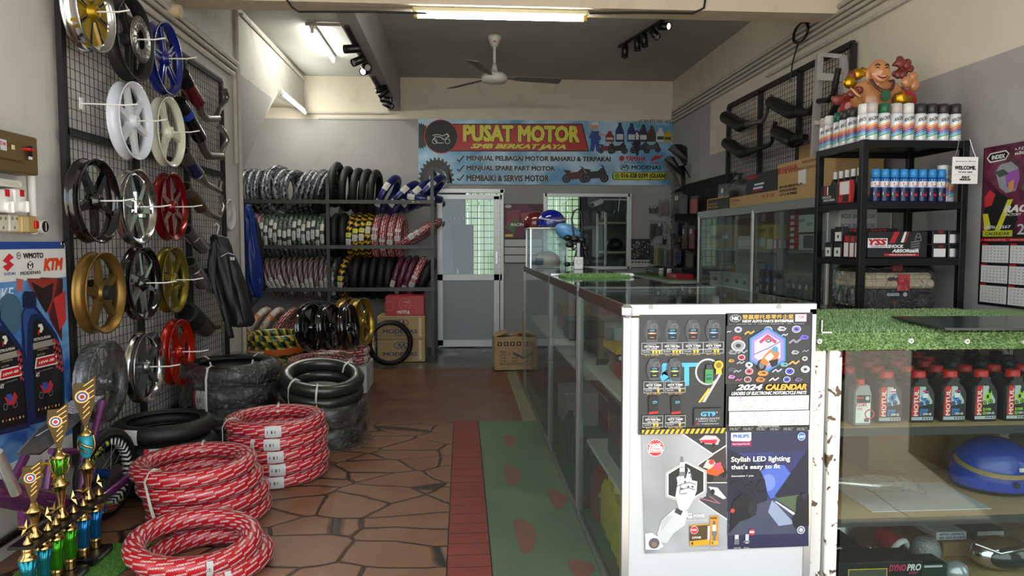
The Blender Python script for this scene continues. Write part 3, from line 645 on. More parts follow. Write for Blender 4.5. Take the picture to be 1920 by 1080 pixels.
def oilb(dx, dy, grade, body, name):
    q = lambda L: [(x_+dx, y_+dy) for x_, y_ in L]
    s.new(); s.poly(q([(41, 552), (45, 546), (62, 547), (66, 553), (67, 574), (41, 577)]), mat('15203f', .3)); s.done('bottle_cap_print', 'navy cap print')
    s.new(); s.poly(q([(39, 590), (44, 577), (66, 574), (84, 598), (104, 625), (115, 655), (119, 710), (120, 780), (54, 797), (50, 780), (41, 690)]), body); s.poly(q([(41, 590), (46, 579), (62, 578), (70, 588), (56, 590), (50, 610), (48, 680)]), mat('2c4a86', .3)); s.done('bottle_print', 'navy oil bottle print')
    s.new(); s.poly(q([(60, 606), (66, 598), (80, 606), (98, 628), (112, 660), (116, 700), (116, 770), (66, 784), (60, 700)]), INK)
    s.poly(q([(70, 608), (77, 607), (80, 616), (76, 624), (72, 623), (74, 614), (70, 613)]), PAPER); s.poly(q([(70, 618), (73, 618), (72, 628), (69, 626)]), RED)
    s.text('PETROLPENN', 62+dx, 628+dy, 93+dx, 640+dy, PAPER, .02, 0, True, None, 0, .0)
    s.rect(60+dx, 644+dy, 102+dx, 645.5+dy, mat('8c8a80')); s.text('TOURING', 68+dx, 651+dy, 89+dx, 658+dy, mat('b79c6a'), .01); s.text('RS150', 68+dx, 661+dy, 82+dx, 668+dy, mat('b79c6a'), .01)
    s.poly(q([(66, 671), (104, 662), (106, 682), (63, 692)]), PAPER); s.poly(q([(68, 673), (102, 665), (104, 680), (66, 689)]), RED); s.text(grade, 71+dx, 671+dy, 100+dx, 683+dy, PAPER, .04)
    s.text('FULLY SYNTHETIC', 65+dx, 692+dy, 98+dx, 696+dy, mat('b8b8b8')); s.text('4T', 65+dx, 698+dy, 73+dx, 708+dy, PAPER, .04)
    for i in range(5):
        for j in range(3): s.poly(q([(96+j*5+i*1.5, 636+i*12+j*3), (100+j*5+i*1.5, 634+i*12+j*3), (101+j*5+i*1.5, 641+i*12+j*3), (97+j*5+i*1.5, 643+i*12+j*3)]), mat('a33038'))
    s.disc(75+dx, 741+dy, 7, mat('6b6b6b')); s.disc(93+dx, 736+dy, 7, mat('6b6b6b')); s.disc(75+dx, 741+dy, 5, INK); s.disc(93+dx, 736+dy, 5, INK); s.poly(q([(72, 722), (86, 724), (92, 712), (98, 722), (92, 736), (80, 738)]), mat('b02c38')); s.poly(q([(76, 718), (86, 716), (88, 728), (80, 730)]), mat('2f4fa0'))
    for i in range(7): s.disc(70+i*6.4+dx, 768-i*1.5+dy, 2.4, [mat('c9a94a'), RED, PAPER][i % 3])
    s.done('bottle_label_print', 'black label print')
oilb(-66, 22, '10W-40', NAV, 'a'); oilb(0, 0, '10W-30', NAV, 'b')
b = MB(); b.lathe([(.008, 0), (.016, 0), (.016, .003), (.008, .003)], CHROME, 16, frame(AX(117, 457, X+.001), (0, 1, 0), (1, 0, 0)), True); b.build('eyelet', t)
b = MB(); b.tube([AX(117, 457, X+.004), AX(128, 446, X), AX(170, 447, X-.02)], .003, BLACK, 5); b.build('tie_string', t)
# ================================================================== tyres
ORD = ['leftmost', 'second', 'third', 'fourth', 'fifth', 'sixth', 'seventh', 'eighth', 'ninth', 'tenth', 'eleventh', 'twelfth', 'thirteenth', 'fourteenth', 'fifteenth', 'sixteenth']
def nth(i, what, where, n=None):
    if i == 0: return 'leftmost %s %s' % (what, where)
    if n and i == n-1: return 'rightmost %s %s' % (what, where)
    return '%s %s from the left %s' % (ORD[i], what, where)
def bare_prof(R, w, r):
    h = [(R, 0), (R-.004, .2*w), (R-.016, .36*w), (R-.034, .47*w), (R-.052, .5*w), (r+.03, .45*w), (r+.008, .40*w), (r, .34*w), (r+.006, .28*w), (R-.05, .38*w), (R-.024, .24*w), (R-.016, 0)]
    return h[::-1][:-1] + [(a, -z) for a, z in h][:-1]
def wrap_prof(R, w, r, n=14):
    c = (R+r)/2; a = (R-r)/2
    return [(c+a*math.copysign(abs(math.cos(2*PI*i/n))**.85, math.cos(2*PI*i/n)), w/2*math.copysign(abs(math.sin(2*PI*i/n))**.85, math.sin(2*PI*i/n))) for i in range(n)]
def uvmat(name, fn, rough=.35, metal=0., coat=.3):
    m, n, l, b = nodes_mat(name); uv = n.new('ShaderNodeUVMap').outputs[0]; s = n.new('ShaderNodeSeparateXYZ'); l.new(uv, s.inputs[0])
    def mth(op, a, c=None):
        q = n.new('ShaderNodeMath'); q.operation = op
        for k, v in ((0, a), (1, c)):
            if v is None: continue
            if hasattr(v, 'links'): l.new(v, q.inputs[k])
            else: q.inputs[k].default_value = v
        return q.outputs[0]
    tc = n.new('ShaderNodeTexCoord').outputs['Object']
    c = fn(n, l, s.outputs[0], s.outputs[1], mth, tc); l.new(c, b.inputs['Base Color'])
    b.inputs['Roughness'].default_value = rough; b.inputs['Metallic'].default_value = metal; b.inputs['Coat Weight'].default_value = coat
    return m
def stripes(name, c1, c2, n_=24, ratio=.5, slant=2., c3=None, **k):
    def fn(n, l, u, v, mth, tc):
        f = mth('FRACT', mth('ADD', mth('MULTIPLY', u, n_), mth('MULTIPLY', v, slant)))
        c = mixc(n, l, mth('LESS_THAN', f, ratio), c1, c2)
        if c3: c = mixc(n, l, mth('MULTIPLY', mth('GREATER_THAN', f, ratio+.06), mth('LESS_THAN', f, ratio+.3)), c, c3)
        return c
    return uvmat(name, fn, **k)
def glitter(name, c1, c2, c3, sc_=26, **k):
    def fn(n, l, u, v, mth, tc):
        f = noise(n, l, tc, sc_, 4, 1.5); g = noise(n, l, tc, sc_*.6, 3, 2.)
        return mixc(n, l, ramp(n, l, g, .52, .6), mixc(n, l, ramp(n, l, f, .42, .58), c1, c2), c3)
    return uvmat(name, fn, **k)
def dashes(name):
    def fn(n, l, u, v, mth, tc):
        row = mth('MULTIPLY', v, 11.); k_ = mth('FLOOR', row); f = mth('FRACT', row)
        uu = mth('ADD', mth('MULTIPLY', u, 19.), mth('ADD', mth('MULTIPLY', k_, .47), mth('MULTIPLY', f, .16)))
        w = mth('MULTIPLY', mth('LESS_THAN', mth('FRACT', uu), .8), mth('MULTIPLY', mth('GREATER_THAN', f, .3), mth('LESS_THAN', f, .78)))
        return mixc(n, l, w, '9a1218', 'c9bcb8')
    return uvmat(name, fn, rough=.3)
REDW = mat('b0121c', .35, 0, .08, 6, 0, .25); DASH = dashes('red_wrap_white_dashes')
YBM = stripes('black_yellow_wrap', '141414', 'd0a21c', 22, .42, 1.3); GRN = glitter('green_silver_wrap', '15281e', '7e8a80', '0c1410'); PNK = glitter('pink_wrap', 'b8677a', 'e3b9c0', '7d2f45', 30)
CHW = glitter('silver_black_wrap', '0a0a0d', '8f929a', '1c1e24', 30, metal=.3); BLW = glitter('blue_wrap', '10184e', '1c2c80', '0a0d24', 20); PKG = stripes('pink_green_wrap', '26342a', 'b07a86', 14, .38, 5., '7e8a80'); PUR = glitter('plum_wrap', '4a1c34', '7a3a58', '22101a')
YGW = stripes('yellow_green_black_wrap', '16211a', 'd8b23a', 16, .35, 1.6, '3f7a45'); WHO = glitter('white_orange_wrap', 'd9d6cf', 'b9b4aa', 'c8722c', 12)
STK = mat('c2c0ba', .5); SRED = mat('b82028', .5); SGRY = mat('55575a', .5); SYEL = mat('c9c04a', .5)
def sticker(par, R, w, a, da, extra=SGRY, base=STK, prof=None, name='sticker', bars=3):
    b = MB(); pr = [(R-.0055, -.42*w), (R+.0012, -.22*w), (R+.003, 0), (R+.0012, .22*w), (R-.0055, .42*w)] if prof is None else prof
    b.lathe(pr, base, 5, None, False, True, da, a-da/2)
    p2 = [(r+.0006, z*.6) for r, z in pr]
    for i in range(bars): b.lathe(p2, extra, 1, None, False, True, da*(.05+.06*(i % 2)), a-da*.36+da*.22*i)
    b.build(name, par)
def tyre(label, M, kind, R=.285, w=.085, r=None, m=None, group=None, stick=None, seg=48, name='tyre'):
    t = thing(name, label, 'tyre', M=M, group=group); b = MB()
    if kind == 'bare': b.lathe(bare_prof(R, w, r or R-.085), m or RUBBER, seg, None, True)
    else: b.lathe(wrap_prof(R, w, r or R-.088, 12 if seg < 40 else 18), m, seg, None, True)
    b.build('tyre_body' if kind == 'bare' else 'wrapped_body', t)
    if stick:
        for a, da, ex, ba in stick: sticker(t, R, w, a, da, ex, ba)
    return t
def axisM(c, ax, fr=(0, -1, 0)):
    z = Vector(ax).normalized(); x = Vector(fr); x = x-z*x.dot(z); return frame(c, x, z)
# ------------------------------------------------------------------ red champion rings, real lettering on the wrap
def champion(R, w, r, seed):
    rd = random.Random(seed); b = MB(); c = (R+r)/2; a = (R-r)/2
    b.lathe(wrap_prof(R, w, r, 20), REDW, 72, None, True); WT = mat('e6dedb', .5)
    vs, fs, tw, th = text_geo('CHAMPION', .018, .35, 1); rows = 12; wl_, hh = .064, .0092
    for k in range(rows):
        nw = int(2*PI*c/(wl_*1.12))
        for j in range(nw):
            u0 = (j+.47*k % 1)*2*PI/nw+rd.uniform(-.01, .01); flip = 1
            o = []
            for x, y, q_ in vs:
                u = u0+x/tw*wl_/c; p = 2*PI*(k+.2)/rows+(y/th*hh+x/tw*.012)/((a+w/2)/2)
                cp, sp = math.cos(p), math.sin(p); e = 1.02+q_*340
                o.append(((c+a*e*math.copysign(abs(cp)**.85, cp))*math.cos(u), (c+a*e*math.copysign(abs(cp)**.85, cp))*math.sin(u), w/2*e*math.copysign(abs(sp)**.85, sp)))
            b.add(o, fs, WT)
    return b
RB = champion(.30, .078, .205, 1).build('wrapped_body')
def red_ring(label, c, ax, R, group, stick=None, spin=0.):
    k = R/.30; t = thing('red_wrapped_tyre', label, 'tyre', M=axisM(c, ax) @ RZ(spin), group=group)
    o = RB.copy(); sc.collection.objects.link(o); o.parent = t; o.scale = (k, k, 1); o.name = 'wrapped_body'
    if stick:
        for a, da in stick: sticker(t, R+.002, .078, a-spin, da, SGRY)
    return t
LV = ['bottom', 'second from bottom', 'third from bottom', 'fourth from bottom', 'top']
STRAP = mat('c9c6b8', .45)
def strap(name, label, pts, grp=None, w=.014):
    """flat packing strap through the given places"""
    b = MB()
    pts = [Vector(p) for p in pts]; ctr = sum(pts, Vector())/len(pts); vs = []
    for i, p in enumerate(pts):
        t_ = (pts[min(i+1, len(pts)-1)]-pts[max(i-1, 0)]).normalized(); n_ = (p-Vector((ctr.x, ctr.y, p.z))); s_ = t_.cross(n_); s_ = s_.normalized() if s_.length > 1e-5 else Vector((1, 0, 0))
        nn = s_.cross(t_).normalized()*.0012
        vs += [p-s_*w/2+nn, p+s_*w/2+nn, p+s_*w/2-nn, p-s_*w/2-nn]
    fs = []
    for i in range(len(pts)-1):
        for k in range(4): fs.append([4*i+k, 4*i+(k+1) % 4, 4*i+4+(k+1) % 4, 4*i+4+k])
    b.add(vs, fs, STRAP); return b
def ring_strap(c0, c1, R, r, ang, label, dz=.042):
    """strap around the section of a stack of rings, c0 bottom centre, c1 top centre, at compass angle ang"""
    d = Vector((math.cos(ang), math.sin(ang), 0)); e = .004
    z0, z1 = Vector((0, 0, -dz)), Vector((0, 0, dz+e))
    pts = [c1+d*(r-.006), c1+d*(r+.02)+z1*.8, c1+d*((R+r)/2)+z1, c1+d*(R-.02)+z1*.85, c1+d*(R+e), c0*.5+c1*.5+d*(R+e*2), c0+d*(R+e)]
    return strap('packing_strap', label, pts)
G1 = 'red and white wrapped tyres in the front piles'
cA = AY(378, 925, 3.70); cA.z = .04
topA = None
offs = [(.035, .02), (.03, .01), (.0, .0), (-.03, 0)]
for i in range(4):
    c = Vector((cA.x+offs[i][0], cA.y+offs[i][1], .041+.079*i)); topA = c
    red_ring(LV[i if i < 3 else 4] + ' red wrapped tyre of the tall pile at the front left', c, (.0, 0, 1), .30, G1, None, i*.7)
for k, (a, nm) in enumerate(((-1.98, 'grey strap down the front of the tall front left pile of red tyres'), (-1.45, 'grey strap over the inner rim of the tall front left pile of red tyres'))):
    b = ring_strap(Vector((cA.x+.02, cA.y+.01, .041)), topA, .31, .208, a if k == 0 else 1.75, nm); solo(b, 'packing_strap', nm, 'strap', group='grey packing straps')
cF = AZ(368, 1050, .04)
red_ring('bottom red wrapped tyre of the low pile nearest the camera', Vector((cF.x+.035, cF.y+.03, .041)), (.0, 0, 1), .275, G1, ((.62, .09),), .3)
red_ring('top red wrapped tyre of the low pile nearest the camera', Vector((cF.x-.005, cF.y, .125)), (.06, -.06, 1), .275, G1, ((.55, .09),), 1.1)
cB = AY(522, 878, 4.36)
for i in range(5):
    red_ring(LV[i] + ' red wrapped tyre of the pile right behind the tall one', Vector((cB.x+[0, .01, .0, .005, -.01][i], cB.y, .041+.0735*i)), (0, 0, 1), .293, G1, (((.2, .3),) if i != 3 else ((.12, .3), (-.25, .08))), i*.9)
for a, nm in ((-2.6, 'grey strap on the left edge of the second red tyre pile'), (1.75, 'grey strap over the back rim of the second red tyre pile')):
    solo(ring_strap(Vector((cB.x, cB.y, .041)), Vector((cB.x-.01, cB.y, .335)), .303, .2, a, nm), 'packing_strap', nm, 'strap', group='grey packing straps')
# bare black stack
cC = AY(316, 790, 4.30); cC.x, cC.y = -1.705, 4.18
for i in range(4):
    tyre(LV[i if i < 3 else 4] + ' bare black tyre of the pile beside the purple frame', Vector((0, 0, 0)) and None or axisM((cC.x+[.01, 0, .015, 0][i], cC.y, .05+.102*i), (0, 0, 1)), 'bare', .27, .098, .19, group='bare black tyres in a pile', stick=(((-.28 if i == 3 else .2), .32, SGRY, STK), ((-.46 if i == 3 else .0), .1, SRED, SRED)) if i >= 2 else None)
# film-wrapped stacks
cD = AY(437, 735, 5.1)
for i in range(4):
    tyre(LV[i if i < 3 else 4] + ' black tyre of the film wrapped pile left of centre', axisM((cD.x+[.0, .005, 0, -.004][i], cD.y, .074+.146*i), (0, 0, 1)), 'bare', .322, .143, .215, group='black tyres in the film wrapped pile', stick=((-.35, .28, SGRY, STK), (-.52, .06, SRED, SRED)) if i in (1, 2) else None)
def film_drum(c, R, z0, z1, seed, label, lip=.06, bulge=.012, skirt=0.):
    rd = random.Random(seed); b = MB(); n = 56; rows = 12; vs = []
    for j in range(rows+1):
        f = j/rows
        for i in range(n):
            a = 2*PI*i/n; k = bulge*(.5+.5*math.sin(5*a+j*1.1+seed))+rd.uniform(0, bulge*.7)
            r = R+k
            if j == rows: r = R-lip*(.6+.6*rd.random())
            if j == 0 and skirt: r = R+skirt*(.5+.7*rd.random())
            vs.append((c[0]+r*math.cos(a), c[1]+r*math.sin(a), z0+(z1-z0)*f+(.01*math.sin(3*a+seed) if j == rows else 0)))
    b.add(vs, [[j*n+i, j*n+(i+1) % n, (j+1)*n+(i+1) % n, (j+1)*n+i] for j in range(rows) for i in range(n)], FILM, True)
    return solo(b, 'plastic_wrap', label, 'plastic wrap')
film_drum(cD, .332, .1, .59, 3, 'crumpled clear film around the black tyre pile left of centre')
for a, nm in ((-1.75, 'grey strap down the front of the film wrapped black pile'), (2.6, 'grey strap at the left back of the film wrapped black pile'), (1.2, 'grey strap at the right back of the film wrapped black pile')):
    solo(ring_strap(Vector((cD.x, cD.y, .2)), Vector((cD.x, cD.y, .512)), .345, .215, a, nm, .074), 'packing_strap', nm, 'strap', group='grey packing straps')
cE = AY(606, 800, 5.08)
OLV = mat('23231f', .35, 0, .15, 12, 0, .4)
for i in range(2): tyre(['bottom', 'second'][i] + ' shrink wrapped tyre of the leaning black pile', axisM((cE.x+.02, cE.y, .075+.15*i), (0, 0, 1)), 'wrap', .285, .148, .19, m=OLV, group='shrink wrapped tyres in the leaning pile')
for i in range(2):
    q = Vector((cE.x-.0+i*.002, cE.y-.005, .375+.085*i)); tyre(['third', 'topmost'][i] + ' shrink wrapped tyre of the leaning black pile', axisM(q, (.10, -.22, 1)), 'wrap', .285+.004*i, .085, .195, m=OLV, group='shrink wrapped tyres in the leaning pile')
film_drum((cE.x+.02, cE.y), .292, .004, .31, 8, 'clear film skirt around the foot of the leaning black tyre pile', 0, .008, .05)
for a, nm in ((-1.5, 'white strap down the front of the leaning black pile'), (-2.2, 'white strap on the left of the leaning black pile'), (.9, 'white strap over the back rim of the leaning black pile')):
    d = Vector((math.cos(a), math.sin(a), 0)); ax = Vector((.10, -.22, 1)).normalized(); d = (d-ax*d.dot(ax)).normalized(); c1 = Vector((cE.x, cE.y-.005, .462))
    solo(strap('s', nm, [c1+d*.185-ax*.02, c1+d*.2+ax*.03, c1+d*.24+ax*.052, c1+d*.275+ax*.036, c1+d*.296, c1+d*.297-ax*.07, Vector((cE.x+.02, cE.y, .22))+Vector((d.x, d.y, 0)).normalized()*.302, Vector((cE.x+.02, cE.y, .08))+Vector((d.x, d.y, 0)).normalized()*.302]), 'packing_strap', nm, 'strap', group='grey packing straps')
# yellow / green wrapped piles further back
cG = AY(517, 690, 7.1); ORG = mat('c8642a', .35)
for i in range(5):
    t = tyre(LV[i] + ' yellow and green wrapped tyre of the tall pile below the jackets', axisM((cG.x, cG.y, .06+.105*i), (.02*(-1)**i, -.03, 1)), 'wrap', .285, .1, .2, m=YGW, group='yellow and green wrapped tyres')
    if i in (1, 3):
        b = MB(); b.lathe([(.288, -.03), (.2895, 0), (.288, .03)], ORG, 40); b.lathe([(.2905, .0), (.2905, .018)], PAPER, 30, None, False, True, .9, 1.0-2.0); b.build('orange_band', t, None); 
cG2 = Vector((-1.78, 6.42, 0))
for i in range(3): tyre(LV[i if i < 2 else 4] + ' yellow green tyre of the low pile behind the leaning black one', axisM((cG2.x, cG2.y, .055+.1*i), (0, 0, 1)), 'wrap', .28, .098, .2, m=YGW, group='yellow and green wrapped tyres')
# red rings on grey boxes with rims standing on them
BOXG = mat('b9b8b6', .6, 0, .05, 5)
def carton(label, c, d, m, rz=0., name='carton', group=None):
    t = thing(name, label, 'box', (c[0], c[1], c[2]-d[2]/2), rz, group); b = MB(); b.box((0, 0, d[2]/2), d, m, None, .003); b.build('carton_body', t); return t
K1 = AZ(650, 715, 0); K1 = Vector((-1.18, 6.95, 0)); K2 = Vector((-1.23, 6.35, 0))
for q, nm in ((K1, 'back'), (K2, 'front')):
    t = carton('%s grey carton under the red tyres in front of the tyre rack' % nm, (q.x+.02, q.y, .125), (.54, .5, .25), BOXG)
    b = MB(); b.box((.2715, 0, .13), (.001, .03, .2), PAPER); b.box((.2715, .12, .14), (.0012, .12, .08), STK); b.build('tape', t)
    for i in range(2):
        tyre('%s red dashed tyre of the %s pair on the grey cartons' % (['lower', 'upper'][i], nm), axisM((q.x, q.y, .25+.04+.078*i), (0, 0, 1), (.9, -.5, 0)), 'wrap', .29, .077, .2, m=DASH, group='red wrapped tyres on the grey cartons', stick=((.1, .22, SGRY, STK),))
RIMB = BLKG; GLD = mat('a98c3c', .3, .8, .05)
for i, (px, py, y, lab) in enumerate(((584, 648, 6.3, 'left'), (620, 643, 6.34, 'middle'), (655, 646, 6.3, 'right'))):
    c = AY(px, py, y); c.z = .46+.206
    wheel('%s of three gloss black wheels standing on the red tyres' % lab, axisM(c, (1, -.32+.1*i, .12)), .205, .075, RIMB, 'three' if i == 2 else 'five', None, .4+i, None, 'wheels standing on the red tyres')
for i, (px, y) in enumerate(((652, 6.8), (677, 6.83))):
    c = AY(px, 628, y); c.z = .42+.235
    wheel('%s of two satin gold wheels standing behind the black ones' % ['left', 'right'][i], axisM(c, (1, -.3, .08)), .225, .085, GLD, 'box' if i else 'five', None, .5, None, 'wheels standing on the red tyres')
# dark heap with a big tyre lying tilted on top, more small tyres behind
cL = AY(600, 600, 7.75)
for i, z in enumerate((.06, .18, .30, .42)): tyre(LV[i] + ' black tyre of the heap under the tilted ring by the rack', axisM((cL.x+.02*(i % 2), cL.y+.05, z), (0, 0, 1)), 'bare', .28, .115, .2, group='black tyres in the heap by the rack')
tyre('black tyre lying tilted on top of the heap before the rack', axisM((cL.x, cL.y, .62), (.18, -.52, 1)), 'bare', .262, .085, .19, stick=((.75, .3, SGRY, STK),))
for i, (px, py, ln, m, lb) in enumerate(((498, 585, -.5, WHO, 'white and orange wrapped tyre leaning leftmost behind the yellow pile'), (520, 585, -.55, WHO, 'white and orange wrapped tyre leaning second behind the yellow pile'), (545, 580, -.6, DASH, 'red dashed tyre leaning behind the tilted black tyre'), (652, 588, .05, BLW, 'dark blue wrapped tyre upright under the rack, right of the tilted black tyre'), (667, 590, .08, BLW, 'blue wrapped tyre with yellow label under the rack, beside the white one'), (683, 592, .25, WHO, 'white and orange wrapped tyre leaning under the rack near the red box'))):
    c = AY(px, py, 8.45); tyre(lb, axisM((c.x-(.1 if i < 3 else 0), 8.45+.02*i, .30 if i > 2 else .40), (1, -.1, ln)), 'wrap', .285, .08, .2, m=m, seg=36, group='wrapped tyres on the floor under the rack', stick=((.9, .3, SRED if i < 3 else SYEL, STK),))
tyre('thin black tyre leaning upright against the two brown boxes', axisM((AY(731, 640, 8.18).x, 8.2, .262), (.22, -1, .12), (0, 0, 1)), 'bare', .262, .07, .205, stick=((-1.9, .3, SGRY, STK),))
# boxes
BX = [AY(708, 676, 8.42).x, AY(797, 676, 8.42).x]; CBT = mat('ab9068', .75, 0, .06, 5); NAVY = mat('1c3560', .5)
def printed_box(label, x0, x1, y, dpt, z0, z1, m, rows, name='carton', tape=True, group=None):
    t = carton(label, ((x0+x1)/2, y+dpt/2, (z0+z1)/2), (x1-x0, dpt, z1-z0), m, 0, name, group)
    s = Sheet(Vector((-(x1-x0)/2, -dpt/2-.0004, z1-z0)), Vector((x1-x0, 0, 0)), Vector((0, 0, -(z1-z0))), t)
    for r in rows:
        s.new(); r(s, x1-x0, z1-z0)
    return t, s
def logoM(s, w, h, cx=.5, cy=.28, r=.13):
    s.disc(cx*w, cy*h, .1*w*1.6, NAVY, False, .17*h, 30); s.disc(cx*w, cy*h, .1*w*1.45, CBT, False, .145*h, 30)
    for a, e in ((-.09, -.03), (.0, .06)): s.poly([((cx+a)*w, (cy+.1)*h), ((cx+a+.045)*w, (cy-.12)*h), ((cx+a+.06)*w, (cy-.12)*h), ((cx+a+.1)*w, (cy+.1)*h), ((cx+a+.075)*w, (cy+.1)*h), ((cx+a+.05)*w, (cy-.03)*h), ((cx+a+.022)*w, (cy+.1)*h)], NAVY, False)
    s.done('logo_print', 'navy peaks logo')
for i in range(2):
    z0, z1 = (.005, .27) if i == 0 else (.272, .54)
    t, s = printed_box('%s brown carton of the two with navy maker lettering behind the leaning tyre' % ['lower', 'upper'][i], BX[0], BX[1], 8.42, .46, z0, z1, CBT, [logoM], group=None)
    w, h = BX[1]-BX[0], z1-z0
    s.new().text('MODENAS', .12*w, .56*h, .84*w, .74*h, NAVY, .03, 0, False); s.done('lettering', 'navy lettering')
    if i: s.new().text('GENUINE PARTS', .36*w, .8*h, .62*w, .86*h, NAVY, .01, 0, False); s.done('small_lettering')
    s.new().rect(.87*w, .04*h, .93*w, .9*h, mat('cbb98f', .15), False); s.done('tape')
ML = mat('a81c24', .4, 0, .05, 4)
x0, x1 = AY(723, 593, 8.5).x, AY(795, 593, 8.5).x
t, s = printed_box('red oil carton with white lettering on top of the brown boxes', x0, x1, 8.5, .34, .542, .77, ML, [])
w, h = x1-x0, .228; s.new().text('MOTUL', .3*w, .74*h, .64*w, .9*h, PAPER, .05, .2, False); s.done('lettering', 'white lettering')
LR = mat('d0606a', .5); s.new()
for a, e, r0 in ((.5, .42, .26), (.04, .5, .2), (.5, .42, .12)): s.disc(a*w+(.0 if a > .1 else .05*w), e*h, r0*h*1.2, LR, False, None, 30, .9)
for pts in ([(.3, .2), (.22, .2), (.22, .55), (.12, .55)], [(.6, .12), (.68, .5), (.8, .5), (.8, .9)], [(.36, .48), (.64, .48), (.64, .62), (.36, .62), (.36, .48)], [(.2, .7), (.3, .7)]): s.line([(a*w, e*h) for a, e in pts], .003, LR, False)
s.line([(.46*w, .3*h), (.6*w, .3*h), (.6*w, .38*h)], .005, PAPER, False); s.done('line_drawing', 'pale line drawing of an engine')
# ------------------------------------------------------------------ the tyre rack
FY, BYK = 8.86, 9.42
BZ = [AY(760, 542, FY).z, AY(760, 463, FY).z, AY(760, 379, FY).z]
xr, xm, xl = AY(811, 500, FY).x, AY(616, 480, FY).x, -2.72
g = thing('tyre_rack', 'long dark steel tyre rack with three levels against the rear left wall', 'rack', (0, 0, 0))
STL = mat('4a4a48', .5, .5, .12, 12)
for x, y, zt, nm in ((xr, FY, 2.3, 0), (xr+.02, BYK, 2.3, 0), (xm, FY, 2.17, 0), (xm+.06, BYK, 2.1, 0), (xl, FY, 1.9, 0), (xl, BYK, 1.9, 0)):
    b = MB(); b.bar((x, y, 0), (x, y, zt), .04, STL); b.build('post', g)
for z in BZ:
    for y in (FY-.03, BYK+.03): b = MB(); b.bar((xl-.02, y, z), (xr+.03, y, z), .035, STL, .045); b.build('rail', g)
    b = MB(); b.bar((xr, FY, z-.05), (xr, BYK, z-.05), .03, STL); b.build('end_rail', g)
b = MB(); b.bar((xr, FY, 2.28), (xr+.02, BYK, 2.28), .03, STL); b.build('end_rail', g)
b = MB(); b.bar((xl+.02, FY-.03, .45), (xl+.35, FY-.03, BZ[0]-.02), .03, STL); b.build('brace', g)
s = Sheet(Vector((AY(772, 376, FY-.05).x, FY-.049, BZ[2]+.012)), Vector((.11, 0, 0)), Vector((0, 0, -.024)), g).new(); s.rect(0, 0, .11, .024, INK, False); s.rect(.004, .004, .03, .02, SYEL, False); s.text('TYRES', .04, .007, .1, .018, STK, .02, 0, False); s.done('rail_label', 'small black rail label')
YC = (FY+BYK)/2; RY_ = .285; GAP = math.sqrt(RY_**2-.27**2)
protos = {}; rj = random.Random(21)
def rack_row(level, lst, where, R=RY_):
    z = BZ[level]+.045+GAP
    cnt = {}
    tot = {}
    for it in lst: tot[it[1]] = tot.get(it[1], 0)+1
    names = {'chw': 'silver and black wrapped tyre', 'blk': 'bare black tyre', 'blu': 'blue wrapped tyre', 'grn': 'green and silver wrapped tyre', 'pnk': 'pink wrapped tyre', 'yb': 'black and yellow banded tyre', 'red': 'red dashed tyre', 'pg': 'pink and green striped tyre', 'pur': 'plum wrapped tyre', 'chb': 'silver wrapped tyre'}
    spec = {'chw': ('wrap', CHW, .06, None), 'blk': ('bare', RUBBER, .095, None), 'blu': ('wrap', BLW, .09, ((.55, .35, SYEL, STK), (-.3, .35, SYEL, STK))), 'grn': ('wrap', GRN, .054, ((.15, .4, SGRY, STK), (-.35, .3, SYEL, STK))), 'pnk': ('wrap', PNK, .062, ((.0, .4, SRED, STK),)), 'yb': ('wrap', YBM, .075, ((.05, .3, SYEL, STK), (-.25, .2, SGRY, SYEL))), 'red': ('wrap', DASH, .085, ((.35, .22, SGRY, STK), (.0, .12, SGRY, STK))), 'pg': ('wrap', PKG, .052, ((.35, .5, SGRY, STK),)), 'pur': ('wrap', PUR, .068, ((.55, .3, SRED, STK),)), 'chb': ('wrap', CHW, .07, ((.5, .3, SGRY, STK),))}
    for px, k, lean, dz, yaw in lst:
        i = cnt.get(k, 0); cnt[k] = i+1; kd, m, w, st = spec[k]; what = names[k]
        lab = nth(i, what, where, tot[k]) if tot[k] > 1 else 'only %s %s' % (what, where)
        c = AY(px, 440, YC); lean += rj.uniform(-.012, .012); yaw += rj.uniform(-.01, .01); M = axisM((c.x, YC, z+dz), (math.cos(lean), -yaw, math.sin(lean))) @ RZ(rj.uniform(-.3, .3))
        gp = 'tyres ' + where
        if k not in protos: protos[k] = tyre(lab, M, kd, R, w, None, m, gp, st, 40)
        else: dup(protos[k], M, lab, gp)
rack_row(2, [(x, 'chw', .0, .0, .16) for x in (470, 483, 496, 510)] + [(530, 'chw', .12, .05, .62), (545, 'chw', .1, 0, .6), (560, 'chw', .0, -.01, .5), (574, 'chw', -.35, -.0, .2), (584, 'chw', -.35, 0, .2), (594, 'chw', -.35, 0, .2), (604, 'chw', -.35, 0, .2), (614, 'chw', -.35, -.01, .2)] + [(x, 'blk', -.1, d, .1) for x, d in ((606, .0), (632, .09), (652, .04), (672, .02), (688, .01), (704, 0))] + [(728, 'blu', -.5, -.04, .15), (757, 'blu', -.75, -.08, .15), (784, 'blu', -.8, -.05, .15), (806, 'blu', -.8, .01, .1)], 'on the top rack level')
rack_row(1, [(x, 'pnk', 0, 0, .05) for x in (486, 494)] + [(502+8.6*i, 'grn', .0, 0, .05) for i in range(14)] + [(632, 'blk', 0, 0, 0), (647, 'blk', 0, 0, 0)] + [(664+11.5*i, 'yb', -.06, 0, .1) for i in range(4)] + [(711+14*i, 'red', -.08, 0, .1) for i in range(4)] + [(778, 'red', -1.0, -.02, .1), (795, 'red', -1.0, .05, .1)], 'on the middle rack level')
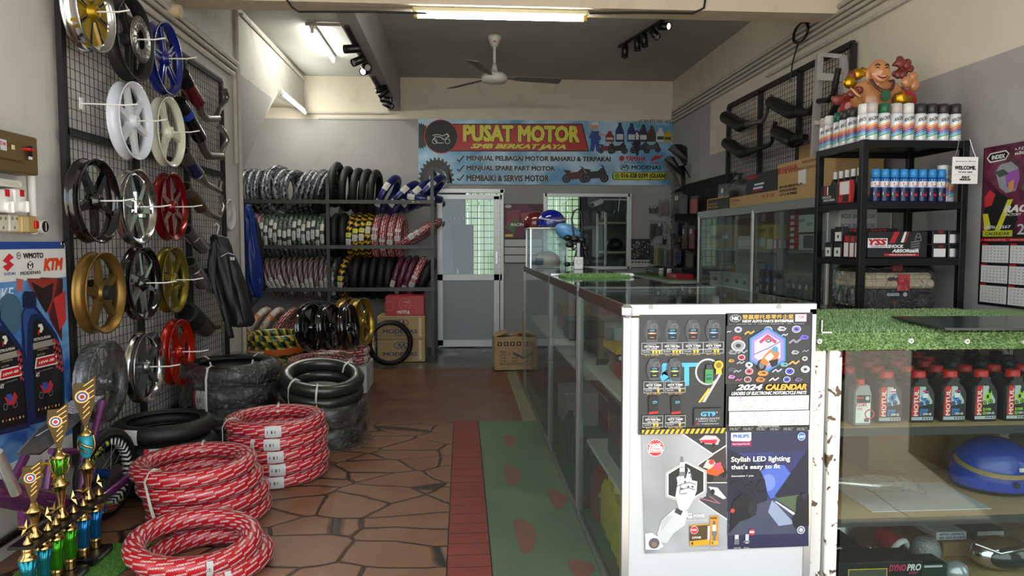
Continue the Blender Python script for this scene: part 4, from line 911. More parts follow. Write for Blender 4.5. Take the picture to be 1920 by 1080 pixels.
rack_row(0, [(510+9.2*i, 'pg', .45-.035*i, 0, .08) for i in range(13)] + [(636, 'chb', 0, -.03, .2), (652, 'yb', -.1, 0, .2)] + [(x, 'blk', -.12, 0, .05) for x in (670, 686, 702, 717, 731)] + [(744, 'pur', -.3, 0, .05), (756, 'pur', -.32, 0, .05), (768, 'pur', -.35, 0, .05), (781, 'red', -.4, 0, .05), (797, 'blk', -.45, -.02, .05)], 'on the lowest rack level')
t = tyre('flat blue wrapped tyre lying on the right end of the top rack level', axisM((AY(790, 372, YC).x, YC-.02, BZ[2]+.075), (.12, -.1, 1)), 'wrap', .285, .085, None, BLW, stick=((-.4, .35, SYEL, STK), (.5, .35, SYEL, STK)))
sc.collection.objects.unlink(RB); bpy.data.objects.remove(RB)
# ================================================================== trophies and the purple bicycle frame
TG = mat('b99c62', .18, 1., .08, 20); TT = mat('1f7f8e', .18, .75, .1, 40); TGR = mat('3f9a1c', .18, .75, .1, 40); TBL = mat('1d6ea8', .18, .75, .1, 40); TEALG = mat('2a9ab0', .45, .3, .25, 160)
def star_mesh(R=.034):
    b = MB(); p = []
    for i in range(10): a = PI/2+PI*i/5; r = R if i % 2 == 0 else R*.42; p.append((r*math.cos(a), 0, r*math.sin(a)))
    vs = p+[(0, -.011, 0), (0, .011, 0)]; fs = [[i, (i+1) % 10, 10] for i in range(10)]+[[(i+1) % 10, i, 11] for i in range(10)]
    b.add(vs, fs, TG); return b
def fluted(prof, m, n=40, k=10, amp=.10):
    b = MB(); N = len(prof); vs = []
    for i in range(n):
        a = 2*PI*i/n; f = 1+amp*math.cos(k*a)
        for r, z in prof: vs.append((r*f*math.cos(a), r*f*math.sin(a), z))
    b.add(vs, [[i*N+j, ((i+1) % n)*N+j, ((i+1) % n)*N+j+1, i*N+j+1] for i in range(n) for j in range(N-1)], m, True); return b
def trophy(label, c, col, cup, ht, rs):
    t = thing('trophy', label, 'trophy', c, 0, 'trophies in a row on the turf')
    b = MB(); b.box((0, 0, .016), (.115, .17, .032), BLACK, None, .003); b.build('plinth', t)
    s = Sheet(Vector((.0578, -.07, .028)), Vector((0, .14, 0)), Vector((0, 0, -.024)), t).new(); s.rect(0, 0, .14, .024, mat('2a2a2c', .3), False)
    s.text('TIMES PRINT SERVICE', .02, .004, .12, .009, STK, .01, 0, False); s.text('CLUB CHALLENGE CUP', .03, .012, .11, .016, STK, .0, 0, False); s.done('name_plate', 'black engraved plate')
    for y in (-.05, .05):
        b = MB(); b.lathe([(.0, .032), (.024, .032), (.026, .036), (.018, .05), (.022, .065), (.018, .078), (.0, .078)], TG, 20, T(0, y, 0)); b.build('column_foot', t)
        b = fluted([(.017, .074), (.021, .08), (.019, .11), (.022, .15), (.031, .20), (.0, .202)], col); b.v = [(q[0], q[1]+y, q[2]) for q in b.v]; b.build('column', t)
        b = MB(); b.lathe([(.032, .20), (.033, .204), (.026, .213), (.018, .222), (.02, .232), (.018, .25), (.0, .25)], TG, 20, T(0, y, 0)); b.build('column_cap', t)
    b = MB(); b.box((0, 0, .256), (.1, .176, .012), BLACK, None, .002); b.build('deck', t)
    for y, r in ((-.066, .5), (.066, -.3)):
        b = MB(); b.lathe([(0, .262), (.019, .262), (.017, .272), (.007, .284), (.005, .296), (0, .296)], TG, 16, T(.012, y, 0)); b.build('star_foot', t)
        o = star_mesh().build('star', t, (.012, y, .326)); o.rotation_euler = (0, 0, r)
    z = .262; b = MB(); b.lathe([(r_, z+q_*rs) for r_, q_ in ((0, 0), (.026, 0), (.024, .012), (.013, .026), (.012, .05), (.019, .085), (.024, .1), (.034, .104), (.033, .112), (.018, .122), (.012, .14), (0, .14))], TG, 24); b.build('riser', t); z += .138*rs
    if cup:
        h = cup[1]; b = fluted([(.014, z), (.022, z+.012), (.027, z+h*.5), (.031, z+h), (.0, z+h+.001)], cup[0], 40, 10 if cup[2] else 0, .06 if cup[2] else 0); b.build('cup', t)
        b = MB()
        for i in range(8):
            a = 2*PI*i/8
            if cup[2]: b.tube([(.024*math.cos(a), .024*math.sin(a), z+.005), (.036*math.cos(a), .036*math.sin(a), z+.025), (.031*math.cos(a), .031*math.sin(a), z+.045), (.037*math.cos(a), .037*math.sin(a), z+.065), (.03*math.cos(a), .03*math.sin(a), z+h)], .0028, TG, 6)
        if not cup[2]:
            for s_ in (-1, 1): b.tube([(s_*.014, 0, z+.005), (s_*.035, 0, z+.04), (s_*.036, 0, z+.07), (s_*.03, 0, z+h)], .004, TG, 6)
            b.tube([(-.03, -.012, z+.06), (-.012, -.03, z+.075), (.01, -.03, z+.058), (.03, -.014, z+.045)], .006, TG, 6); b.tube([(-.026, -.012, z+.03), (-.01, -.027, z+.045), (.012, -.026, z+.028)], .005, TG, 6)
        b.build('cup_cage' if cup[2] else 'cup_handles', t)
        z += h; b = MB(); b.lathe([(.033, z), (.034, z+.006), (.02, z+.018), (.011, z+.026), (.01, z+.04), (0, z+.041)], TG, 24); b.build('lid', t); z += .036
    M = T(0, 0, z) @ RZ(.45) @ RX(PI/2)
    b = MB(); H = ht-z; w = H*.40
    b.prism([(-.006, 0), (.006, 0), (w*.42, H*.45), (w*.5, H), (w*.1, H*.86), (-w*.45, H*.86), (-w*.5, H*.6)], -.004, .004, mat('4a3a1c', .35, .6), M)
    b.build('plaque', t); b = MB()
    for i in range(7): y = H*(.2+.105*i); b.bar(M @ Vector((-.1*w+.03*w*i*.4, y-.03*H, .006)), M @ Vector((w*.40 if i > 2 else w*.2, y+.09*H, .006)), .004, TG)
    b.build('plaque_ribs', t); b = MB()
    for r, m in ((.021, TG), (.016, BLU), (.011, PAPER), (.007, RED)): b.cyl(M @ Vector((-.1*w, H*.6, .004)), M @ Vector((-.1*w, H*.6, .011+.0008*(.021-r)*1000/4)), r*H/.17, m, 22)
    b.build('emblem', t); return t
tx = -1.64
trophy('shortest trophy at the front with teal columns and no cup', (tx, AX(66, 1018, tx).y, 0), TT, None, .565, 1.0)
trophy('middle trophy with bright green columns and a caged green cup', (tx, AX(116, 970, tx).y, 0), TGR, (TGR, .07, 1), .745, 1.35)
trophy('tallest trophy at the back with blue columns and a turquoise cup', (tx, AX(166, 940, tx).y, 0), TBL, (TEALG, .1, 0), .815, 1.4)
def turf(b, x0, y0, x1, y1, z, m, dens, h=.012, seed=1, M=None):
    rd = random.Random(seed)
    for i in range(int(dens*(x1-x0)*(y1-y0))):
        x, y = rd.uniform(x0, x1), rd.uniform(y0, y1); a = rd.uniform(0, 6.3); dx, dy = math.cos(a)*.0022, math.sin(a)*.0022; lx, ly = rd.uniform(-.006, .006), rd.uniform(-.006, .006)
        b.add([(x-dx, y-dy, z), (x+dx, y+dy, z), (x+lx, y+ly, z+h*rd.uniform(.6, 1.2))], [[0, 1, 2]], m, False, M)
TURF = mat('4f7f33', .7, 0, .35, 60); TURF2 = mat('7d9c60', .7, 0, .3, 60)
b = MB(); b.box((-1.665, 2.9, .004), (.44, .95, .008), TURF); 
turf(b, -1.88, 2.45, -1.45, 3.37, .008, TURF, 9000, .012, 2); o = solo(b, 'turf_mat', 'small dark green turf mat under the trophies', 'mat')
for q in sc.objects:
    if q.name.startswith('trophy'): q.location.z = .008+.0005
# bicycle frame
XB = -1.80; PUR_ = mat('6e3068', .25, .35, .1, 8, 0, .6)
wc = AX(200, 888, XB); t = thing('bicycle', 'purple bicycle frame with one rear wheel and bare aluminium seat plate', 'bicycle', (wc.x, wc.y, 0)); o = Vector((wc.x, wc.y, 0)); R = wc.z-.002
def q(px, py, dx=0.): return AX(px, py, XB+dx)-o
Mw = T(0, 0, R+.002) @ RZ(-.18) @ RY(PI/2)
b = MB(); b.lathe(bare_prof(R, .055, R-.05), RUBBER, 48, Mw, True); wt = b.build('wheel_tyre', t)
def chk(n, l, u, v, mth, tc):
    c = mixc(n, l, mth('GREATER_THAN', mth('SINE', mth('MULTIPLY', u, 6.2832*36)), .0), '0c0c0e', 'e8e8e0'); return mixc(n, l, mth('GREATER_THAN', u, .5), c, mixc(n, l, ramp(n, l, noise(n, l, tc, 40, 3, 1), .48, .52), '121a3c', 'b8cf2a'))
b = MB(); b.lathe([(R-.046, .016), (R-.085, .02), (R-.085, -.02), (R-.046, -.016)], uvmat('checker_rim', chk), 64, Mw, True); b.build('wheel_rim', t)
for i in range(20):
    a = 2*PI*i/20; b = MB(); e = (1 if i % 2 else -1)*.025; b.tube([Mw @ Vector((.022*math.cos(a+.5), .022*math.sin(a+.5), e)), Mw @ Vector(((R-.08)*math.cos(a), (R-.08)*math.sin(a), 0))], .0014, STN, 5); b.build('spoke', t)
b = MB(); b.cyl(Mw @ Vector((0, 0, -.05)), Mw @ Vector((0, 0, .05)), .024, mat('1c3f9a', .2, .6), 18); b.build('hub', t)
b = MB(); n = 18; b.prism([(.052*(1 if i % 2 else .92)*math.cos(PI*i/n), .052*(1 if i % 2 else .92)*math.sin(PI*i/n)) for i in range(2*n)], .05, .054, STN, Mw); b.build('sprocket', t)
for i, a in enumerate((-.55, -.75, -.95, -1.15, -1.35, -1.55, -1.75)):
    b = MB(); Mt = Mw @ RZ(PI/2+a-.55) @ T(R-.066, 0, .021) @ RZ(-PI/2); b.text('MICRO-LI'[i], mat('c9d83a', .5), Mt, None, .026, .04, 0, 'c'); b.build('rim_letter', t)
b = MB(); b.tube([q(258, 880, .1), q(228, 905, .09), q(185, 938, .06), q(120, 948)], .022, PUR_, 10); b.build('swing_arm', t)
b = MB(); b.box(q(252, 884, .1), (.03, .05, .05), ALU, None, .006); b.build('axle_bracket', t)
b = MB(); b.tube([q(-40, 918), q(30, 930), q(85, 940), q(150, 948)], [.05, .055, .05, .03], PUR_, 12); b.build('main_beam', t)
for nm, pts, r, m in (('frame_tube', [(193, 752), (180, 800), (168, 850)], .017, PUR_), ('frame_tube', [(95, 846), (140, 846), (166, 845)], .014, PUR_), ('frame_tube', [(48, 855), (30, 890), (8, 930)], .017, PUR_), ('frame_tube', [(95, 862), (90, 895), (84, 935)], .02, PUR_), ('frame_tube', [(158, 850), (154, 900), (150, 945)], .018, PUR_), ('frame_tube', [(40, 935), (44, 960), (46, 990)], .022, PUR_), ('handle_tube', [(-6, 848), (12, 885), (30, 925)], .02, ALU)):
    b = MB(); b.tube([q(*p_, .0 if m is PUR_ else .1) for p_ in pts], r, m, 10); b.build(nm, t)
b = MB(); c0, c1 = q(86, 880), q(112, 905); hx = []
for i in range(90): f = i/89; a = f*2*PI*7; hx.append(c0+(c1-c0)*f+Vector((.03*math.cos(a), 0, .03*math.sin(a)))); 
b.tube(hx, .006, mat('c99a1c', .35), 6); b.build('coil_spring', t)
sp_ = [q(31, 853, .12), q(75, 853, .12), q(110, 826, .12), q(160, 780, .1), q(196, 744, .08), q(133, 754, -.03), q(108, 778, -.03), q(70, 808, -.02)]
b = MB(); n = len(sp_); up_ = Vector((0, 0, .006)); b.add([p for p in sp_]+[p+up_ for p in sp_], [list(range(n))[::-1], list(range(n, 2*n))]+[[i, (i+1) % n, n+(i+1) % n, n+i] for i in range(n)], mat('77777a', .35, .7)); b.build('seat_plate', t)
b = MB(); P_ = [q(150, 782, .1), q(196, 744, .08), q(133, 754, -.03), q(112, 775, -.02)]; m, n_, l_, bb = nodes_mat('speckled_print'); tc = n_.new('ShaderNodeTexCoord').outputs['Object']; l_.new(mixc(n_, l_, ramp(n_, l_, noise(n_, l_, tc, 120, 3, 2), .45, .55), '2c2a4a', 'd9cfd4'), bb.inputs['Base Color'])
b.add([p+Vector((0, 0, .0075)) for p in P_], [[0, 1, 2, 3]], m); b.build('speckled_decal', t)
for a, e, k in (((70, 825), (92, 812), 8), ((80, 832), (104, 815), 8)):
    b = MB(); d_ = q(*e, .06)-q(*a, .06); b.tube([q(*a, .06)+Vector((0, 0, .012)), q(*e, .06)+Vector((0, 0, .012))], .008, mat('c9c9cb', .5), 8); b.build('plate_slot', t)
b = MB(); b.cyl(q(193, 955, .16), q(212, 950, .16), .018, CHROME, 16); b.build('foot_peg', t)
b = MB(); b.tube([(XL+.03, 2.6, .1), (XL+.03, 3.4, .1), (XL+.03, 4.4, .09)], .018, BLACK, 8); solo(b, 'hose', 'black hose lying along the foot of the left wall', 'hose')
# ================================================================== ceiling fittings
c = Vector((.345, 7.66, 0)); t = thing('ceiling_fan', 'white three blade ceiling fan with dusty grey blades', 'fan', (c.x, c.y, ZC)); FW = mat('cfcbc2', .4)
zh = AY(926, 146, 7.66).z-ZC
b = MB(); b.lathe([(0, 0), (.075, 0), (.07, -.03), (.03, -.11), (0, -.115)], FW, 24); b.build('canopy', t)
b = MB(); b.box((.002, -.052, -.055), (.028, .004, .03), RED, RZ(0)); b.build('badge', t)
b = MB(); b.cyl((0, 0, -.1), (0, 0, zh+.09), .016, FW, 12); b.build('down_rod', t)
b = MB(); b.lathe([(0, .15), (.02, .15), (.026, .11), (.045, .06), (.1, .045), (.135, .02), (.138, -.02), (.12, -.045), (.06, -.06), (0, -.062)], FW, 32, T(0, 0, zh)); b.build('motor_housing', t)
for k in range(3):
    M = T(0, 0, zh+.005) @ RZ(math.radians(10+120*k)); b = MB(); Mb = M @ RX(math.radians(-11))
    b.prism([(.12, -.02), (.2, -.03), (.26, -.055), (.72, -.068), (.73, .0), (.72, .068), (.26, .055), (.2, .03), (.12, .02)], -.004, .004, mat('6f6962', .6, 0, .15, 10), Mb); b.build('blade', t)
def spots(label, p0, p1, heads, body=BLACK):
    p0, p1 = Vector(p0), Vector(p1); t = thing('spotlight_track', label, 'spotlight', p0); b = MB(); b.bar((0, 0, 0), p1-p0, .035, MBLACK, .02); b.build('track', t)
    for f, aim, lit in heads:
        o = (p1-p0)*f; a = Vector(aim).normalized(); st = o+Vector((0, 0, -.05))
        b = MB(); b.tube([o, st], .008, MBLACK, 6); b.build('stem', t)
        b = MB(); st = st+a*-.03; b.lathe([(0, 0), (.034, 0), (.036, .004), (.036, .13), (.031, .13), (.028, .112), (0, .112)], body, 20, axis_frame(st, st+a)); h = b.build('spot_head', t)
        b = MB(); b.lathe([(0, .118), (.028, .118)], mat('fff6ea', .3, 0, 0, 5, 0, 0, 14.) if lit else mat('c9c9c4', .2, .5), 20, axis_frame(st, st+a)); b.build('lens', h)
spots('black spotlight track on the concrete beam near the front', (-.90, 5.85, 3.098), (-.90, 7.2, 3.098), [(.35, (-.85, -.35, -.15), 0), (.62, (-.6, -.5, -.4), 0), (.78, (.3, -.6, -.3), 0), (.93, (-.35, -.85, -.3), 1)])
spots('black spotlight track at the rear end of the concrete beam', (-.90, 7.6, 3.098), (-.90, 8.9, 3.098), [(.3, (.7, .3, .3), 0), (.5, (.6, -.1, .45), 0), (.7, (.75, -.3, -.1), 0), (.9, (.8, -.4, -.4), 0)])
spots('black spotlight track on the ceiling near the right wall', (1.93, 6.95, 3.53), (1.72, 7.9, 3.53), [(.02, (.55, -.8, -.2), 1), (.2, (.25, -.5, -.6), 0), (.4, (.1, -.1, -.9), 0), (.55, (0, -.1, -1), 0), (.85, (-.05, -.1, -1), 0)])
b = MB(); b.tube([AY(538, 0, 5.28), AY(548, 14, 5.28), AY(560, 22, 5.28), AY(700, 22, 5.3), AY(800, 25, 5.33)], .008, MBLACK, 6); solo(b, 'cable', 'dark cable along the front beam to the left end of the long lamp', 'cable')
b = MB(); b.tube([AY(1105, 25, 5.33), AY(1200, 24, 5.3), AY(1300, 25, 5.28), AY(1320, 15, 5.28), AY(1323, -4, 5.28)], .008, MBLACK, 6); solo(b, 'cable', 'dark cable along the front beam right of the long lamp', 'cable')
# ================================================================== banner on the rear wall
t = thing('shop_banner', 'wide blue shop banner with yellow PUSAT MOTOR lettering across the rear wall', 'banner', (0, 0, 0))
s = sheet_px((784, 223), (1262, 220), (784, 345), 1, YB-.02, t)
m, n, l, bb = nodes_mat('banner_sky_print'); tc = n.new('ShaderNodeTexCoord').outputs['Object']; f = noise(n, l, tc, 1.6, 5, 1.2); g = noise(n, l, tc, 5, 3, .6)
cc = mixc(n, l, ramp(n, l, f, .38, .68), '5a98bf', 'c4dde8'); l.new(cc, bb.inputs['Base Color']); bb.inputs['Roughness'].default_value = .45; SKYP = m
s.new(); b = s.mb; b.add([(0, 0, 0), (s.w, 0, 0), (s.w, -s.h, 0), (0, -s.h, 0)], [[3, 2, 1, 0]], SKYP, False, s.M()); s.done('sheet')
BRED = mat('b3201c', .45); BYEL = mat('e0d23a', .45); 
s.new(); 
for i in range(2):
    e = (787, 255, 20) if i else (818, 336, 33)
    n_ = 26; pts = []
    for k in range(n_*4):
        a = 2*PI*k/(n_*4); r = e[2]*(1. if k % 4 in (0, 1) else .88); pts.append((max(785, e[0]+r*math.cos(a)*1.02), min(344, e[1]+r*math.sin(a)*1.25)))
    s.poly(pts, mat('35322f')); s.disc(e[0], e[1], e[2]*.62, SKYP) if not i else None
    if not i:
        pts = [(max(785, 816+20*(1 if k % 4 < 2 else .9)*math.cos(2*PI*k/96)), min(344, 336+24*(1 if k % 4 < 2 else .9)*math.sin(2*PI*k/96))) for k in range(96)]; s.poly(pts, mat('45423e'))
        pts = [(max(785, 816+12*math.cos(2*PI*k/40)), min(344, 336+14*math.sin(2*PI*k/40))) for k in range(40)]; s.poly(pts, SKYP)
s.done('sprocket_print', 'dark sprocket print')
s.new(); s.poly([(820, 232), (1092, 232), (1105, 284), (826, 284)], INK); s.poly([(822, 234), (1090, 234), (1103, 282), (828, 282)], BRED); s.done('red_panel', 'red title panel')
s.new(); s.disc(827, 256, 32, BRED, True, 32); s.disc(827, 256, 30.5, INK, True, 30.5); s.done('round_badge', 'black round badge with red rim')
s.new(); WP = PAPER
for p in ([(812, 262), (816, 256), (826, 257), (832, 262), (842, 255), (838, 250)], [(811, 254), (820, 252), (830, 255), (838, 251), (842, 258)], [(814, 262), (820, 268), (832, 268)]): s.line(p, 1.3, WP)
for a in (815, 839): s.disc(a, 265, 5, WP, True, 5, 20, .8)
s.done('bike_outline', 'white motorcycle outline')
s.new(); s.text('PUSAT MOTOR', 868, 235, 1087, 266, BYEL, .06, 0, True, INK, .035); s.text('SMB BERKAT JAYA', 882, 270, 1061, 281.5, BYEL, .06, .35, True, INK, .03); s.done('title_lettering', 'yellow title lettering')
s.new()
for y0, tx_, x1 in ((293, 'MENJUAL PELBAGAI MOTOR BAHARU & TERPAKAI', 1145), (311, 'MENJUAL SPARE PART MOTOR', 1040), (328.5, 'MEMBAIKI & SERVIS MOTOR', 1029)):
    s.text(tx_, 875, y0, x1, y0+11.5, INK, .05, 0, True, PAPER, .05); s.line([(857, y0+6), (861, y0+10), (870, y0-1)], 2.4, INK)
s.done('service_lettering', 'black service lettering')
s.new(); s.poly([(1150, 322.5), (1249, 322.5), (1252, 330), (1249, 337.5), (1150, 337.5), (1147, 330)], INK); s.poly([(1151, 323.5), (1248, 323.5), (1251, 330), (1248, 336.5), (1151, 336.5), (1149, 330)], mat('c9c41e')); s.disc(1157, 330, 5, mat('1f8a3c')); s.disc(1157, 330, 3.4, mat('c9c41e')); s.disc(1157, 330, 2.4, mat('1f8a3c')); s.text('016-328 0399 (GUAN)', 1164, 325, 1249, 336, INK, .05); s.done('phone_panel', 'yellow phone number panel')
s.new(); s.text('(CA0371700-W)', 1198, 224.5, 1257, 233, INK, .02, 0, True, PAPER, .05); s.done('registration_lettering')
s.new(); s.disc(1166, 297, 5, BRED); s.text('YAMAHA', 1173, 293, 1211, 302, BRED, .05); s.text('Revs your Heart', 1170, 303, 1208, 307, INK, .01, .3)
for k in range(4): s.poly([(1219+k*2.5, 300-k*3), (1244-k*.5, 290+k*1.0), (1240-k*2, 294+k*1.5), (1222+k*2, 303-k*2)], BRED)
s.text('HONDA', 1219, 303.5, 1241, 307, BRED, .04); s.disc(1171, 314, 9, INK, True, 5.6); s.disc(1171, 314, 7.8, SKYP, True, 4.6); s.line([(1165, 317), (1169, 311), (1171, 315), (1174, 310), (1178, 317)], 1.8, INK); s.text('MODENAS', 1184, 310, 1240, 318, INK, .03); s.done('maker_logos')
def minibike(x, y, k, col, sname):
    """small printed motorcycle in side view, wheels on the line y"""
    s.new(); K = mat('1a1a1c')
    for a in (-14, 14): s.disc(x+a*k, y-6*k, 7*k, K, True, 7*k); s.disc(x+a*k, y-6*k, 4*k, mat('6a6a6a'), True, 4*k); s.disc(x+a*k, y-6*k, 3*k, K, True, 3*k)
    s.poly([(x-18*k, y-20*k), (x-8*k, y-16*k), (x+4*k, y-17*k), (x+12*k, y-24*k), (x+18*k, y-14*k), (x+8*k, y-6*k), (x-6*k, y-5*k), (x-12*k, y-10*k)], mat(col)); s.poly([(x-19*k, y-21*k), (x-7*k, y-19*k), (x-8*k, y-16*k), (x-17*k, y-18*k)], K)
    s.line([(x+8*k, y-26*k), (x+13*k, y-24*k), (x+15*k, y-8*k)], 1.5*k, K); s.done(sname)
for x_, y_, k_, cl in ((1138, 287, .8, '7a2420'), (1158, 288, .9, '2a1c1c'), (1200, 287, .9, '2c3448'), (1222, 285, .8, '4a4a52'), (1078, 342, 1.15, '5a1c1c'), (1116, 341, 1.2, '20242a')): minibike(x_, y_, k_, cl, 'motorcycle_print')
s.new(); s.poly([(1188, 250), (1194, 243), (1200, 250), (1201, 268), (1196, 292), (1193, 292), (1187, 268)], INK); s.poly([(1190, 254), (1194, 247), (1198, 254), (1197, 262), (1191, 262)], mat('d8d8d4')); s.done('motorcycle_print', 'motorcycle print seen head on')
s.new()
for x_, h_, cl in ((1162, 36, '17265a'), (1184, 35, '1a2c66'), (1206, 32, '2a2a40'), (1222, 30, '5a3428'), (1238, 26, 'c8c8c4'), (1252, 22, 'b89a2a'), (1143, 20, '8a2420')):
    s.poly([(x_-8, 266), (x_-8, 266-h_*.6), (x_-3, 266-h_*.85), (x_-3, 266-h_), (x_+3, 266-h_), (x_+4, 266-h_*.8), (x_+8, 266-h_*.5), (x_+8, 266)], mat(cl)); s.rect(x_-6, 266-h_*.4, x_+6, 262, mat('c8c8c8' if x_ < 1210 else '3a3a3a'))
s.done('oil_bottles_print')
# plain overalls-clad worker silhouette (a generic stand-in)
s.new(); s.poly([(1109, 246), (1123, 246), (1127, 262), (1123, 264), (1125, 284), (1118, 284), (1116, 270), (1113, 284), (1106, 284), (1108, 262), (1104, 258)], mat('23448a')); s.disc(1116, 238, 6, mat('c99a7a')); s.poly([(1109, 235), (1111, 229), (1121, 229), (1123, 235)], PAPER); s.poly([(1123, 248), (1134, 252), (1133, 256), (1122, 254)], mat('c99a7a')); s.poly([(1108, 247), (1104, 238), (1100, 232), (1103, 230), (1110, 243)], mat('c99a7a')); s.done('worker_print', 'plain worker figure in blue overalls')
# calendars on the rear wall
CAL1 = mat('6e1c30', .5); 
def calendar(label, s, t, art, grid, extra=None):
    pass
t = thing('wall_calendar', 'red racing calendar hanging on the rear wall left of the helmets', 'calendar', (0, 0, 0))
s = sheet_px((944, 382), (1020, 380), (944, 494), 1, YB-.012, t)
s.new(); s.rect(944, 382, 1018, 494, mat('1b1214')); s.done('backing_sheet'); s.new(); s.rect(945, 383, 1017, 446, mat('5e2436', .5, 0, .3, 9))
for p, cl in (([(950, 395), (975, 392), (972, 420), (950, 425)], '8a3c46'), ([(975, 400), (1005, 396), (1008, 425), (985, 430)], 'a04a50'), ([(946, 425), (972, 408), (964, 440)], '4a6a3a'), ([(990, 385), (1016, 385), (1016, 405)], '3a1820'), ([(985, 428), (1012, 424), (1012, 444), (990, 444)], '4a4448')): s.poly(p, mat(cl))
s.disc(953, 387, 6, PAPER, True, 3); s.text('INDEX', 949, 385.5, 957, 388.5, INK); s.text('RACING', 957, 418, 989, 424, PAPER, .05, .3); s.rect(947, 439, 962, 444, SYEL); s.done('picture')
for r in range(3): s.new(); s.rect(946, 449+r*15, 1016, 462+r*15, STK); [s.rect(948+c_*17, 453+r*15, 962+c_*17, 453.8+r*15+6, mat('c4c0c0')) for c_ in range(4)]; s.done('month_row')
t = thing('wall_calendar', 'small dark parts calendar on the rear wall under the pegboard', 'calendar', (0, 0, 0))
s = sheet_px((1181, 448), (1219, 447), (1181, 502), 1, YB-.012, t)
s.new(); s.rect(1181, 448, 1219, 502, mat('1a1a1e')); s.done('backing_sheet'); s.new(); rd = random.Random(5); s.rect(1182, 449, 1218, 486, mat('18181c'))
for i in range(60): s.disc(rd.uniform(1184, 1216), rd.uniform(452, 484), rd.uniform(1, 2.2), mat(rd.choice(['8a8a8c', '5a4a6a', '6a3a3a', 'a09060', '3a4a6a'])))
s.done('picture'); s.new(); s.rect(1182, 487, 1218, 501, STK); [s.rect(1184+i*6, 490, 1188+i*6, 493, SGRY) for i in range(6)]; s.done('month_row')
# carton on the floor by the counter end
t = carton('battered brown export carton on the floor at the counter end', (AZ(960, 694, 0).x+.0, 7.75+.2, .19), (.40, .36, .36), CARD, .04); 
s = Sheet(Vector((-.2, -.1806, .36)), Vector((.4, 0, 0)), Vector((0, 0, -.36)), t); BK_ = mat('2c2418', .7)
s.new(); 
for i in range(5): s.rect(.03+i*.07, .05, .08+i*.07, .095, BK_, False); s.disc(.055+i*.07, .0725, .014, CARD, False)
s.done('handling_symbols', 'black handling symbols'); s.new()
for i, tx_ in enumerate(('ITEM NO.', 'QTY.    0   PCS', 'G.W.       KGS', 'N.W.       KGS', 'MEAS. 39.5X29.5X49.5CM')): s.text(tx_, .06, .15+i*.033, .06+[.07, .19, .19, .19, .26][i], .172+i*.033, BK_, .015, 0, False)
s.done('lettering', 'stencilled lettering'); b = MB()
for a, e, k in ((-.2, 0, 1), (.2, 0, -1)): b.prism([(0, -.17), (.15, -.15), (.16, .15), (0, .17)], -.002, .002, CARD, T(a, 0, .36) @ (RZ(PI) if k < 0 else RZ(0)) @ RY(-.35))
b.build('top_flap', t); b = MB(); b.box((0, -.181, .02), (.05, .001, .04), mat('b59a6a', .2)); b.box((0, -.05, .372), (.3, .05, .002), mat('b59a6a', .2)); b.build('tape', t)
# ================================================================== the glass counters
BRN_ = mat('4a3a34', .35, .3, .06, 6); DWD = mat('d9d4c8', .5); PLY = mat('b79a6c', .6, 0, .1, 9); PEEL, n, l, bb = nodes_mat('peeling_white_paint'); tc = n.new('ShaderNodeTexCoord').outputs['Object']
f_ = noise(n, l, tc, 22, 8, .6); l.new(mixc(n, l, ramp(n, l, f_, .60, .63), 'dcd9d2', '5a4632'), bb.inputs['Base Color']); bb.inputs['Roughness'].default_value = .6
CX = .58
def counter(label, x0, x1, y0, y1, shelves, front=None, ends=True, H=HC):
    t = thing('glass_counter', label, 'counter', (x0, y0, 0), 0, 'glass display counters'); w, d = x1-x0, y1-y0
    for x, y in ((0, 0), (w, 0), (0, d), (w, d)):
        b = MB(); b.box((x+(.014 if x == 0 else -.014), y+(.014 if y == 0 else -.014), H/2), (.028, .028, H-.04), ALU, None, .002); b.build('corner_post', t)
    for y, wd in ((.008, w), (d-.008, w)): b = MB(); b.box((w/2, y, H-.022), (w, .016, .042), ALU, None, .002); b.build('top_rail', t)
    for x in (.006, w-.006): b = MB(); b.box((x, d/2, H-.025), (.012, d-.05, .048), BRN_, None, .002); b.build('side_rail', t)
    b = MB(); b.box((w/2, d/2, H-.002), (w-.008, d-.008, .008), GLASS, None, .001); b.build('glass_top', t)
    b = MB(); b.box((.004, d/2, (H-.05)/2+.02), (.005, d-.06, H-.09), GLASSD); b.build('side_glass', t)
    b = MB(); b.box((.008, d/2, .02), (.016, d, .035), GALV, None, .002); b.build('bottom_rail', t)
    b = MB(); b.box((w-.008, d/2, .1), (.01, d-.06, .16), DWD); b.build('back_panel', t)
    b = MB(); b.box((w/2, d/2, .03), (w-.04, d-.04, .02), mat('5a6a52', .6)); b.build('base_board', t)
    for z in shelves: b = MB(); b.box((w/2+.01, d/2, z), (w-.07, d-.07, .02), DWD, None, .002); b.build('shelf', t)
    if front:
        b = MB(); b.box((w/2, .012, H/2-.02), (w-.05, .012, H-.06), front, None, .001); b.build('front_panel', t)
        for px, py in ((1221, 576), (1461, 575)):
            p = AY(px, py, y0); b = MB(); b.cyl((p.x-x0, .0, p.z), (p.x-x0, -.004, p.z), .009, GALV, 14); b.build('screw_cap', t)
        b = MB(); b.box((.012, .0, H-.025), (.04, .04, .05), ALU, None, .012); b.build('corner_cap', t)
    return t
PANW = mat('c2c4c6', .4, 0, .03, 4)
counter('nearest glass counter with posters on its white front panel', CX, 1.30, 2.55, 3.585, (.775, .40), PANW)
counter('middle glass counter of the row along the aisle, turf strip on top', CX, 1.12, 3.60, 4.79, (.70,))
counter('farthest glass counter of the row, helmets in a case on top', CX, 1.12, 4.81, 6.82, (.70,))
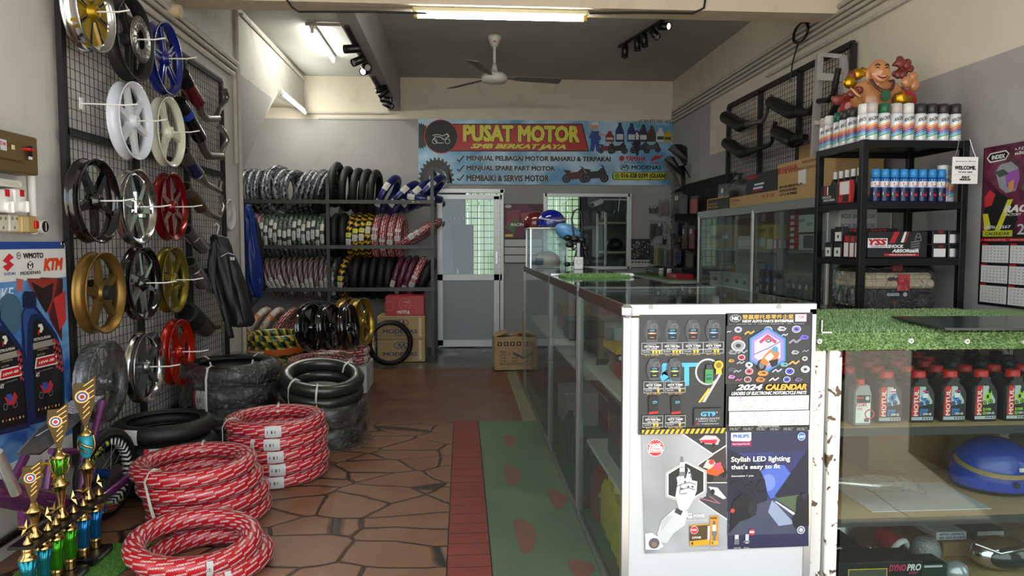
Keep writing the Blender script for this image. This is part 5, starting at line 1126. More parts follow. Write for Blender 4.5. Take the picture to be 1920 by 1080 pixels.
# posters on the white panel
FYP = 2.5505
def poster(name, label, c0, c1, c2):
    t = thing(name, label, 'poster', (0, 0, 0)); return t, sheet_px(c0, c1, c2, 1, FYP, t, .0005)
PBK = mat('2a2b2d', .35); CY = mat('4aa8cc', .4); GR = mat('6a6c70', .4); LG = mat('b9bbbf', .4); SILV = mat('a9abaf', .3, .5); YEL = mat('d9b02a', .4); ORN = mat('d0702a', .4); LIM = mat('8fb82a', .4); PNKK = mat('c2305c', .4)
t, s = poster('lubricant_poster', 'dark lubricant poster with eight products and a big figure nine', (1199, 591), (1359, 588), (1203, 811))
s.new(); s.rect(1199, 590, 1360, 812, PBK); s.done('sheet')
def oilpic(x, y, k, glow, acc, lines, lbl=True):
    s.new(); s.disc(x, y, 15*k, mat('3d3e41'), True, 22*k); s.poly([(x-10*k, y+20*k), (x-10*k, y-4*k), (x-8*k, y-9*k), (x-9*k, y-11*k), (x-9*k, y-20*k), (x-2*k, y-20*k), (x-2*k, y-14*k), (x+6*k, y-13*k), (x+10*k, y-6*k), (x+11*k, y+20*k)], mat('4b4d50')); s.disc(x+5*k, y-8*k, 6*k, GR, True, 6*k, 20, .8); s.rect(x-8*k, y-4*k, x+9*k, y+16*k, mat('1c1d20'))
    s.text('GT9', x-4*k, y-2.5*k, x+5*k, y+.5*k, CY, .04); s.poly([(x-9*k, y+4*k), (x, y+2*k), (x+10*k, y+4*k), (x, y+6*k)], mat(acc)); s.text(lines[1], x-6*k, y+3*k, x+7*k, y+5*k, PAPER, .03); s.rect(x-3*k, y+11*k, x+4*k, y+12.5*k, mat(acc)); s.done('product_print')
def pcap(x, y, l1, l2, l3, cups):
    s.new(); s.rect(x-19, y, x+19, y+21, LG); s.rect(x-18.3, y+.7, x+18.3, y+20.3, PBK); s.rect(x-18.5, y+13.2, x+18.5, y+13.9, LG)
    s.text(l1, x-9, y+2, x+9, y+4.2, PAPER, .01); s.text(l2, x-14, y+5, x+14, y+8.6, PAPER, .05); s.text('SAE 10W40', x-10, y+9.6, x+10, y+12.2, PAPER, .02); s.text(l3, x-16, y+15.5, x-3, y+18, PAPER, .01)
    for i in range(cups): s.poly([(x+(0 if cups > 1 else 6)+i*6, y+14.4), (x+5+(0 if cups > 1 else 6)+i*6, y+14.4), (x+4+(0 if cups > 1 else 6)+i*6, y+19.6), (x+1+(0 if cups > 1 else 6)+i*6, y+19.6)], YEL)
    s.text('Rm 38.00', x-13, y+22, x+13, y+24, YEL, .0, .2); s.done('caption_box')
s.new(); s.poly([(1243, 681), (1311, 680), (1310, 687), (1292, 688), (1292, 723), (1283, 724), (1283, 688), (1254, 690), (1246, 696), (1242, 706), (1241, 700), (1256, 700), (1256, 706), (1241, 716), (1237, 705), (1238, 690)], CY); s.poly([(1243, 716), (1275, 701), (1276, 712), (1253, 716)], CY); s.done('big_letters', 'large pale blue letters')
s.new(); s.disc(1327, 697, 24, SILV, True, 25, 36, .86); s.poly([(1349, 700), (1352, 703), (1322, 754), (1316, 754)], SILV); s.poly([(1309, 754), (1329, 727), (1332, 730), (1313, 755)], YEL); s.done('big_nine', 'silver figure nine shaped like a ring spanner')
for i, (x, a, l2, cu, l3) in enumerate(((1222, 'c87838', 'GT9 T700 Plus Ester', 3, 'Extra Power'), (1260, '3a90d8', 'GT9 T700 Plus', 3, 'Extra Power'), (1299, 'c85a38', 'GT9 T700', 2, 'Good Condition'), (1337, '3a90d8', 'GT9 T500', 2, 'Good Condition'))):
    oilpic(x, 621-i*.5, 1, None, a, (0, 'T700 PLUS'[:8])); pcap(x, 643-i*.7, ['Fully Synthetic', 'Semi Synthetic'][i % 2], l2, l3, cu)
for i, x in enumerate((1226, 1264)): oilpic(x, 692-i*.5, .98, None, '9ac02a', (0, 'T300')); pcap(x-1+i*2, 715-i*.7, ['Fully Synthetic', 'Semi Synthetic'][i], 'GT9 T300', 'Good Condition', 1)
for i, x in enumerate((1224, 1266)):
    s.new(); s.poly([(x-9, 745), (x-5, 741), (x+9, 742), (x+9, 774), (x-8, 776)], mat('1a1b1d')); s.poly([(x-8, 772), (x+9, 770), (x+9, 774), (x-8, 776)], RED); s.text('GT9', x-1, 751, x+7, 756, CY, .04); s.done('product_print'); pcap(x-1, 779-i*.7, 'Semi Synthetic', ['GT9 T600 Plus', 'GT9 T600'][i], 'Scooter Motor Oil', 2-i)
s.new(); s.rect(1321, 692, 1335, 718, mat('3f8a4a')); s.rect(1323, 683, 1333, 692, mat('3a3c40')); s.rect(1323, 701, 1333, 712, mat('2a5a34')); s.text('GT9', 1324, 703, 1332, 707, CY, .03); s.done('product_print', 'green bottle print')
s.new(); s.disc(1346, 684, 8.8, YEL, True, 8.8); s.disc(1346, 684, 5.5, mat('8a6a18'), True, 5.5); s.poly([(1341, 691), (1351, 691), (1352, 702), (1346, 699), (1341, 702)], YEL); s.done('rosette_print', 'gold rosette')
s.new(); s.rect(1300, 765, 1352, 798, PBK); s.text('GT9', 1312, 771, 1340, 779.5, CY, .05); s.disc(1342.5, 772, 1, PAPER, True, 1); s.text('LUBRICANTS', 1303, 782, 1348, 785.5, LG, .01, .3); s.text("KING'S TECH", 1308, 787, 1342, 789.6, LG, .01, .3); s.disc(1307, 793.5, 2, RED, True, 2); s.disc(1312, 793.5, 2, BLU, True, 2); s.text('find/gt9.gt9lubricants', 1315, 792, 1346, 795, PAPER); s.done('brand_lettering')
s.new(); s.poly([(1202, 805), (1360, 801), (1360, 811), (1203, 813)], YEL)
for i in range(17): s.poly([(1203+i*9.4, 813-i*.1), (1207+i*9.4, 813-i*.1), (1212+i*9.4, 805-i*.25), (1208+i*9.4, 805-i*.25)], PBK)
s.done('hazard_stripe', 'yellow and black hazard stripe')
t, s = poster('parts_calendar', 'dark 2024 parts calendar poster with a lit hexagon and small parts', (1360, 588), (1518, 585), (1361, 806)); t['category'] = 'calendar'
s.new(); s.rect(1360.5, 587, 1518, 806.5, mat('16171a', .35)); s.done('sheet')
s.new(); s.disc(1379, 597, 11, LG, True, 7); s.disc(1379, 597, 10, PBK, True, 6.2); s.text('NK', 1372, 593.5, 1386, 600.5, PAPER, .05); s.text('雙贏摩托車零件企業', 1392, 589.5, 1488, 598.5, mat('c9a24a'), .02); s.text('NKW AUTO PARTS ENTERPRISE', 1392, 599.5, 1488, 604.5, PAPER, .05); s.rect(1491, 589, 1512, 603, mat('d9a8b4')); s.rect(1492.5, 590.5, 1510.5, 601.5, PAPER); s.text('TOP', 1496, 592, 1507, 598, PNKK, .04); s.text('11-1, JALAN PJS 11, TAMAN BANDAR  TEL: 03-5632', 1368, 606.5, 1508, 608.6, LG); s.done('heading_lettering', 'gold and white heading')
s.new(); rd = random.Random(2)
PTS = [(1367, 622, 4, 'b9b9c0'), (1384, 618, 9, '9a94b8'), (1382, 634, 9, 'b82a2c'), (1405, 624, 9, 'c89a3a'), (1440, 618, 10, '7a7a8a'), (1466, 616, 9, 'a9a9b0'), (1471, 628, 6, 'b9b9c8'), (1493, 617, 11, '7a6ac0'), (1508, 632, 9, '6a5ac0'), (1490, 640, 11, '8a8aa0'), (1384, 648, 17, '8a8a90'), (1374, 660, 9, '7a7a80'), (1392, 660, 9, '8a8a96'), (1390, 670, 9, 'b03038'), (1371, 676, 6, 'c8883a'), (1388, 680, 7, 'a0a0a8'), (1404, 684, 9, 'b0b0b8'), (1372, 692, 8, '4a4a52'), (1382, 696, 7, '9a9aa0'), (1404, 696, 10, 'c04a58'), (1430, 699, 11, 'c8883a'), (1456, 695, 9, 'a8a8c8'), (1480, 696, 11, '4a4ac0'), (1470, 683, 8, '6aa0b0'), (1488, 680, 10, 'c89a5a'), (1509, 692, 11, 'b0b0b4'), (1490, 660, 8, '9a9aa4'), (1509, 658, 6, '8a8a90'), (1508, 672, 7, 'a0a0a4'), (1371, 706, 7, 'b87ab8'), (1384, 712, 6, 'c05a8a'), (1401, 711, 9, '8a3a44'), (1425, 711, 10, 'b0703a'), (1450, 711, 9, 'c8b4b4'), (1474, 711, 9, '4a4aa8'), (1496, 711, 8, '6a5a7a')]
s.rect(1362, 611, 1517, 718, PBK)
for i, (x, y, r, c_) in enumerate(PTS):
    if i % 3 == 1: s.disc(x, y, r*.8, LG, True, r*.62); s.disc(x, y, r*.65, mat(c_), True, r*.48); s.disc(x, y, r*.3, PBK, True, r*.22)
    elif i % 3 == 2: s.poly([(x-r, y+r*.1), (x-r*.5, y-r*.5), (x+r*.4, y-r*.4), (x+r, y+r*.0), (x+r*.5, y+r*.5), (x-r*.6, y+r*.5)], mat(c_)); s.poly([(x-r*.5, y), (x+r*.3, y-r*.2), (x+r*.5, y+r*.2)], PBK)
    else: s.line([(x-r, y+r*.3), (x-r*.2, y-r*.3), (x+r*.2, y+r*.2), (x+r, y-r*.4)], r*.32, mat(c_))
s.done('parts_print', 'small motorcycle parts print')
s.new(); hx = [(1438+39*math.cos(PI/6+PI/3*i), 655+42*math.sin(PI/6+PI/3*i)) for i in range(6)]; s.poly(hx, mat('3a7fb0')); s.poly([(1438+(a-1438)*.9, 655+(b_-655)*.9) for a, b_ in hx], mat('8a7fc0')); s.poly([(1438+(a-1438)*.72, 655+(b_-655)*.72) for a, b_ in hx], mat('b9b4dc')); s.poly([(1422, 640), (1438, 626), (1456, 640), (1452, 644), (1438, 634), (1425, 644)], PNKK); s.disc(1440, 638, 6.5, PAPER, True, 4.5); s.disc(1440, 638, 6, mat('2a2440'), True, 4); s.text('NK', 1436.5, 636, 1443.5, 640, PAPER, .03); s.done('hexagon_print', 'glowing hexagon print')
s.new(); s.disc(1427, 684, 9, BLACK, True, 11); s.disc(1427, 684, 5, GR, True, 7); s.poly([(1424, 678), (1432, 666), (1444, 654), (1454, 650), (1460, 662), (1456, 674), (1444, 676), (1436, 686)], ORN); s.poly([(1432, 670), (1444, 660), (1450, 668), (1440, 678)], PAPER); s.disc(1452, 655, 6, mat('4a8aa8'), True, 6); s.poly([(1440, 676), (1458, 672), (1456, 684), (1446, 688)], BLACK); s.line([(1413, 664), (1440, 652), (1462, 640)], 1, INK); s.done('rider_print', 'orange race bike print')
s.new(); s.text('2024', 1379, 720, 1429, 731, LG, .06, .3); s.text('CALENDAR', 1434, 719.5, 1511, 730.5, mat('d9a23a'), .06, .25); s.text('LEADERS OF ELECTRONIC MOTORCYCLE PARTS', 1370, 733, 1511, 739.5, PAPER, .05, .3); s.done('title_lettering', 'silver and gold title')
for r in range(2):
    for c_ in range(6):
        x0 = 1365.5+c_*24.9; y0 = 743-c_*.5+r*28; s.new(); s.rect(x0, y0, x0+24, y0+26.5, mat('e4e2e0', .5)); s.text(['January', 'February', 'March', 'April', 'May', 'June', 'July', 'August', 'September', 'October', 'November', 'December'][r*6+c_], x0+8, y0+1, x0+17, y0+2.8, SGRY)
        s.text(str(r*6+c_+1), x0+20.5, y0+.8, x0+23, y0+3.2, RED, .03)
        for w_ in range(5): s.text(['      1  2  3  4', '5  6  7  8  9 10 11', '12 13 14 15 16 17 18', '19 20 21 22 23 24 25', '26 27 28 29 30'][w_], x0+1.5, y0+6.5+w_*4, x0+22.5 if w_ < 4 else x0+16, y0+8.6+w_*4, SGRY, .02, 0, True)
        s.done('month_block')
s.new(); s.text('PUBLIC HOLIDAY MALAYSIA', 1419, 797, 1458, 799, PAPER, .02)
for i in range(6): s.text('01 Jan  New Year\n10 Feb  Raya\n01 May  Buruh', 1366+i*25, 800, 1386+i*25, 805.5, LG, .01)
s.done('holiday_lettering')
t, s = poster('spark_plug_poster', 'silver spark plug poster with a robot arm and hexagon', (1203, 813), (1362, 810), (1209, 1038))
SG, n, l, bb = nodes_mat('silver_print'); tc = n.new('ShaderNodeTexCoord').outputs['Object']; l.new(mixc(n, l, ramp(n, l, noise(n, l, tc, 2.5, 2, .3), .35, .7), '77797d', 'b4b6b9'), bb.inputs['Base Color']); bb.inputs['Roughness'].default_value = .4
s.new(); s.poly([(1203, 814), (1363, 810), (1363, 1031), (1209, 1038)], SG); s.done('sheet')
s.new(); s.poly([(1279, 813), (1361, 811), (1361, 834), (1336, 851)], mat('2c2d30')); s.poly([(1308, 872), (1361, 837), (1363, 904), (1325, 904), (1324, 886)], mat('3a3230')); s.poly([(1310, 938), (1324, 930), (1324, 906), (1363, 906), (1363, 972)], mat('3a3a42'))
s.poly([(1311, 824), (1322, 816), (1342, 817), (1350, 825), (1346, 834), (1316, 832)], mat('b9b4b6')); s.poly([(1311, 825), (1345, 824), (1342, 832), (1318, 831)], mat('c02a3c')); s.disc(1318, 832, 3, INK, True, 3); s.disc(1338, 834, 3, INK, True, 3)
s.disc(1331, 896, 7, INK, True, 8); s.disc(1356, 886, 7, INK, True, 9); s.poly([(1322, 886), (1332, 872), (1344, 868), (1354, 874), (1358, 884), (1344, 892), (1332, 890)], mat('d0501c')); s.poly([(1318, 876), (1326, 862), (1338, 862), (1342, 870), (1330, 880)], mat('c8bab0')); s.disc(1334, 866, 5, mat('c03a30'), True, 5); s.poly([(1338, 870), (1352, 866), (1352, 880), (1342, 882)], mat('d84a60'))
s.poly([(1328, 912), (1345, 914), (1362, 934), (1356, 936), (1338, 926)], mat('d8cdd4')); s.disc(1336, 922, 4, INK, True, 5); s.line([(1330, 930), (1350, 944), (1312, 934)], 2, mat('a05a68')); s.line([(1279, 813), (1337, 852), (1308, 872)], 2.4, PAPER); s.line([(1337, 851), (1362, 835)], 2.4, PAPER); s.line([(1324, 905), (1363, 905)], 1.4, PAPER); s.line([(1310, 938), (1363, 974)], 2, PAPER); s.done('racing_prints', 'racing photographs')
s.new(); hx = [(1286, 862), (1325, 882), (1325, 924), (1288, 946), (1247, 932), (1247, 886)]; s.poly(hx, SILV); s.poly([(1286+(a-1286)*.9, 903+(b_-903)*.9) for a, b_ in hx], PAPER); s.poly([(1286+(a-1286)*.84, 903+(b_-903)*.84) for a, b_ in hx], mat('1c1d20')); s.done('hexagon_frame', 'silver hexagon with black centre')
s.new(); s.disc(1229, 839.5, 16, PAPER, True, 16); s.disc(1229, 839.5, 15, mat('c8283c'), True, 15); s.rect(1216, 838.5, 1242, 848, PAPER); s.text('NGK', 1218, 831, 1240, 838, PAPER, .06); s.text('SPARK', 1219, 840, 1239, 843, mat('c8283c'), .03); s.text('PLUGS', 1219, 844, 1239, 847.5, mat('c8283c'), .03)
for i in range(9): s.line([(1229+9*math.cos(PI+PI*i/8), 836+8*math.sin(PI+PI*i/8)), (1229+14*math.cos(PI+PI*i/8), 838+13*math.sin(PI+PI*i/8))], .6, PAPER)
s.done('round_logo', 'round red and white logo')
s.new(); WR = mat('c2c4c6', .3); 
s.poly([(1266, 930), (1270, 905), (1268, 895), (1275, 890), (1285, 897), (1290, 880), (1288, 876), (1293, 880), (1297, 900), (1307, 902), (1306, 920), (1298, 940), (1290, 954), (1276, 962), (1271, 950)], WR); s.poly([(1271, 954), (1290, 958), (1284, 984), (1262, 1000), (1250, 1018), (1236, 1016), (1232, 1000), (1240, 975), (1262, 955)], WR); s.poly([(1268, 952), (1280, 958), (1276, 966), (1264, 960)], mat('3a3a3c')); s.poly([(1238, 980), (1246, 968), (1262, 966), (1240, 996)], mat('b4b6b8'))
for a in ([(1276, 908), (1292, 904), (1304, 908)], [(1274, 918), (1290, 914), (1303, 918)], [(1276, 926), (1288, 924)], [(1268, 912), (1276, 908), (1274, 926)]): s.line(a, 1.3, mat('4a4c50'))
for x, y in ((1284, 903), (1296, 893), (1292, 886), (1290, 912), (1278, 916), (1298, 912)): s.disc(x, y, 2, mat('4a4c50'), True, 2)
s.poly([(1209, 1000), (1222, 998), (1234, 1006), (1244, 1024), (1234, 1030), (1210, 1030)], mat('cfd0d2')); s.disc(1226, 1018, 10, mat('55565a'), True, 10); s.disc(1226, 1020, 5, mat('8a6a5a'), True, 5); s.rect(1274, 866, 1283, 890, PAPER); s.rect(1276, 856, 1280, 866, GR); s.rect(1273, 884, 1284, 892, GR); s.rect(1275, 892, 1282, 906, LG); s.text('NGK', 1275, 874, 1282, 877, SGRY, .03); s.done('robot_arm_print', 'white robot hand holding a spark plug')
s.new(); s.text('G', 1287, 961, 1297, 971, PAPER, .08); s.text('-POWER', 1298, 963.5, 1321, 969.5, PAPER, .05); s.text('Platinum Alloy Spark Plugs', 1285, 973, 1325, 976.5, PAPER, .01); s.done('lettering')
s.new(); s.poly([(1292, 984), (1329, 981), (1330, 1021), (1293, 1024)], mat('c8961c')); s.poly([(1292, 986), (1329, 983), (1329, 1010), (1292, 1014)], mat('4a3a1c')); s.disc(1301, 993, 7.5, PAPER, True, 7.5); s.disc(1301, 993, 6.8, mat('c8283c'), True, 6.8); s.text('NGK', 1296, 991, 1306, 994.5, PAPER, .05); s.text('G-POWER', 1297, 1005, 1314, 1009, PAPER, .04); s.text('4', 1295, 1015, 1299, 1021, INK, .05); s.rect(1326, 985, 1330, 1012, LG); s.poly([(1330, 967), (1346, 966), (1346, 1021), (1331, 1022)], mat('c8881c')); s.text('NGK', 1331.5, 968.5, 1344, 972.5, INK, .05); s.rect(1336, 976, 1340, 984, SGRY); s.rect(1335, 983, 1341.5, 995, PAPER); s.rect(1333.5, 995, 1343, 1003, GR); s.rect(1336, 1003, 1341, 1013, GR); s.rect(1331.5, 1013, 1346, 1020, mat('d9a83a')); s.text('G', 1333, 1014, 1337, 1019, INK, .05); s.text('YOUR PLUGS    www.ngk.com.my', 1307, 1025, 1356, 1028.5, PAPER); s.done('package_print', 'amber spark plug boxes print')
t, s = poster('lighting_poster', 'dark blue LED lighting poster with two motorcycles on a night road', (1363, 810), (1516, 807), (1365, 1030))
NB, n, l, bb = nodes_mat('night_print'); tc = n.new('ShaderNodeTexCoord').outputs['Object']; l.new(mixc(n, l, ramp(n, l, noise(n, l, tc, 6, 5, 1), .35, .7), '1a2350', '2f3f86'), bb.inputs['Base Color']); bb.inputs['Roughness'].default_value = .35
s.new(); s.poly([(1363, 810), (1516, 807), (1516, 1024), (1365, 1030)], mat('1c2346', .35)); s.done('sheet')
s.new(); s.poly([(1364, 850), (1516, 846), (1516, 940), (1364, 950)], NB); s.poly([(1418, 890), (1440, 872), (1470, 872), (1484, 890), (1460, 930), (1445, 935)], mat('4a62b8')); s.disc(1440, 905, 14, mat('6a80cc'), True, 16)
s.poly([(1364, 842), (1384, 850), (1420, 870), (1434, 900), (1440, 930), (1436, 940), (1364, 960)], mat('12162c')); s.poly([(1516, 840), (1496, 868), (1470, 905), (1452, 930), (1462, 936), (1516, 950)], mat('14182e')); s.poly([(1452, 934), (1480, 930), (1516, 925), (1516, 962), (1500, 966)], mat('4a5a44'))
s.poly([(1440, 938), (1453, 938), (1504, 975), (1500, 1000), (1364, 1004), (1364, 984), (1420, 945)], mat('3c4256')); s.poly([(1447, 938), (1456, 945), (1490, 982), (1460, 986), (1440, 960)], mat('8a96b0')); s.poly([(1452, 940), (1456, 940), (1500, 968), (1496, 972)], mat('c8ccd4')); s.line([(1386, 978), (1418, 960)], 1.4, LG)
for i in range(30): rd2 = random.Random(i); s.disc(rd2.uniform(1368, 1432), rd2.uniform(866, 925), rd2.uniform(3, 7), mat('0f1226'), True, rd2.uniform(3, 7))
s.poly([(1366, 1000), (1374, 940), (1390, 925), (1404, 928), (1418, 945), (1417, 965), (1402, 972), (1386, 978)], mat('0c0e18')); s.disc(1411, 952, 8, mat('1a1e2c'), True, 15); s.line([(1402, 915), (1412, 925), (1416, 930)], 1, INK); s.disc(1373, 957, 4, mat('d03a34'), True, 4); s.poly([(1492, 960), (1494, 932), (1504, 924), (1516, 926), (1516, 985), (1490, 985)], mat('0e1018')); s.disc(1494, 975, 9, mat('10131c'), True, 14); s.disc(1508, 930, 5, mat('20263a'), True, 6); s.done('night_road_print', 'night road photograph print')
s.new(); s.poly([(1370, 811), (1408, 810), (1408, 825), (1405, 827), (1373, 827), (1370, 825)], PAPER); s.text('PHILIPS', 1374, 814, 1404, 820.5, mat('1c5aa8'), .05); s.poly([(1370, 828), (1408, 827), (1408, 836), (1370, 836.5)], mat('8a2450')); s.text('Motion Essential Moto LED', 1373, 830.5, 1405, 833.5, PAPER, .01); s.done('brand_badge', 'white and magenta badge')
s.new(); s.disc(1502, 818, 7.5, PAPER, True, 7.5); s.disc(1502, 818, 6.6, mat('2a6ab0'), True, 6.6); s.text('LED', 1496.5, 816, 1507.5, 820.5, PAPER, .05); s.done('round_logo', 'round blue logo')
s.new(); s.text('Stylish LED lighting', 1370, 855, 1481, 867.5, PAPER, .035); s.text("that's easy to fit", 1370, 870, 1462, 881, PAPER, .035); s.text('innovation + you', 1371, 890, 1412, 894.5, PAPER, .03); s.done('slogan_lettering', 'white slogan')
s.new(); s.disc(1501, 993, 7.5, LG, True, 7.5); s.disc(1501, 993, 5.5, mat('2a3050'), True, 5.5); s.disc(1501, 993, 4, LG, True, 4); s.disc(1409, 997, 6, mat('b03050'), True, 6); s.rect(1405, 995, 1413, 998.5, PAPER); s.rect(1377, 1002, 1384, 1020, LG); s.rect(1376, 1010, 1385, 1020, GR); s.rect(1397, 1001, 1403, 1018, LG); s.rect(1393, 1013, 1405, 1016, GR); s.text('H4-H6', 1375, 1025, 1388, 1027.5, PAPER); s.text('M5-Hi/Lo', 1394, 1025, 1404, 1027.5, PAPER); s.done('bulb_print', 'bulb and badge print')
# ------------------------------------------------------------------ goods inside the nearest counters
def jerry(label, c, w, d, h, m, cap, group, rz=0., name='oil_bottle', first={}):
    key = (w, d, h, m.name, cap.name)
    if key in first: return dup(first[key], T(*c) @ RZ(rz), label, group)
    t = thing(name, label, 'bottle', c, rz, group); b = MB()
    o = [(-w*.5, .004), (-w*.46, 0), (w*.46, 0), (w*.5, .004), (w*.5, h*.62), (w*.42, h*.74), (w*.16, h*.84), (w*.16, h*.88), (-w*.3, h*.88), (-w*.3, h*.86), (-w*.5, h*.70)]
    b.prism(o, -d/2, d/2, m, RX(PI/2)); b.prism([(p[0]*.94, p[1]*.985+.002) for p in o], -d/2-.006, d/2+.006, m, RX(PI/2)); b.build('bottle_body', t)
    b = MB(); b.cyl((-w*.07, 0, h*.87), (-w*.07, 0, h), w*.19, cap, 18); b.build('bottle_cap', t)
    b = MB(); b.box((w*.04, -d/2-.0068, h*.36), (w*.7, .001, h*.46), mat('7a5a1c' if m.name.endswith('d0b420') else '5c625c', .5), None); b.box((w*.04, -d/2-.0075, h*.5), (w*.6, .001, h*.08), STK); b.build('bottle_label', t)
    first[key] = t; return t
YB1 = mat('d0b420', .4); YCAP = mat('d6bc2a', .4); GB1 = mat('3c443f', .4); GCAP = mat('596460', .4)
for i in range(4): jerry(nth(i, 'yellow oil bottle', 'in the front row inside the near counter', 4).replace('leftmost', 'nearest to the front, first').replace('rightmost', 'last'), (.69+.005*i, 2.86+.145*i, .045), .085, .115, .255, YB1, YCAP, 'yellow oil bottles in the near counter', PI/2*0+.06)
for i in range(3): jerry(['first', 'second', 'third'][i]+' yellow oil bottle of the row further from the aisle glass', (.80+.004*i, 2.86+.145*i, .045), .085, .115, .255, YB1, YCAP, 'yellow oil bottles in the near counter', .06)
jerry('red oil bottle behind the yellow bottles inside the near counter', (.68, 3.45, .045), .085, .11, .26, mat('8a1c1c', .4), mat('9a2020', .4), None)
for i in range(6): jerry(nth(i, 'grey oil bottle', 'on the base of the middle counter', 6).replace('leftmost', 'nearest').replace('rightmost', 'farthest'), (.70, 3.70+.17*i, .045), .09, .12, .27, GB1, GCAP, 'grey oil bottles in the middle counter')
def bx(label, x0, x1, y0, y1, z0, h, m, rz=0., txt=None, tm=INK, name='carton', cat='box', th=None, side='f', group=None, sticker_=None, tw=.7, ty=.5, flap=None, tb=.04, tsh=0.):
    """carton: world extents; txt on the side that faces the camera (f) or the aisle (l)"""
    t = thing(name, label, cat, ((x0+x1)/2, (y0+y1)/2, z0+.0008), rz, group); w, d = x1-x0, y1-y0; b = MB(); b.box((0, 0, h/2), (w, d, h), m, None, min(.003, h*.05)); b.build(name+'_body', t)
    if txt or sticker_:
        O = Vector((-w/2, -d/2-.0004, h)) if side == 'f' else (Vector((-w/2-.0004, d/2, h)) if side == 'l' else Vector((w/2+.0004, -d/2, h))); U = Vector((w, 0, 0)) if side == 'f' else (Vector((0, -d, 0)) if side == 'l' else Vector((0, d, 0)))
        s = Sheet(O, U, Vector((0, 0, -h)), t); W_ = s.w
        if sticker_:
            for (a0, b0, a1, b1, m_) in sticker_: s.new(); s.rect(a0*W_, b0*h, a1*W_, b1*h, m_, False); s.done('printed_panel')
        if txt:
            for (tx_, a0, b0, a1, b1, m_) in (txt if isinstance(txt, list) else [(txt, .5-tw/2, ty-.13, .5+tw/2, ty+.13, tm)]): s.new(); s.text(tx_, a0*W_, b0*h, a1*W_, b1*h, m_, tb, tsh, False); s.done('lettering')
    if flap: b = MB(); b.prism([(0, -d/2), (.1, -d/2+.01), (.1, d/2-.01), (0, d/2)], -.0015, .0015, m, T(w/2*flap, 0, h) @ RZ(0 if flap > 0 else PI) @ RY(-.9)); b.build('flap', t)
    return t
CD2 = mat('7d5f38', .8, 0, .1, 7); CD3 = mat('96754a', .8, 0, .08, 7); DKP = mat('17181a', .4); REDB = mat('a01c20', .45); YELB = mat('c9a21c', .45); WHB = mat('c4c4c0', .5)
bx('lower brown carton of two lettered THAILAND inside the near counter', .68, .86, 2.80, 2.95, .787, .10, CD2, 0, [('THAILAND', .3, .75, .8, .85, INK)])
bx('upper brown carton of two lettered THAILAND inside the near counter', .68, .86, 2.80, 2.95, .889, .10, CD2, 0, [('THAILAND', .3, .75, .8, .85, INK)])
bx('brown carton with a white label nearest the front inside the near counter', .80, .98, 2.60, 2.76, .787, .17, CD2, .05, None, side='l', sticker_=[(.3, .3, .7, .7, PAPER)])
bx('small red carton with yellow mark on the near counter shelf', .70, .80, 3.16, 3.27, .787, .08, REDB, 0, None, sticker_=[(.35, .25, .85, .75, YELB)])
bx('flat yellow carton lying high inside the near counter', .68, .98, 3.14, 3.42, .90, .025, YELB, 0, [('STATOR', .4, .2, .6, .8, DKP)])
bx('white edged flat carton under the yellow one in the near counter', .68, .98, 3.14, 3.42, .87, .028, DKP, 0, None, sticker_=[(.05, .2, .2, .8, PAPER), (.25, .2, .45, .8, PAPER), (.5, .2, .6, .8, PAPER)])
bx('open tan carton standing behind the THAILAND cartons', .82, 1.02, 3.0, 3.14, .787, .16, CD3, 0, None, flap=1)
bx('tall tan carton at the back of the near counter shelf', .80, .94, 3.30, 3.5, .93, .16, CD3)
b = MB(); b.box((.86, 3.28, .827), (.3, .3, .08), CD3, None, .004); solo(b, 'carton', 'tan carton carrying the flat yellow cartons in the near counter', 'box')
rd = random.Random(4)
for i in range(3):
    b = MB(); b.sphere((.72+.09*i, 2.72+.1*i, 1.04-.0*i), (.05, .05, .05), FILM2, 14, 8); b.box((.72+.09*i, 2.72+.1*i, 1.04), (.05, .03, .05), [CHROME, BLACK, RED][i], RZ(0), .006); b.cyl((.72+.09*i, 2.72+.1*i, 1.09), (.72+.09*i, 2.72+.1*i, 1.15), .003, STN, 6)
    solo(b, 'parts_bag', ['clear bag with chrome parts hung under the near counter glass', 'clear bag with black parts hung under the near counter glass', 'clear bag with red parts hung under the near counter glass'][i], 'bag')
bx('large dark carton lettered DYNOPRO on the lower shelf of the near counter', .68, 1.0, 2.62, 3.30, .411, .26, DKP, 0, [('DYNO', .45, .2, .7, .36, PAPER), ('PRO', .71, .2, .9, .36, RED), ('RACING EXHAUST', .45, .75, .9, .82, RED)], side='l', sticker_=[(.1, .15, .4, .75, mat('3a4a44')), (.02, .2, .06, .5, ORN)], tsh=.2)
film = MB(); film.box((.84, 3.0, .70), (.34, .74, .05), FILM, None, .02); solo(film, 'plastic_wrap', 'clear film lying over the large dark carton', 'plastic wrap')
b = MB(); b.tube([(.72, 3.75, .735), (.80, 3.95, .78), (.82, 4.3, .77), (.76, 4.6, .735)], [.02, .045, .05, .02], MBLACK, 12); solo(b, 'seat_cover', 'dark curved cover on the shelf of the middle counter', 'cover')
bx('grey carton on the shelf of the middle counter', .9, 1.06, 4.2, 4.5, .711, .18, BOXG); bx('dark carton on the shelf of the farthest counter', .75, 1.0, 5.0, 5.3, .711, .14, DKP); bx('tan carton on the shelf of the farthest counter', .78, 1.02, 5.6, 5.9, .711, .2, CD3); bx('white carton on the base of the farthest counter', .75, 1.0, 5.2, 5.6, .042, .25, WHB)
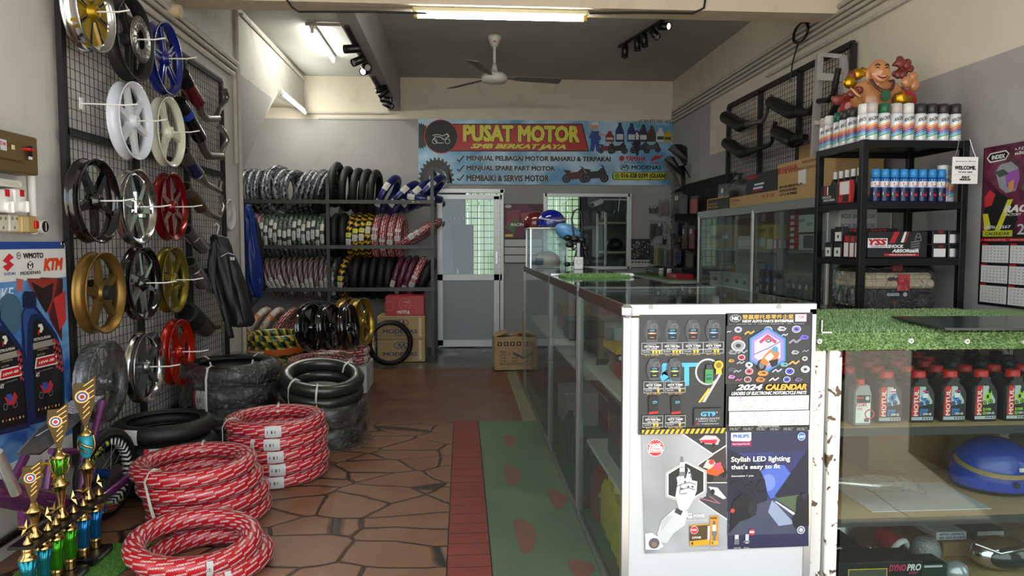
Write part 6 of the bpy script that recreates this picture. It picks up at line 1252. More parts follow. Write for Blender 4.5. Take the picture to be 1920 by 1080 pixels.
# ------------------------------------------------------------------ on top of the counters
zt = HC+.0025
b = MB(); M = T(.84, 4.55, zt) @ RZ(.1); b.box((0, 0, .004), (.42, .2, .008), TURF, M); turf(b, -.21, -.1, .21, .1, .008, TURF2, 16000, .018, 3, M); b.box((.22, .0, .012), (.07, .1, .02), WHITE, M, .008); solo(b, 'turf_strip', 'green turf strip lying across the middle counter top', 'mat')
b = MB(); b.box((.70, 4.72, zt+.008), (.24, .03, .016), ALU, RZ(0), .002); solo(b, 'aluminium_bar', 'short white aluminium bar lying behind the turf strip', 'bar')
# display case
px0, px1 = AY(992, 500, 6.3).x, AY(1058, 500, 6.3).x; zc = AY(1020, 430, 6.3).z
t = thing('display_case', 'clear glass display case on the farthest counter with helmets on it', 'display case', (px0, 6.15, zt)); w = px1-px0; h = zc-zt
for x, y in ((0, 0), (w, 0), (0, .4), (w, .4)): b = MB(); b.box((x, y, h/2), (.012, .012, h), ALU); b.build('edge_strip', t)
b = MB(); b.box((w/2, 0, h/2), (w, .004, h), GLASSD); b.box((w/2, .4, h/2), (w, .004, h), GLASSD); b.box((0, .2, h/2), (.004, .4, h), GLASSD); b.box((w, .2, h/2), (.004, .4, h), GLASSD); b.build('glass_walls', t)
b = MB(); b.box((w/2, .2, h+.006), (w+.03, .43, .014), DWD, None, .003); b.build('lid', t)
def helmet(label, c, r, m, visor=None, band=None, rz=0., bag=False):
    t = thing('helmet', label, 'helmet', c, rz); b = MB(); n = 28; k = 16
    prof = [(r*math.sin(PI*i/k*.62), r*math.cos(PI*i/k*.62)) for i in range(k+1)]
    prof2 = prof+[(prof[-1][0]*.97, prof[-1][1]-.004), (prof[-1][0]*.9, prof[-1][1])]
    z0 = -prof[-1][1]; b.lathe([(a*1.0, q_+z0) for a, q_ in prof2], m, n, Matrix.Diagonal((1.12, .96, 1, 1)) @ T(0, 0, .004)); b.build('shell', t)
    b = MB(); e = prof[-1][0]; b.lathe([(e*.99, -.004+z0+prof[-1][1]+.004), (e*1.02, z0+prof[-1][1]+.008), (e*.99, z0+prof[-1][1]+.016)], BLACK, n, Matrix.Diagonal((1.12, .96, 1, 1))); b.build('rim_trim', t)
    if visor:
        b = MB(); b.lathe([((r+.006)*math.sin(a), (r+.006)*math.cos(a)+z0) for a in (1.15, 1.35, 1.55, 1.75)], visor, 10, Matrix.Diagonal((1.14, .98, 1, 1)), False, True, 1.9, PI-.95); b.build('visor', t)
    if band:
        b = MB(); b.lathe([((r+.003)*math.sin(a), (r+.003)*math.cos(a)+z0) for a in (1.08, 1.2)], band, 26, Matrix.Diagonal((1.12, .965, 1, 1)) @ RX(.25)); b.build('band', t)
    return t
xc = AY(1030, 410, 6.25).x; zl = zt+h+.014
helmet('glossy royal blue half helmet with a silver band on the display case', (xc+.02, 6.27, zl), .112, gl('0b1a7e', .12), None, mat('9fa3a8', .4), .3)
helmet('dark red half helmet behind the blue one on the display case', (xc-.09, 6.46, zl), .105, gl('5a1216', .2), None, None, .3)
helmet('pale pink half helmet inside the glass display case', (px0+w*.55, 6.34, zt+.004), .1, mat('c9a8a4', .3), gl('2a4a6a', .1), None, .2)
t = thing('helmet', 'pale blue helmet in a clear bag hanging over the counter edge of the case', 'helmet'); t['label'] = 'pale blue bagged helmet slung in front of the glass display case'; cB_ = AY(1066, 437, 6.05)
b = MB(); b.sphere((0, 0, 0), (.125, .085, .07), mat('5f9fd0', .3), 22, 14, T(*cB_) @ RY(.45)); b.build('shell', t); b = MB(); b.sphere((-.05, 0, .02), (.14, .095, .08), FILM2, 18, 10, T(*cB_) @ RY(.5)); b.build('bag', t); b = MB(); b.tube([cB_+Vector((.12, 0, -.08)), cB_+Vector((.15, 0, -.2))], .02, BLACK, 8); b.build('strap', t)
# dark stand of levers and mirrors
t = thing('lever_stand', 'black stand with mirrors and levers beside the display case', 'stand', (AY(1084, 500, 5.9).x, 5.9, zt)); b = MB(); b.box((0, 0, .05), (.075, .07, .1), WHITE, None, .006); b.build('base_box', t); b = MB(); b.cyl((0, -.036, .06), (0, -.0385, .06), .022, LG, 20); b.cyl((0, -.0385, .06), (0, -.04, .06), .017, WHITE, 20); b.build('round_mark', t)
b = MB(); b.box((0, 0, .16), (.035, .02, .12), GALV, None, .006); b.build('stem', t)
for i, (dx, dz, r) in enumerate(((-.07, .2, .03), (.06, .17, .025), (-.03, .25, .035), (.03, .24, .03), (-.09, .26, .03), (.08, .04, .022), (-.09, .04, .025))): b = MB(); b.sphere((dx, .0, dz), (r*1.2, .025, r*.8), BLACK, 14, 8, T(0,0,0)); b.tube([(0, 0, .2), (dx*.5, 0, dz*.8), (dx, 0, dz)], .008, BLACK, 6); b.build('lever', t)
b = MB(); b.tube([AY(x_, y_, 5.9)-Vector(t.location) for x_, y_ in ((1074, 470), (1076, 440), (1072, 410), (1076, 396), (1084, 392), (1090, 400), (1092, 430), (1088, 445))], .008, BLACK, 8); b.build('cable_loop', t)
t = thing('carton_tray', 'wooden frame piece standing behind the farthest counter near the door', 'frame', (.585, 6.845, .0)); b = MB(); b.box((0, 0, .52), (.02, .04, .44), mat('8a6a44', .6), None, .002); b.build('board', t); b = MB(); b.bar((-.1, 0, .34), (.0, 0, .29), .02, STL); b.build('bracket', t)
# ================================================================== the front right display cabinet with turf top
QX0, QX1, QY0, QY1 = 1.325, 2.80, 2.62, 3.50
GZ = AY(1530, 625, QY0).z; VZ = AY(1566, 656, QY0).z; S1 = AY(1620, 801, QY0+.03).z; S2 = AY(1620, 971, QY0+.03).z
t = thing('display_cabinet', 'white peeling glass fronted cabinet with an artificial turf top at the right', 'cabinet', (QX0, QY0, 0)); w, d = QX1-QX0, QY1-QY0
for x, y, wd in ((.025, .02, .05), (.09, .02, .05), (w-.03, .02, .06), (.03, d-.03, .05), (w-.03, d-.03, .05)): b = MB(); b.box((x, y, VZ/2), (wd, .045, VZ), PEEL, None, .003); b.build('post', t)
b = MB(); b.box((w/2, d/2, GZ-.03), (w, d-.01, .045), PLY); b.build('top_board', t)
b = MB(); b.box((w/2, d/2, GZ-.004), (w+.0, d, .008), TURF2); b.box((w/2, -.006, (GZ+VZ)/2), (w, .01, GZ-VZ), TURF2); rd = random.Random(8)
TB = mat('a9c088', .7, 0, .3, 60); TD = mat('4f6f3c', .7, 0, .3, 60)
for mm, sd in ((TURF2, 1), (TB, 2), (TD, 3)): turf(b, 0, 0, w*.8, d, GZ, mm, 11000, .012, sd)
M = Matrix(((1, 0, 0, 0), (0, 0, -1, -.011), (0, 1, 0, 0), (0, 0, 0, 1)))
for mm, sd in ((TURF2, 4), (TB, 5), (TD, 6)): turf(b, 0, VZ, w*.8, GZ, 0, mm, 26000, .011, sd, M)
b.build('turf_cover', t)
for px, py in ((1536, 640), (1708, 639), (1813, 640), (1922, 641)):
    p = AY(px, py, QY0-.02); b = MB(); b.cyl((p.x-QX0, -.008, p.z), (p.x-QX0, -.024, p.z), .0095, mat('d9d9d6', .3), 20); b.cyl((p.x-QX0, -.024, p.z), (p.x-QX0, -.026, p.z), .005, GALV, 12); b.build('turf_washer', t)
b = MB(); p = AY(1533, 612, QY0); b.box((p.x-QX0+.012, -.0, p.z), (.004, .02, .05), ALU); b.box((p.x-QX0+.03, -.012, p.z-.022), (.04, .004, .006), ALU); b.build('corner_bracket', t)
for z in (S1, S2): b = MB(); b.box((w/2+.05, d/2, z-.012), (w-.12, d-.06, .022), PLY); b.box((w/2+.05, .032, z-.018), (w-.12, .014, .032), mat('2a2a2b', .5)); b.build('shelf', t)
b = MB(); b.box((w/2, d/2, .011), (w-.02, d-.04, .016), PLY); b.build('base_board', t)
b = MB(); b.box((w/2, d-.01, VZ/2), (w-.08, .012, VZ-.06), mat('8a7a5e', .7)); b.build('back_panel', t)
b = MB(); b.box((w/2+.055, .004, VZ/2), (w-.15, .006, VZ-.01), GLASS); b.build('front_glass', t)
b = MB(); b.box((.03, d/2, VZ/2), (.008, d-.1, VZ-.06), PEEL); b.build('side_panel', t)
# cracked line across the glass
b = MB(); b.tube([AY(x_, y_, QY0-.0005) for x_, y_ in ((1615, 912), (1640, 925), (1660, 940), (1680, 955), (1700, 966), (1712, 975), (1735, 990), (1750, 998))], .0009, mat('3a342c', .5), 5); o = b.build('crack', None); o.parent = t; o.matrix_parent_inverse = Matrix.Translation((-QX0, -QY0, 0))
# black seat pad lying on the turf
s_ = [AZ(x_, y_, GZ+.014) for x_, y_ in ((1672, 598), (1772, 621), (2010, 622), (2010, 597))]
b = MB(); b.prism([(p.x, p.y) for p in s_], GZ+.018, GZ+.026, mat('1f2a28', .22), None); solo(b, 'counter_mat', 'dark glossy mat lying on the turf top of the cabinet', 'mat')
# motorcycle oil bottles
MBK = mat('29292a', .4, 0, .05, 8); MRC = mat('b81e22', .35); NVC = mat('1a2436', .35); MGR = mat('8a8d90', .35, .3); SIDE = mat('2f3032', .4)
def motul(c, label, capm, kind, group, full, cache={}):
    key = (capm.name, kind if full else 'plain')
    if key in cache: return dup(cache[key], T(*c), label, group)
    t = thing('oil_bottle', label, 'bottle', c, 0, group); w, d, h = .106, .062, .2
    o = [(-.050, .004), (-.046, 0), (.048, 0), (.053, .005), (.053, .112), (.040, .138), (.020, .160), (.020, .178), (-.020, .178), (-.021, .165), (-.032, .158), (-.036, .148), (-.049, .142), (-.051, .135)]
    b = MB(); b.prism(o, -d/2+.006, d/2-.006, MBK, RX(PI/2)); b.prism([(p[0]*.93, p[1]*.98+.002) for p in o], -d/2, d/2, MBK, RX(PI/2)); b.build('bottle_body', t)
    b = MB(); b.lathe([(0, .172), (.026, .172), (.027, .176), (.0255, .200), (.022, .203), (0, .203)], capm, 22); b.lathe([(.0, .2035), (.015, .2035)], mat('8a5a5a' if capm is MRC else '2a3a52', .4), 16); b.build('bottle_cap', t)
    if full:
        acc, m1, m2 = {'3000': (mat('2a78c0', .4), '3000', 'PLUS'), '3000b': (mat('2a78c0', .4), '3000', 'PLUS'), '5100': (mat('8ac02a', .4), '5100', '')}[kind]
        s = Sheet(Vector((-.05, -d/2-.0005, .148)), Vector((.1, 0, 0)), Vector((0, 0, -.148)), t); q = lambda L: [(a*.1, b_*.148) for a, b_ in L]
        s.new(); s.poly(q([(.10, .06), (.17, .02), (.62, .02), (.66, .09), (.92, .42), (.94, .84), (.06, .84)]), mat('1c1d1f', .4), False); s.done('label_back')
        s.new(); s.poly(q([(.12, .06), (.17, .03), (.36, .03), (.36, .83), (.07, .83)]), mat('c01c24', .4), False); s.done('red_panel', 'red label panel')
        s.new(); s.poly(q([(.37, .03), (.61, .03), (.64, .10), (.90, .42), (.90, .5), (.37, .56)]), mat('a9b4b4', .4), False)
        for a in ((.46, .50), (.70, .46)): s.disc(a[0]*.1, a[1]*.148, .010, INK, False); s.disc(a[0]*.1, a[1]*.148, .007, acc, False); s.disc(a[0]*.1, a[1]*.148, .004, INK, False)
        s.poly(q([(.40, .34), (.52, .26), (.60, .14), (.70, .12), (.76, .22), (.72, .34), (.62, .44), (.50, .42)]), acc, False); s.poly(q([(.60, .12), (.68, .08), (.74, .14), (.70, .24), (.62, .22)]), INK, False); s.poly(q([(.52, .3), (.62, .26), (.64, .36), (.54, .38)]), INK, False); s.done('bike_picture', 'motocross bike picture')
        s.new(); s.mb.text('MOTUL', PAPER, s.M() @ T(.0335, -.122, 0) @ RZ(PI/2), .105, .0185, .03); s.done('brand_lettering', 'white lettering')
        s.new(); s.text(m1, .04, .094, .074, .105, acc, .05, 0, False)
        if m2: s.text(m2, .04, .106, .07, .113, acc, .05, 0, False); s.rect(.04, .1145, .049, .121, acc, False)
        else: s.rect(.04, .1085, .05, .121, acc, False); s.text('4T', .041, .111, .049, .118, INK, .04, 0, False)
        s.text('15W-50' if not m2 else ('20W-50' if kind == '3000' else '10W-40'), .053, .110, .088, .1205, PAPER, .03, 0, False); s.done('grade_lettering')
        s.new(); s.rect(.006, .1265, .094, .139, LG, False); s.text('HIGH PERFORMANCE', .01, .130, .04, .134, acc, .02, 0, False)
        for i in range(4): s.rect(.05+.011*i, .129, .057+.011*i, .136, SGRY, False)
        s.done('grey_strip', 'pale grey strip')
        if m2: s.new(); s.rect(.05, .012+(.02 if kind == '3000b' else 0), .072, .030+(.02 if kind == '3000b' else 0), PAPER, False); s.rect(.05, .02, .072, .026, PNKK, False); s.done('price_tag')
    cache[key] = t; return t
nf = 7
for i, px in enumerate((1660, 1720, 1779, 1837, 1896, 1955, 2014)):
    p = AY(px, 800, 2.73); motul((p.x, 2.735, S1+.001), nth(i, 'black oil bottle', 'with red cap and full label in the cabinet front row').replace('third from the left of the black oil bottles', 'third from the left of the black oil bottles') if 0 else '%s black oil bottle of the front row, %s label, red cap' % (ORD[i], ['blue 20W-50', 'blue 10W-40', 'blue 10W-40', 'green', 'green', 'green', 'green'][i]), MRC, ['3000', '3000b', '3000b', '5100', '5100', '5100', '5100'][i], 'oil bottles on the upper cabinet shelf', True)
RW = ['second', 'third', 'fourth', 'fifth', 'sixth']
for r in range(5):
    for i in range(8):
        x = AY(1660, 800, 2.73).x-.095+.127*i+.03*(r % 2); y = 2.85+.118*r
        if x > 2.72: continue
        nv = x > 2.06+.03*r and r > 0
        motul((x, y, S1+.001), '%s black oil bottle of the %s row, %s cap' % (ORD[i], RW[r], 'navy' if nv else 'red'), NVC if nv else MRC, '5100', 'oil bottles on the upper cabinet shelf', False)
def dot4(c, label, m, lab):
    t = thing('brake_fluid_bottle', label, 'bottle', c, 0, 'brake fluid bottles'); b = MB(); o = [(-.034, .004), (-.03, 0), (.03, 0), (.034, .004), (.034, .125), (.024, .158), (-.018, .158), (-.034, .135)]
    b.prism(o, -.022, .022, m, RX(PI/2)); b.prism([(x*.92, z*.985+.001) for x, z in o], -.027, .027, m, RX(PI/2)); b.build('bottle_body', t); b = MB(); b.cyl((0, 0, .158), (0, 0, .178), .0165, MRC, 18); b.build('bottle_cap', t)
    if lab:
        s = Sheet(Vector((-.029, -.0278, .122)), Vector((.058, 0, 0)), Vector((0, 0, -.112)), t).new(); s.rect(0, 0, .058, .112, PAPER, False); s.rect(.001, .001, .057, .033, INK, False); s.rect(.003, .01, .03, .016, RED, False); s.disc(.045, .015, .008, LG, False); s.rect(.0, .034, .042, .046, PNKK, False); s.text('DOT 4', .004, .036, .038, .044, PAPER, .06, 0, False); s.text('BRAKE', .004, .052, .026, .057, PNKK, .04, 0, False); s.text('FLUID', .004, .059, .024, .063, PNKK, .02, 0, False)
        s.disc(.055, .078, .02, PNKK, False, None, 24, .75); s.rect(.03, .062, .0585, .0, PAPER, False) if 0 else None
        for i in range(8): s.rect(.034+.0024*i, .094, .0354+.0024*i+.0006*(i % 2), .108, INK, False)
        for i in range(5): s.rect(.004, .07+.006*i, .016+.003*(i % 2), .072+.006*i, LG, False)
        s.done('bottle_label', 'white label')
    return t
p = AY(1610, 800, 2.70); dot4((p.x-.0, 2.70, S1+.001), 'grey brake fluid bottle with white DOT 4 label at the cabinet corner', MGR, True)
dot4((p.x-.055, 2.775, S1+.001), 'dark brake fluid bottle right behind the grey one', SIDE, False); dot4((p.x-.06, 2.85, S1+.001), 'dark brake fluid bottle farthest back in the cabinet corner', SIDE, False)
# middle shelf
hc = AY(1862, 930, 2.93); t = helmet('big bright blue half helmet in a clear bag on the middle cabinet shelf', (hc.x+.01, 2.95, S2+.012), .155, gl('1644b4', .25), None, mat('a08450', .4), -.3)
s = Sheet(AY(1848, 903, 2.80), Vector((.1, 0, .045)), Vector((0.02, 0, -.028)), t); s.O -= Vector(t.location); 
b = MB(); b.lathe([(.16*math.sin(a), .16*math.cos(a)+.085) for a in (1.14, 1.24)], STK, 10, Matrix.Diagonal((1.13, .97, 1, 1)) @ RX(.2), False, True, .5, -1.4); b.build('band_label', t, (0, -.012, .01))
b = MB(); b.cyl((.03, -.152, .05), (.034, -.160, .05), .012, INK, 18); b.build('rivet', t)
b = MB(); b.sphere((0, 0, .12), (.19, .175, .135), FILM2, 26, 14); b.build('clear_bag', t)
b = MB(); m_ = [AY(x_, y_, 2.75) for x_, y_ in ((1570, 900), (1640, 905), (1700, 905), (1735, 925))]; b.tube(m_, [.012, .04, .035, .006], FILM, 14); b.tube([m_[0]-Vector((0, 0, .01)), m_[1]-Vector((0, 0, .01)), m_[2]], [.008, .02, .006], CHROME, 10); solo(b, 'parts_bag', 'long clear bag with chrome lamp parts on the middle cabinet shelf', 'bag')
b = MB(); pp = [AZ(x_, y_, S2+.002) for x_, y_ in ((1640, 960), (1780, 930), (1850, 962))]; b.box((pp[0].x+.24, 2.86, S2+.003), (.5, .32, .004), mat('b9b9b6', .5)); solo(b, 'bubble_sheet', 'pale bubble wrap sheet spread on the middle cabinet shelf', 'sheet')
bx('brown carton at the back of the middle cabinet shelf', 1.9, 2.3, 3.2, 3.4, S2+.001, .22, CD2)
# lower shelf (cabinet floor)
Z0 = .02; bx('dark carton lettered DYNOPRO with yellow frame at the cabinet bottom', 1.475, 1.825, 2.67, 2.80, Z0, .115, DKP, 0, [('DYNO', .60, .10, .80, .34, PNKK), ('PRO', .81, .10, .98, .34, PAPER), ('SPORT', .83, .38, .95, .46, PNKK)], sticker_=[(.12, .22, .58, .98, YEL), (.13, .25, .57, .98, mat('4a4a3c'))], tsh=.2)
bx('dark carton with red lettering under the tilted reflector', 1.46, 1.66, 2.83, 3.0, Z0, .115, DKP, 0, [('YSS', .15, .05, .6, .35, PAPER)], sticker_=[(.0, .1, .25, .5, RED)])
bx('white carton lettered STATOR COIL upside down at the cabinet bottom', 2.08, 2.22, 2.96, 3.28, .088, .036, WHB, 0, [('dWOO 133HMA13', .1, .12, .9, .42, BLU), ('SSA 1IOO ROTATS', .1, .55, .95, .85, BLU)])
bx('brown carton under the upside down white carton', 2.10, 2.26, 2.94, 3.24, Z0, .064, CD3); bx('green carton lettered TESTINGPRO at the cabinet bottom', 2.30, 2.44, 3.0, 3.14, Z0, .085, mat('2c4a40', .5), 0, [('TESTINGPRO', .3, .5, .95, .66, LG)], sticker_=[(0, .0, .9, .22, WHB)])
bx('dark green carton in front of the clear dome', 1.84, 1.95, 2.70, 2.80, Z0, .085, mat('1f2e26', .5), 0, None, sticker_=[(.1, .05, .8, .15, LG)]); bx('brown carton standing at the back right of the cabinet bottom', 2.25, 2.55, 3.3, 3.42, Z0, .24, CD2)
t = thing('air_filter', 'red mesh cone air filter at the cabinet bottom', 'air filter', M=axisM((1.845, 2.92, .105), (.35, -.8, -.35))); b = MB(); b.lathe([(.0, -.06), (.036, -.06), (.044, -.05), (.05, .03), (.052, .035)], mat('a82430', .6, 0, .3, 90, .6), 26); b.build('filter_mesh', t); b = MB(); b.lathe([(.052, .033), (.055, .04), (.048, .055), (.034, .05), (.03, .042)], PAPER, 26); b.build('collar', t); b = MB(); b.cyl((0, 0, .03), (0, 0, .07), .028, BLACK, 18); b.build('inlet', t)
b = MB(); b.box((1.83, 2.96, Z0+.02), (.07, .09, .038), BLACK, None, .01); solo(b, 'plastic_tub', 'black tub under the red air filter', 'tub')
t = thing('signal_lamp', 'clear diamond patterned lamp dome at the cabinet bottom', 'lamp', (2.005, 2.92, Z0+.032)); DIA = mat('a9acac', .12, .4, .35, 130, .8); b = MB(); b.lathe([(0, .075), (.03, .07), (.052, .052), (.062, .02), (.063, -.01)], DIA, 30); b.build('lens', t); b = MB(); b.lathe([(.064, -.01), (.066, -.02), (.06, -.03), (0, -.03)], ALU, 30); b.build('base_ring', t)
t = thing('headlamp', 'chrome motorcycle headlamp at the right of the cabinet bottom', 'headlamp', (2.27, 2.82, Z0)); b = MB(); b.sphere((0, 0, .07), (.13, .08, .069), CHROME, 24, 12, RY(.0)); b.build('reflector_shell', t); b = MB(); b.sphere((.01, -.045, .07), (.105, .045, .052), mat('2a2c30', .1, 0, .1, 5, 0, 1), 20, 10); b.build('lens', t); b = MB(); b.tube([(-.13, -.02, .12), (-.06, -.075, .10), (.03, -.09, .125), (.12, -.06, .13)], .006, CHROME, 8); b.build('chrome_trim', t)
b = MB(); b.sphere((2.0, 2.72, Z0+.045), (.05, .045, .044), mat('b9b9b9', .15, .5, .2, 20), 18, 10); solo(b, 'bagged_lamp', 'round silver lamp in a bag at the cabinet bottom front', 'lamp')
b = MB(); b.tube([Vector((1.69, 2.83, .125)), Vector((1.72, 2.835, .11)), Vector((1.77, 2.84, .10))], [.012, .024, .01], CHROME, 10); b.tube([Vector((1.77, 2.84, .10)), Vector((1.79, 2.85, .03))], .008, BLACK, 8); solo(b, 'indicator_lamp', 'chrome indicator lamp left of the air filter', 'lamp')
t = thing('reflector', 'tilted chrome reflector in clear film at the cabinet bottom left', 'reflector', (1.66, 3.06, Z0)); M = frame((0, 0, 0), (1, 0, 0), (0, -1, .35)); b = MB(); b.prism([(.0, 0), (.13, .0), (.09, .09), (.0, .15), (-.04, .13)], .007, .016, CHROME, M); b.build('reflector_plate', t); b = MB(); b.prism([(-.02, 0), (.15, .0), (.1, .11), (.0, .17), (-.06, .15)], .018, .02, FILM, M); b.build('film', t)
# ================================================================== black rack with cans and boxes
RX0, RX1, RY0, RY1 = 2.135, 2.735, 3.74, 4.253
ZS = [AY(1700, 592, RY0).z, AY(1700, 484, RY0).z, AY(1700, 377, RY0).z, AY(1700, 262, RY0).z]
t = thing('shelf_rack', 'black steel rack with four shelves standing by the right wall', 'rack', (0, 0, 0)); RK = mat('111112', .3, .3)
for x in (RX0+.018, RX1-.018):
    for y in (RY0+.018, RY1-.018): b = MB(); b.box((x, y, ZS[3]/2), (.036, .036, ZS[3]), RK, None, .002); b.build('post', t)
for i, z in enumerate(ZS+[.4]):
    b = MB(); b.box(((RX0+RX1)/2, (RY0+RY1)/2, z-.008), (RX1-RX0-.01, RY1-RY0-.01, .012), RK); b.build('shelf', t)
    for (x, y, sx, sy) in ((.5, 0, 1, 0), (.5, 1, 1, 0), (0, .5, 0, 1), (1, .5, 0, 1)): b = MB(); b.box((RX0+(RX1-RX0)*x+(.008 if x == 0 else -.008 if x == 1 else 0), RY0+(RY1-RY0)*y+(.008 if y == 0 else -.008 if y == 1 else 0), z-.022), (RX1-RX0-.02 if sx else .014, .014 if sx else RY1-RY0-.02, .036), RK); b.build('shelf_rail', t)
CANW = mat('d8d8da', .3, .2)
def spray(c, label, cap, group, h=.2, r=.0315, brand='ANCHOR', spin=0., cache={}, clear=False):
    key = (cap.name, brand, h)
    if key in cache: return dup(cache[key], T(*c) @ RZ(spin), label, group)
    t = thing('spray_can', label, 'spray can', c, spin, group); b = MB(); body = CANW if brand == 'ANCHOR' else mat('1c3a86', .3, .2)
    b.lathe([(0, 0), (r-.002, 0), (r, .003), (r, h*.70), (r-.003, h*.725), (r-.006, h*.735), (0, h*.735)], body, 28); b.build('can_body', t)
    b = MB(); b.lathe([(0, h*.735), (r-.004, h*.735), (r-.002, h*.74), (r-.003, h*.985), (r-.008, h), (0, h)], cap, 24); b.build('can_cap', t)
    def ring(z0, z1, m, a0, a1, sl=0., n=12, e=.0006):
        vs = []
        for i in range(n+1):
            a = a0+(a1-a0)*i/n
            for z in (z0, z1): vs.append(((r+e)*math.cos(a), (r+e)*math.sin(a), z+sl*i/n))
        return vs, [[2*i, 2*i+2, 2*i+3, 2*i+1] for i in range(n)]
    b = MB()
    if brand == 'ANCHOR':
        for k, cl in enumerate(('d9a02a', 'c8502a', 'b01c34', '4a2450', '2a5aa8', '3a9ad0', '3f9a4a')): vs, fs = ring(h*(.34-.045*k), h*(.375-.045*k), mat(cl, .35), -PI, -PI*.08, h*.14); b.add(vs, fs, mat(cl, .35))
    else:
        vs, fs = ring(h*.44, h*.62, PAPER, -PI, 0); b.add(vs, fs, PAPER); vs, fs = ring(h*.02, h*.40, mat('131a3c', .3), -PI, 0); b.add(vs, fs, mat('131a3c', .3)); 
        vs, fs = ring(h*.62, h*.7, mat('2f8ac8', .35), -PI, PI); b.add(vs, fs, mat('2f8ac8', .35))
        for (cx_, cz, rr, m) in ((0, .55, .016, PNKK), (0, .24, .021, STN), (0, .24, .017, mat('131a3c', .3)), (.004, .2, .009, RED)):
            o = [(cx_+rr*math.cos(2*PI*i/18), h*cz+rr*.8*math.sin(2*PI*i/18)) for i in range(18)]
            e = .0010+.0003*(m is not PNKK and m is not STN)+.0003*(m is RED); b.add([((r+e)*math.sin(x_/r), -(r+e)*math.cos(x_/r), z_) for x_, z_ in o], [list(range(18))], m)
    b.build('can_print', t, None)
    vs, fs, tw, th = text_geo(brand, .03, 0, 1); W_, H_ = (.062, .022) if brand == 'ANCHOR' else (.02, .009); z0 = h*.49 if brand == 'ANCHOR' else h*.52
    b = MB(); b.add([((r+.0013+q_)*math.sin((x/tw-.5)*W_/r), -(r+.0013+q_)*math.cos((x/tw-.5)*W_/r), z0+y/th*H_+(x/tw)*.016*(brand == 'ANCHOR')) for x, y, q_ in vs], fs, INK if brand == 'ANCHOR' else PAPER); b.build('can_lettering', t)
    if brand != 'ANCHOR':
        vs, fs, tw, th = text_geo('CHAIN', .03, 0, 1); b = MB(); b.add([((r+.0013+q_)*math.sin((x/tw-.5)*.034/r), -(r+.0013+q_)*math.cos((x/tw-.5)*.034/r), h*.455+y/th*.007) for x, y, q_ in vs], fs, BLU); b.build('can_lettering', t)
    cache[key] = t; return t
CW, CG, CD_, CC = mat('d4d2cc', .4), mat('0f5a3a', .35), mat('2a2827', .4), mat('b9aca8', .25)
cl_ = [(1633, CC, 'clear'), (1656, CG, 'green'), (1679, CC, 'clear'), (1701, CW, 'white'), (1724, CD_, 'dark'), (1745, CD_, 'dark'), (1766, CD_, 'dark'), (1789, CD_, 'dark')]
for i, (px, m, nm) in enumerate(cl_): p = AY(px, 255, 3.79); spray((p.x, 3.79, ZS[3]), '%s paint can of the front row on top of the rack, %s cap' % (ORD[i], nm), m, 'paint spray cans on top of the rack', .2, .0315, 'ANCHOR', [.0, -.25, .2, -.1, .15, .1, .2, -.05][i])
for i, (px, m, nm) in enumerate(((1610, CW, 'white'), (1594, CD_, 'dark'), (1583, CD_, 'dark'), (1572, CG, 'green'), (1555, CW, 'white'), (1546, CC, 'clear'))):
    y = [3.82, 3.93, 4.01, 4.09, 4.19, 4.27][i]; p = AY(px, 260, y); spray((max(2.147+.032, p.x), y, ZS[3]), '%s paint can back along the left edge of the rack top, %s cap' % (['first', 'second', 'third', 'fourth', 'fifth', 'sixth'][i], nm), m, 'paint spray cans on top of the rack', .2, .0315, 'ANCHOR', -.3)
SBL = mat('2f86c4', .35)
for i in range(8):
    p = AY(1640+17.6*i, 370, 3.79); spray((p.x, 3.79, ZS[2]), nth(i, 'blue capped chain spray can', 'on the second rack shelf', 8), SBL, 'blue chain spray cans', .175, .0255, 'STP', 0)
for i, px in enumerate((1766, 1788)): p = AY(px, 370, 3.81); spray((p.x, 3.81+.05*i, ZS[2]), ['white capped paint can right of the blue chain cans', 'clear capped paint can behind the welcome sign'][i], [CW, CC][i], 'paint spray cans on the second shelf', .2, .0315, 'ANCHOR', .1)
def smallb(c, label, capm, group, cache={}):
    if capm.name in cache: return dup(cache[capm.name], T(*c), label, group)
    t = thing('cleaner_bottle', label, 'bottle', c, 0, group); b = MB(); b.lathe([(0, 0), (.022, 0), (.024, .004), (.024, .13), (.012, .155), (0, .155)], mat('1a1a1c', .35), 20); b.build('bottle_body', t); b = MB(); b.cyl((0, 0, .15), (0, 0, .195), .013, capm, 16); b.build('bottle_cap', t); b = MB(); b.lathe([(.0246, .03), (.0246, .11)], STK, 10, None, False, True, 1.4, -PI/2-.7); b.build('bottle_label', t); cache[capm.name] = t; return t
for i in range(5): smallb((2.225, 3.92+.066*i, ZS[2]), '%s white capped black bottle from the front at the left rack edge' % ['first', 'second', 'third', 'fourth', 'fifth'][i], CW, 'white capped black bottles on the rack')
for i, px in enumerate((1641, 1656, 1668, 1681, 1695)): p = AY(px, 330, 4.04); smallb((p.x, 4.04, ZS[2]+.0), nth(i, 'white capped bottle', 'behind the blue chain spray cans'), CW if i != 2 else mat('c9a86a', .4), 'bottles behind the chain spray cans')
YR = mat('b01c22', .4); SHK = mat('17171a', .4)
bx('dark shock absorber carton on the second rack shelf at the left post', 2.15, 2.175, 4.02, 4.23, ZS[2], .11, SHK, 0, [('SHOCK', .2, .55, .7, .68, LG), ('ABSORBER', .25, .72, .9, .84, LG)], side='l', sticker_=[(.3, .05, .38, .5, YR), (.45, .05, .52, .5, PAPER)])
bx('carton with a white label standing by the left rack post', 2.15, 2.175, 3.885, 4.01, ZS[2], .125, YR, 0, None, side='l', sticker_=[(.15, .05, .95, .62, PAPER), (.4, .66, .9, .95, SHK)])
